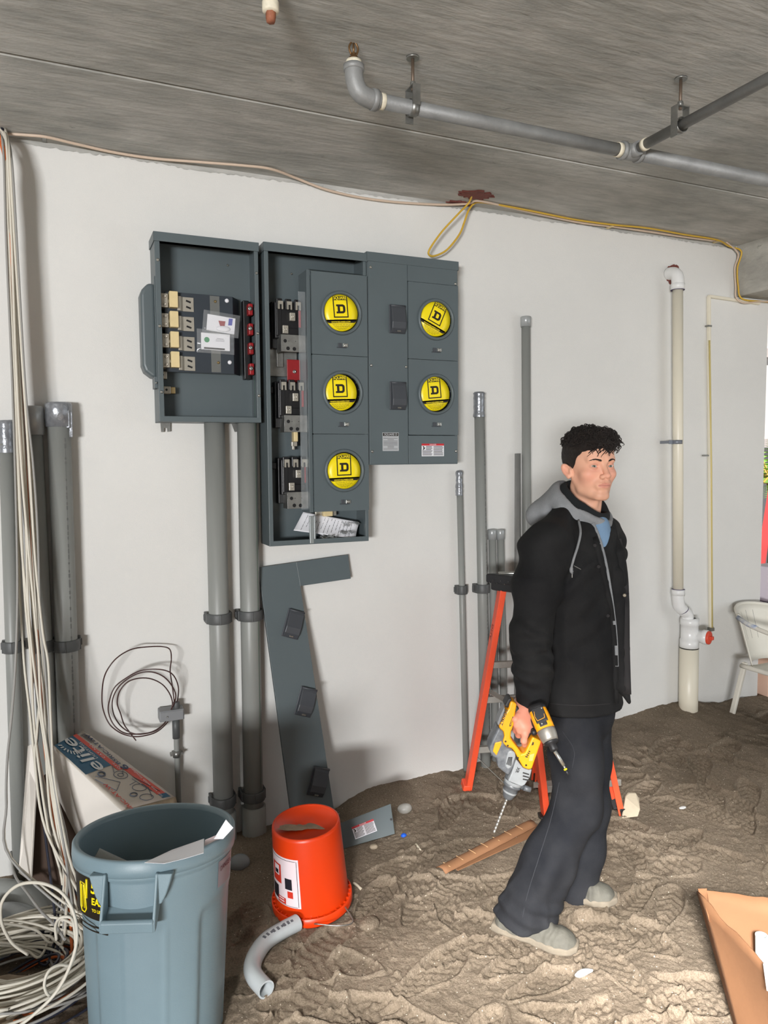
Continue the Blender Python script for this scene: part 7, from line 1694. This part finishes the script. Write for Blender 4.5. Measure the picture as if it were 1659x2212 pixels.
# trousers ----------------------------------------------------------------
hemR, hemL = PX(1134, 1985, 2.535), PX(1243, 1930, 2.765)
def trouser_sdf(P):
    d = s_ell(P, (hipR + hipL) / 2 + UP * 0.03, (0.118, 0.118, 0.14))
    legR = chain(P, [hipR, (hipR + knR) / 2 + g * 0.008, knR + g * 0.004, (knR + hemR) / 2 - CR * 0.004, hemR], [0.094, 0.088, 0.080, 0.088, 0.096], 0.04)
    legL = chain(P, [hipL, (hipL + knL) / 2, knL, (knL + hemL) / 2, hemL], [0.086, 0.076, 0.068, 0.076, 0.086], 0.04)
    axR = nrm(knR - hemR); cR = sum((P[i] - (hemR[i] + axR[i] * 0.004)) * nrm(UP * 0.9 + axR * 0.5 + CR * 0.06)[i] for i in range(3)); legR = smax(legR, -cR, 0.006)
    axL = nrm(knL - hemL); cL = sum((P[i] - hemL[i]) * nrm(UP + axL * 0.3)[i] for i in range(3)); legL = smax(legL, -cL, 0.006)
    q = P[0] * CR[0] + P[1] * CR[1]
    for fold, lg in ((0, 0),): pass
    legR = legR + 0.009 * np.sin((q * 0.9 - P[2] * 0.55) * 52 + 4 * noise3(P, 3.5, 2)) * np.clip(0.3 + noise3(P, 4.5, 5), 0, 1) + 0.014 * noise3(P, (8.0, 8.0, 4.0), 4) + 0.006 * noise3(P, (20.0, 20.0, 9.0), 14)
    legR = legR - 0.006 * np.exp(-(noise3(P, (5.0, 5.0, 3.0), 53) / 0.10) ** 2)
    legL = legL + 0.013 * noise3(P, (9.0, 9.0, 5.0), 7)
    tk = (P[2] - hemR[2]) / 0.12; legR = legR + 0.005 * np.sin(P[2] * 110 + q * 40) * np.exp(-(tk - 0.4) ** 2 * 4)
    return smin(smin(d, legR, 0.03), legL, 0.012)
lo = np.minimum(np.minimum(hemR, hemL), hipR) - np.array([0.24, 0.24, 0.08]); hi = np.maximum(np.maximum(hipR, hipL), hemL) + np.array([0.22, 0.22, 0.22])
tr = blob('trousers', trouser_sdf, lo, hi, 0.0055, M_trous, root)
seam([(1208, 1690), (1190, 1770), (1165, 1850), (1140, 1930), (1128, 1985)], trouser_sdf, 0.0012, mat('trouser seam', (40, 42, 47), 0.85), 'side_seam', tr, 0.001)
seam([(1215, 1580), (1240, 1620), (1236, 1660)], trouser_sdf, 0.0012, mat('trouser seam', (40, 42, 47), 0.85), 'pocket_seam', tr, 0.001)

# boots ---------------------------------------------------------------------
def boot(heel, toe, ank, zs, lift, name):
    heel, toe = np.array(heel), np.array(toe); heel[2] = zs + lift; toe[2] = zs + 0.006; f = toe - heel; L_ = np.linalg.norm(f); f = f / L_; n_ = nrm(np.cross(np.cross(f, UP), f)); s_ = np.cross(f, n_)
    if n_[2] < 0: n_ = -n_
    def loc(P): q = [P[i] - heel[i] for i in range(3)]; return tuple(sum(q[i] * v[i] for i in range(3)) for v in (f, s_, n_))
    def width(u): return np.interp(u / L_, [0, .08, .25, .45, .68, .88, 1.0], [.028, .036, .036, .036, .049, .044, .018])
    def bend(u): return 0.030 * np.clip((u / L_ - 0.72) / 0.28, 0, 1) ** 2 * 0.4
    def sole(P):
        u, s, n = loc(P); n = n - bend(u); w = width(np.clip(u, 0, L_)) + 0.002; dxy = np.maximum(np.abs(s) - w, np.maximum(-u - 0.004, u - L_ + 0.004)); 
        d = smax(dxy, np.abs(n - 0.012) - 0.0125, 0.006); return d + 0.0012 * noise3(P, 60.0, 3)
    def upper(P):
        u, s, n = loc(P); n2 = n - bend(u); hgt = np.interp(u / L_, [0, .10, .25, .45, .62, .82, 1.0], [.050, .072, .098, .092, .072, .058, .026]); w = width(np.clip(u, 0, L_))
        k = ((np.abs(s) / w) ** 2.4 + (np.clip(n2 - 0.006, 0, 1) / hgt) ** 2.2) ** (1 / 2.3); d = (k - 1) * np.minimum(w, hgt) * 0.8
        d = smax(d, np.maximum(-u, u - L_ + 0.006), 0.03); d = smax(d, 0.012 - n2, 0.006)
        sh = chain(loc_(P), [(0.055, 0, 0.07), (0.06, 0, 0.16)], [0.045, 0.05], 0.02) if False else None
        lg = s_cap(P, heel + f * 0.07 + n_ * 0.05, heel + f * 0.09 + n_ * 0.09, 0.032, 0.028); d = smin(d, lg, 0.03)
        wr = 0.0028 * np.sin(u * 190 + 6 * s + 2 * noise3(P, 25.0, 3)) * np.exp(-((u / L_ - 0.66) / 0.11) ** 2) * (n2 > 0.02)
        return d + wr + 0.0022 * noise3(P, 28.0, 6)
    lo = np.minimum(heel, toe) - np.array([0.08, 0.08, 0.03]); hi = np.maximum(heel, toe) + np.array([0.08, 0.08, 0.22])
    b_ = blob(name, upper, lo, hi, 0.0036, M_boot, root); blob('sole', sole, lo, hi, 0.0036, M_sole, b_)
    mb = MB()
    for k in range(5):
        u = L_ * (0.36 + 0.065 * k); hz_ = np.interp(u / L_, [.32, .45, .62, .82], [.107, .096, .073, .058]); c_ = heel + f * u + n_ * (hz_ + 0.004)
        mb.tube(spline([c_ - s_ * 0.02 - n_ * 0.006, c_ + f * 0.006 + n_ * 0.002, c_ + s_ * 0.02 - n_ * 0.006], 4), 0.0026, 6)
    build(mb, 'laces', mat('dusty lace', (130, 124, 112), 0.9), b_)
    return f
def heel_toe(hp, tp): a, b = on_sand(*hp), on_sand(*tp); return a, b
a, b = on_sand(1074, 2014), on_sand(1218, 2052); f1 = nrm(b - a); L1 = np.linalg.norm(b - a); b = a + f1 * max(0.275, min(0.30, L1)); zb = min(sand_z(*a[:2]), sand_z(*b[:2])); boot(a - f1 * 0.012, b, anR, zb - 0.004, 0.030, 'boot')
a, b = on_sand(1210, 1948), on_sand(1335, 1953); f1 = nrm(b - a); b = b; a = b - nrm(f1 * 0.85 - CF * 0.15) * 0.285; zb = min(sand_z(*a[:2]), sand_z(*b[:2])); boot(a, b, anL, zb - 0.004, 0.012, 'boot')

# ------------------------------------------------------------------ the two power tools
M_ty = mat('yellow tool plastic', (238, 160, 14), 0.42, 0, 0.06, 14); M_tb = mat('black tool plastic', (30, 30, 32), 0.5); M_tg = mat('scuffed grey housing', (112, 115, 118), 0.45, 0, 0.35, 40, col2=(76, 80, 86)); M_tl = mat('light grey housing', (146, 150, 152), 0.42, 0, 0.1, 20); M_bit = mat('silver bit', (196, 196, 190), 0.28, 0.85)
td = 2.385; tn = -CF                                                     # plane of the drill, facing the camera
to = HP(520, 900, td); tx = nrm(CR); tz = UP
def TP(pts, d0=None):
    out = []
    for X, Y in pts:
        p = at_plane(*Zp(X, Y), to, tn) - to; out.append((float(np.dot(p, tx)), float(np.dot(p, tz))))
    return out
def tprism(pts, t0, t1, name, m, parent, bevel=0.004, seg=2):
    mb = MB(); mb.prism(TP(pts), to, tx, tz, tn, t0, t1); return build(mb, name, m, parent, bevel=bevel, seg=seg)
T = thing('rotary_hammer', HP(440, 1660, td), 'yellow and grey rotary hammer drill with long masonry bit held in the man\'s right hand', 'power drill')
yel = [(470, 395), (543, 432), (520, 560), (505, 690), (470, 780), (465, 860), (500, 905), (560, 985), (600, 1050), (640, 1040), (735, 840), (760, 850), (848, 895), (835, 930), (730, 1240), (690, 1250), (620, 1225), (560, 1120), (520, 1040), (480, 985), (420, 970), (375, 930), (365, 900), (385, 830), (375, 775), (330, 740), (320, 715), (400, 540), (440, 490), (455, 430)]
hs_ = tprism(yel, -0.030, 0.030, 'housing', M_ty, T, 0.006, 3)
tprism([(535, 470), (600, 520), (690, 680), (745, 830), (690, 905), (650, 830), (570, 700), (520, 600)], -0.018, 0.012, 'grip', M_tb, T, 0.006, 3)
mo = tprism([(318, 718), (375, 775), (385, 830), (365, 900), (420, 970), (480, 985), (520, 1060), (528, 1120), (490, 1230), (436, 1318), (370, 1270), (300, 1210), (290, 1110), (235, 1080), (200, 1010), (205, 940), (245, 850), (298, 742)], -0.034, 0.034, 'motor_housing', M_tg, T, 0.009, 3)
tprism([(268, 905), (350, 885), (345, 930), (285, 1062), (240, 1010)], 0.030, 0.0365, 'vent_cover', M_ty, mo, 0.002)
vo = tprism([(425, 1010), (470, 995), (515, 1025), (522, 1080), (470, 1200), (430, 1232), (395, 1200), (400, 1110)], 0.030, 0.039, 'side_vent', M_tl, mo, 0.004)
mb = MB()
for k in range(4):
    p, q = HP(455 + 12 * k, 1075 + 3 * k, td), HP(425 + 18 * k, 1165 + 8 * k, td); a_, b_ = TP([(458 + 13 * k - 22, 1075), (432 + 16 * k - 22, 1168 + 6 * k)]); mb.beam(to + tx * a_[0] + tz * a_[1] + tn * 0.039, to + tx * b_[0] + tz * b_[1] + tn * 0.039, 0.0028, 0.001, up=tn)
build(mb, 'vent_slot', M_tb, vo)
gh = tprism([(545, 1130), (620, 1225), (690, 1250), (728, 1242), (700, 1340), (640, 1430), (600, 1455), (430, 1385), (470, 1290), (528, 1120)], -0.031, 0.033, 'gear_housing', M_tl, T, 0.008, 3)
mb = MB()
for k in range(3):
    a_, b_ = TP([(612, 1278 + 40 * k), (690, 1302 + 36 * k)]); mb.beam(to + tx * a_[0] + tz * a_[1] + tn * 0.0332, to + tx * b_[0] + tz * b_[1] + tn * 0.0332, 0.0042, 0.001, up=tn)
build(mb, 'vent_slot', M_tb, gh)
ca_, cb_ = [to + tx * p[0] + tz * p[1] for p in TP([(545, 1370), (438, 1662)])]; axd = nrm(cb_ - ca_); Ld = np.linalg.norm(cb_ - ca_)
mb = MB(); mb.lathe([(0.0005, 0), (0.029, 0.0), (0.031, 0.008), (0.031, 0.016), (0.027, 0.018), (0.027, 0.028), (0.029, 0.030), (0.029, 0.036), (0.0235, 0.038), (0.0235, 0.052), (0.021, 0.062), (0.016, Ld - 0.006), (0.011, Ld), (0.0005, Ld)], ca_, axd, 28); ck = build(mb, 'chuck', mat('dark grey chuck', (92, 95, 98), 0.42, 0.1, 0.2, 20), T)
mb = MB(); mb.lathe([(0.0245, 0.052), (0.0235, 0.056), (0.0225, 0.0585)], ca_, axd, 28); mb.lathe([(0.0305, 0.0165), (0.0295, 0.026), (0.0275, 0.0275)], ca_, axd, 28); build(mb, 'chuck_ring', M_tl, ck)
be = to + tx * TP([(275, 2085)])[0][0] + tz * TP([(275, 2085)])[0][1]
mb = MB(); L_ = np.linalg.norm(be - cb_); u, v = perp(axd); ad = nrm(be - cb_); n = 60
mb.tube([cb_ - ad * 0.01 + ad * (L_ + 0.01) * i / n for i in range(n + 1)], [0.0040 + 0.0006 * math.sin(i * 1.1) for i in range(n + 1)], 10); build(mb, 'drill_bit', M_bit, T)
sp_ = [to + tx * p[0] + tz * p[1] for p in TP([(560, 1455), (640, 1505), (725, 1530)])]
mb = MB(); mb.tube([sp_[0], sp_[1]], 0.012, 14); mb.tube([sp_[1] + tn * .01, sp_[2] + tn * .01], 0.009, 14); build(mb, 'side_clamp', mat('dark grey chuck', (92, 95, 98), 0.42), T)
tprism([(398, 452), (440, 372), (482, 366), (478, 400), (455, 430), (440, 492), (392, 470)], -0.026, 0.026, 'battery_socket', M_tb, T, 0.004)
tprism([(392, 472), (402, 540), (322, 712), (300, 690), (330, 600)], -0.022, 0.024, 'slide_rail', mat('grey plastic rail', (120, 122, 124), 0.4), T, 0.003)
tprism([(488, 585), (500, 592), (470, 705), (446, 712), (452, 680)], 0.029, 0.0312, 'recess', M_tb, hs_, 0.001); tprism([(486, 600), (492, 604), (466, 692), (455, 696)], 0.030, 0.0318, 'recess_inset', M_ty, hs_, 0.0005)
def tletter(txt, size, X, Y, X2, Y2, m, parent, off, **k):
    a_, b_ = TP([(X, Y), (X2, Y2)]); ax_ = nrm(tx * (b_[0] - a_[0]) + tz * (b_[1] - a_[1])); ay_ = np.cross(tn, ax_); lettering(txt, size, to + tx * (a_[0] + b_[0]) / 2 + tz * (a_[1] + b_[1]) / 2 + tn * off, ax_, ay_, m, parent, **k)
tletter('DEWALT', 0.013, 402, 520, 348, 672, M_tb, hs_, 0.0302, bold=0.0004)
tletter('XR', 0.014, 560, 1215, 535, 1275, M_tb, gh, 0.0332, bold=0.0004)
tprism([(735, 905), (752, 902), (748, 940), (722, 945)], 0.0295, 0.031, 'switch', M_tb, hs_, 0.001)
mb = MB()
for k in range(4):
    a_, b_ = TP([(652 + 14 * k - 6, 1082 - 22 * k), (682 + 10 * k - 6, 1090 - 22 * k)]); mb.beam(to + tx * a_[0] + tz * a_[1] + tn * 0.0304, to + tx * b_[0] + tz * b_[1] + tn * 0.0304, 0.0036, 0.001, up=tn)
build(mb, 'marking', M_tb, hs_)
tprism([(700, 1060), (760, 1045), (735, 1135), (690, 1140)], 0.0298, 0.0306, 'worn_label', mat('worn label', (222, 180, 80), 0.6, col2=(196, 170, 110), scale=50), hs_, 0.0003)
for (X, Y) in ((400, 895), (427, 948), (553, 1100), (655, 1190)):
    a_ = TP([(X, Y)])[0]; mb = MB(); mb.lathe([(0.0032, 0), (0.0032, 0.0012), (0.0003, 0.0008)], to + tx * a_[0] + tz * a_[1] + tn * 0.030, tn, 10); build(mb, 'screw', M_tb, hs_)

T = thing('impact_driver', HP(1190, 1330, 2.24), 'compact yellow and black impact driver with silver bit held beside the rotary hammer', 'power drill')
i0, i1 = HP(828, 560, 2.325), HP(985, 935, 2.27); ia = nrm(i1 - i0); Li = np.linalg.norm(i1 - i0); iu = nrm(np.cross(ia, nrm(CAM - i0))); iv = np.cross(iu, ia); iv = iv if np.dot(iv, CAM - i0) > 0 else -iv
def isec(prof, name, m, parent, pw=3.0, seg=36):
    mb = MB(); V = []; F = []
    for (r, h, *_w) in prof:
        for k in range(seg):
            a = 2 * math.pi * k / seg; c, s = math.cos(a), math.sin(a); q = (abs(c) ** pw + abs(s) ** pw) ** (-1 / pw); V.append(i0 + ia * h + (iu * c + iv * s) * q * r)
    for i in range(len(prof) - 1):
        for k in range(seg):
            j = (k + 1) % seg; F.append((i * seg + k, i * seg + j, (i + 1) * seg + j, (i + 1) * seg + k))
    F.append(tuple(range(seg))[::-1]); F.append(tuple((len(prof) - 1) * seg + k for k in range(seg))); mb.add(V, F, 0, True)
    o = build(mb, name, m, parent)
    return o
bd = isec([(0.020, -0.010), (0.026, -0.006), (0.0275, 0.0), (0.029, 0.02), (0.029, 0.045), (0.0285, 0.062)], 'body', M_ty, T)
cp_ = isec([(0.0005, -0.022), (0.018, -0.021), (0.025, -0.017), (0.0285, -0.008), (0.0285, -0.002), (0.0275, 0.0)], 'rear_cap', M_tb, T)
mb = MB(); qv = i0 + iv * 0.0275; mb.obox(qv + ia * 0.020, iu, ia, iv, 0.0185, 0.024, 0.0032); mb.obox(qv + ia * 0.048, iu, ia, iv, 0.012, 0.008, 0.0030); pl_ = build(mb, 'side_panel', M_tb, bd, bevel=0.002)
mb = MB()
for (a, b_) in (((-0.014, 0.022), (-0.011, 0.034)), ((-0.011, 0.034), (0.013, 0.036)), ((0.013, 0.036), (0.016, 0.022)), ((0.016, 0.022), (0.012, 0.006))): mb.beam(qv + iv * 0.0034 + iu * a[0] + ia * a[1], qv + iv * 0.0034 + iu * b_[0] + ia * b_[1], 0.0014, 0.0008, up=iv)
build(mb, 'yellow_line', M_ty, pl_)
for (a, b_) in ((-0.014, 0.003), (0.004, 0.048)):
    mb = MB(); mb.lathe([(0.003, 0), (0.003, 0.001), (0.0003, 0.0006)], qv + iv * 0.0032 + iu * a + ia * b_, iv, 10); build(mb, 'screw', M_steel, pl_)
ns = isec([(0.0285, 0.062), (0.0290, 0.066), (0.0285, 0.078), (0.026, 0.092), (0.0235, 0.10), (0.0005, 0.1005)], 'nose', mat('cast grey nose', (150, 146, 138), 0.42, 0.5, 0.15, 30), T, 2.2)
mb = MB(); mb.lathe([(0.022, 0.098), (0.0235, 0.102), (0.022, 0.108), (0.012, 0.110), (0.0125, 0.126), (0.009, 0.13), (0.0005, 0.13)], i0, ia, 24); build(mb, 'collet', M_tb, T)
b0 = i0 + ia * 0.13; b1, b2, b3 = HP(1150, 1240, 2.245), HP(1168, 1282, 2.24), HP(1210, 1362, 2.235)
mb = MB(); mb.tube([b0, b1], 0.0055, 12); mb.tube([b1, b2], 0.0032, 8); bt_ = build(mb, 'bit_holder', M_bit, T)
mb = MB(); mb.tube([b2, b2 + (b3 - b2) * 0.22], 0.0052, 12); build(mb, 'yellow_ring', M_yellow, bt_); mb = MB(); mb.tube([b2 + (b3 - b2) * 0.22, b3], 0.0046, 8); build(mb, 'bit_tip', M_tb, bt_)
hq = i0 + ia * 0.03; h1_ = HP(700, 720, 2.415)
mb = MB(); mb.beam(hq, h1_, 0.036, 0.030, up=ia); build(mb, 'handle', M_tb, T, bevel=0.008)
mb = MB(); kq = HP(775, 825, 2.325); mb.ball(kq, (0.011, 0.011, 0.010)); mb.tube([kq, kq + CF * 0.05], 0.008, 10); build(mb, 'belt_hook', M_tb, T)
flush_lettering()
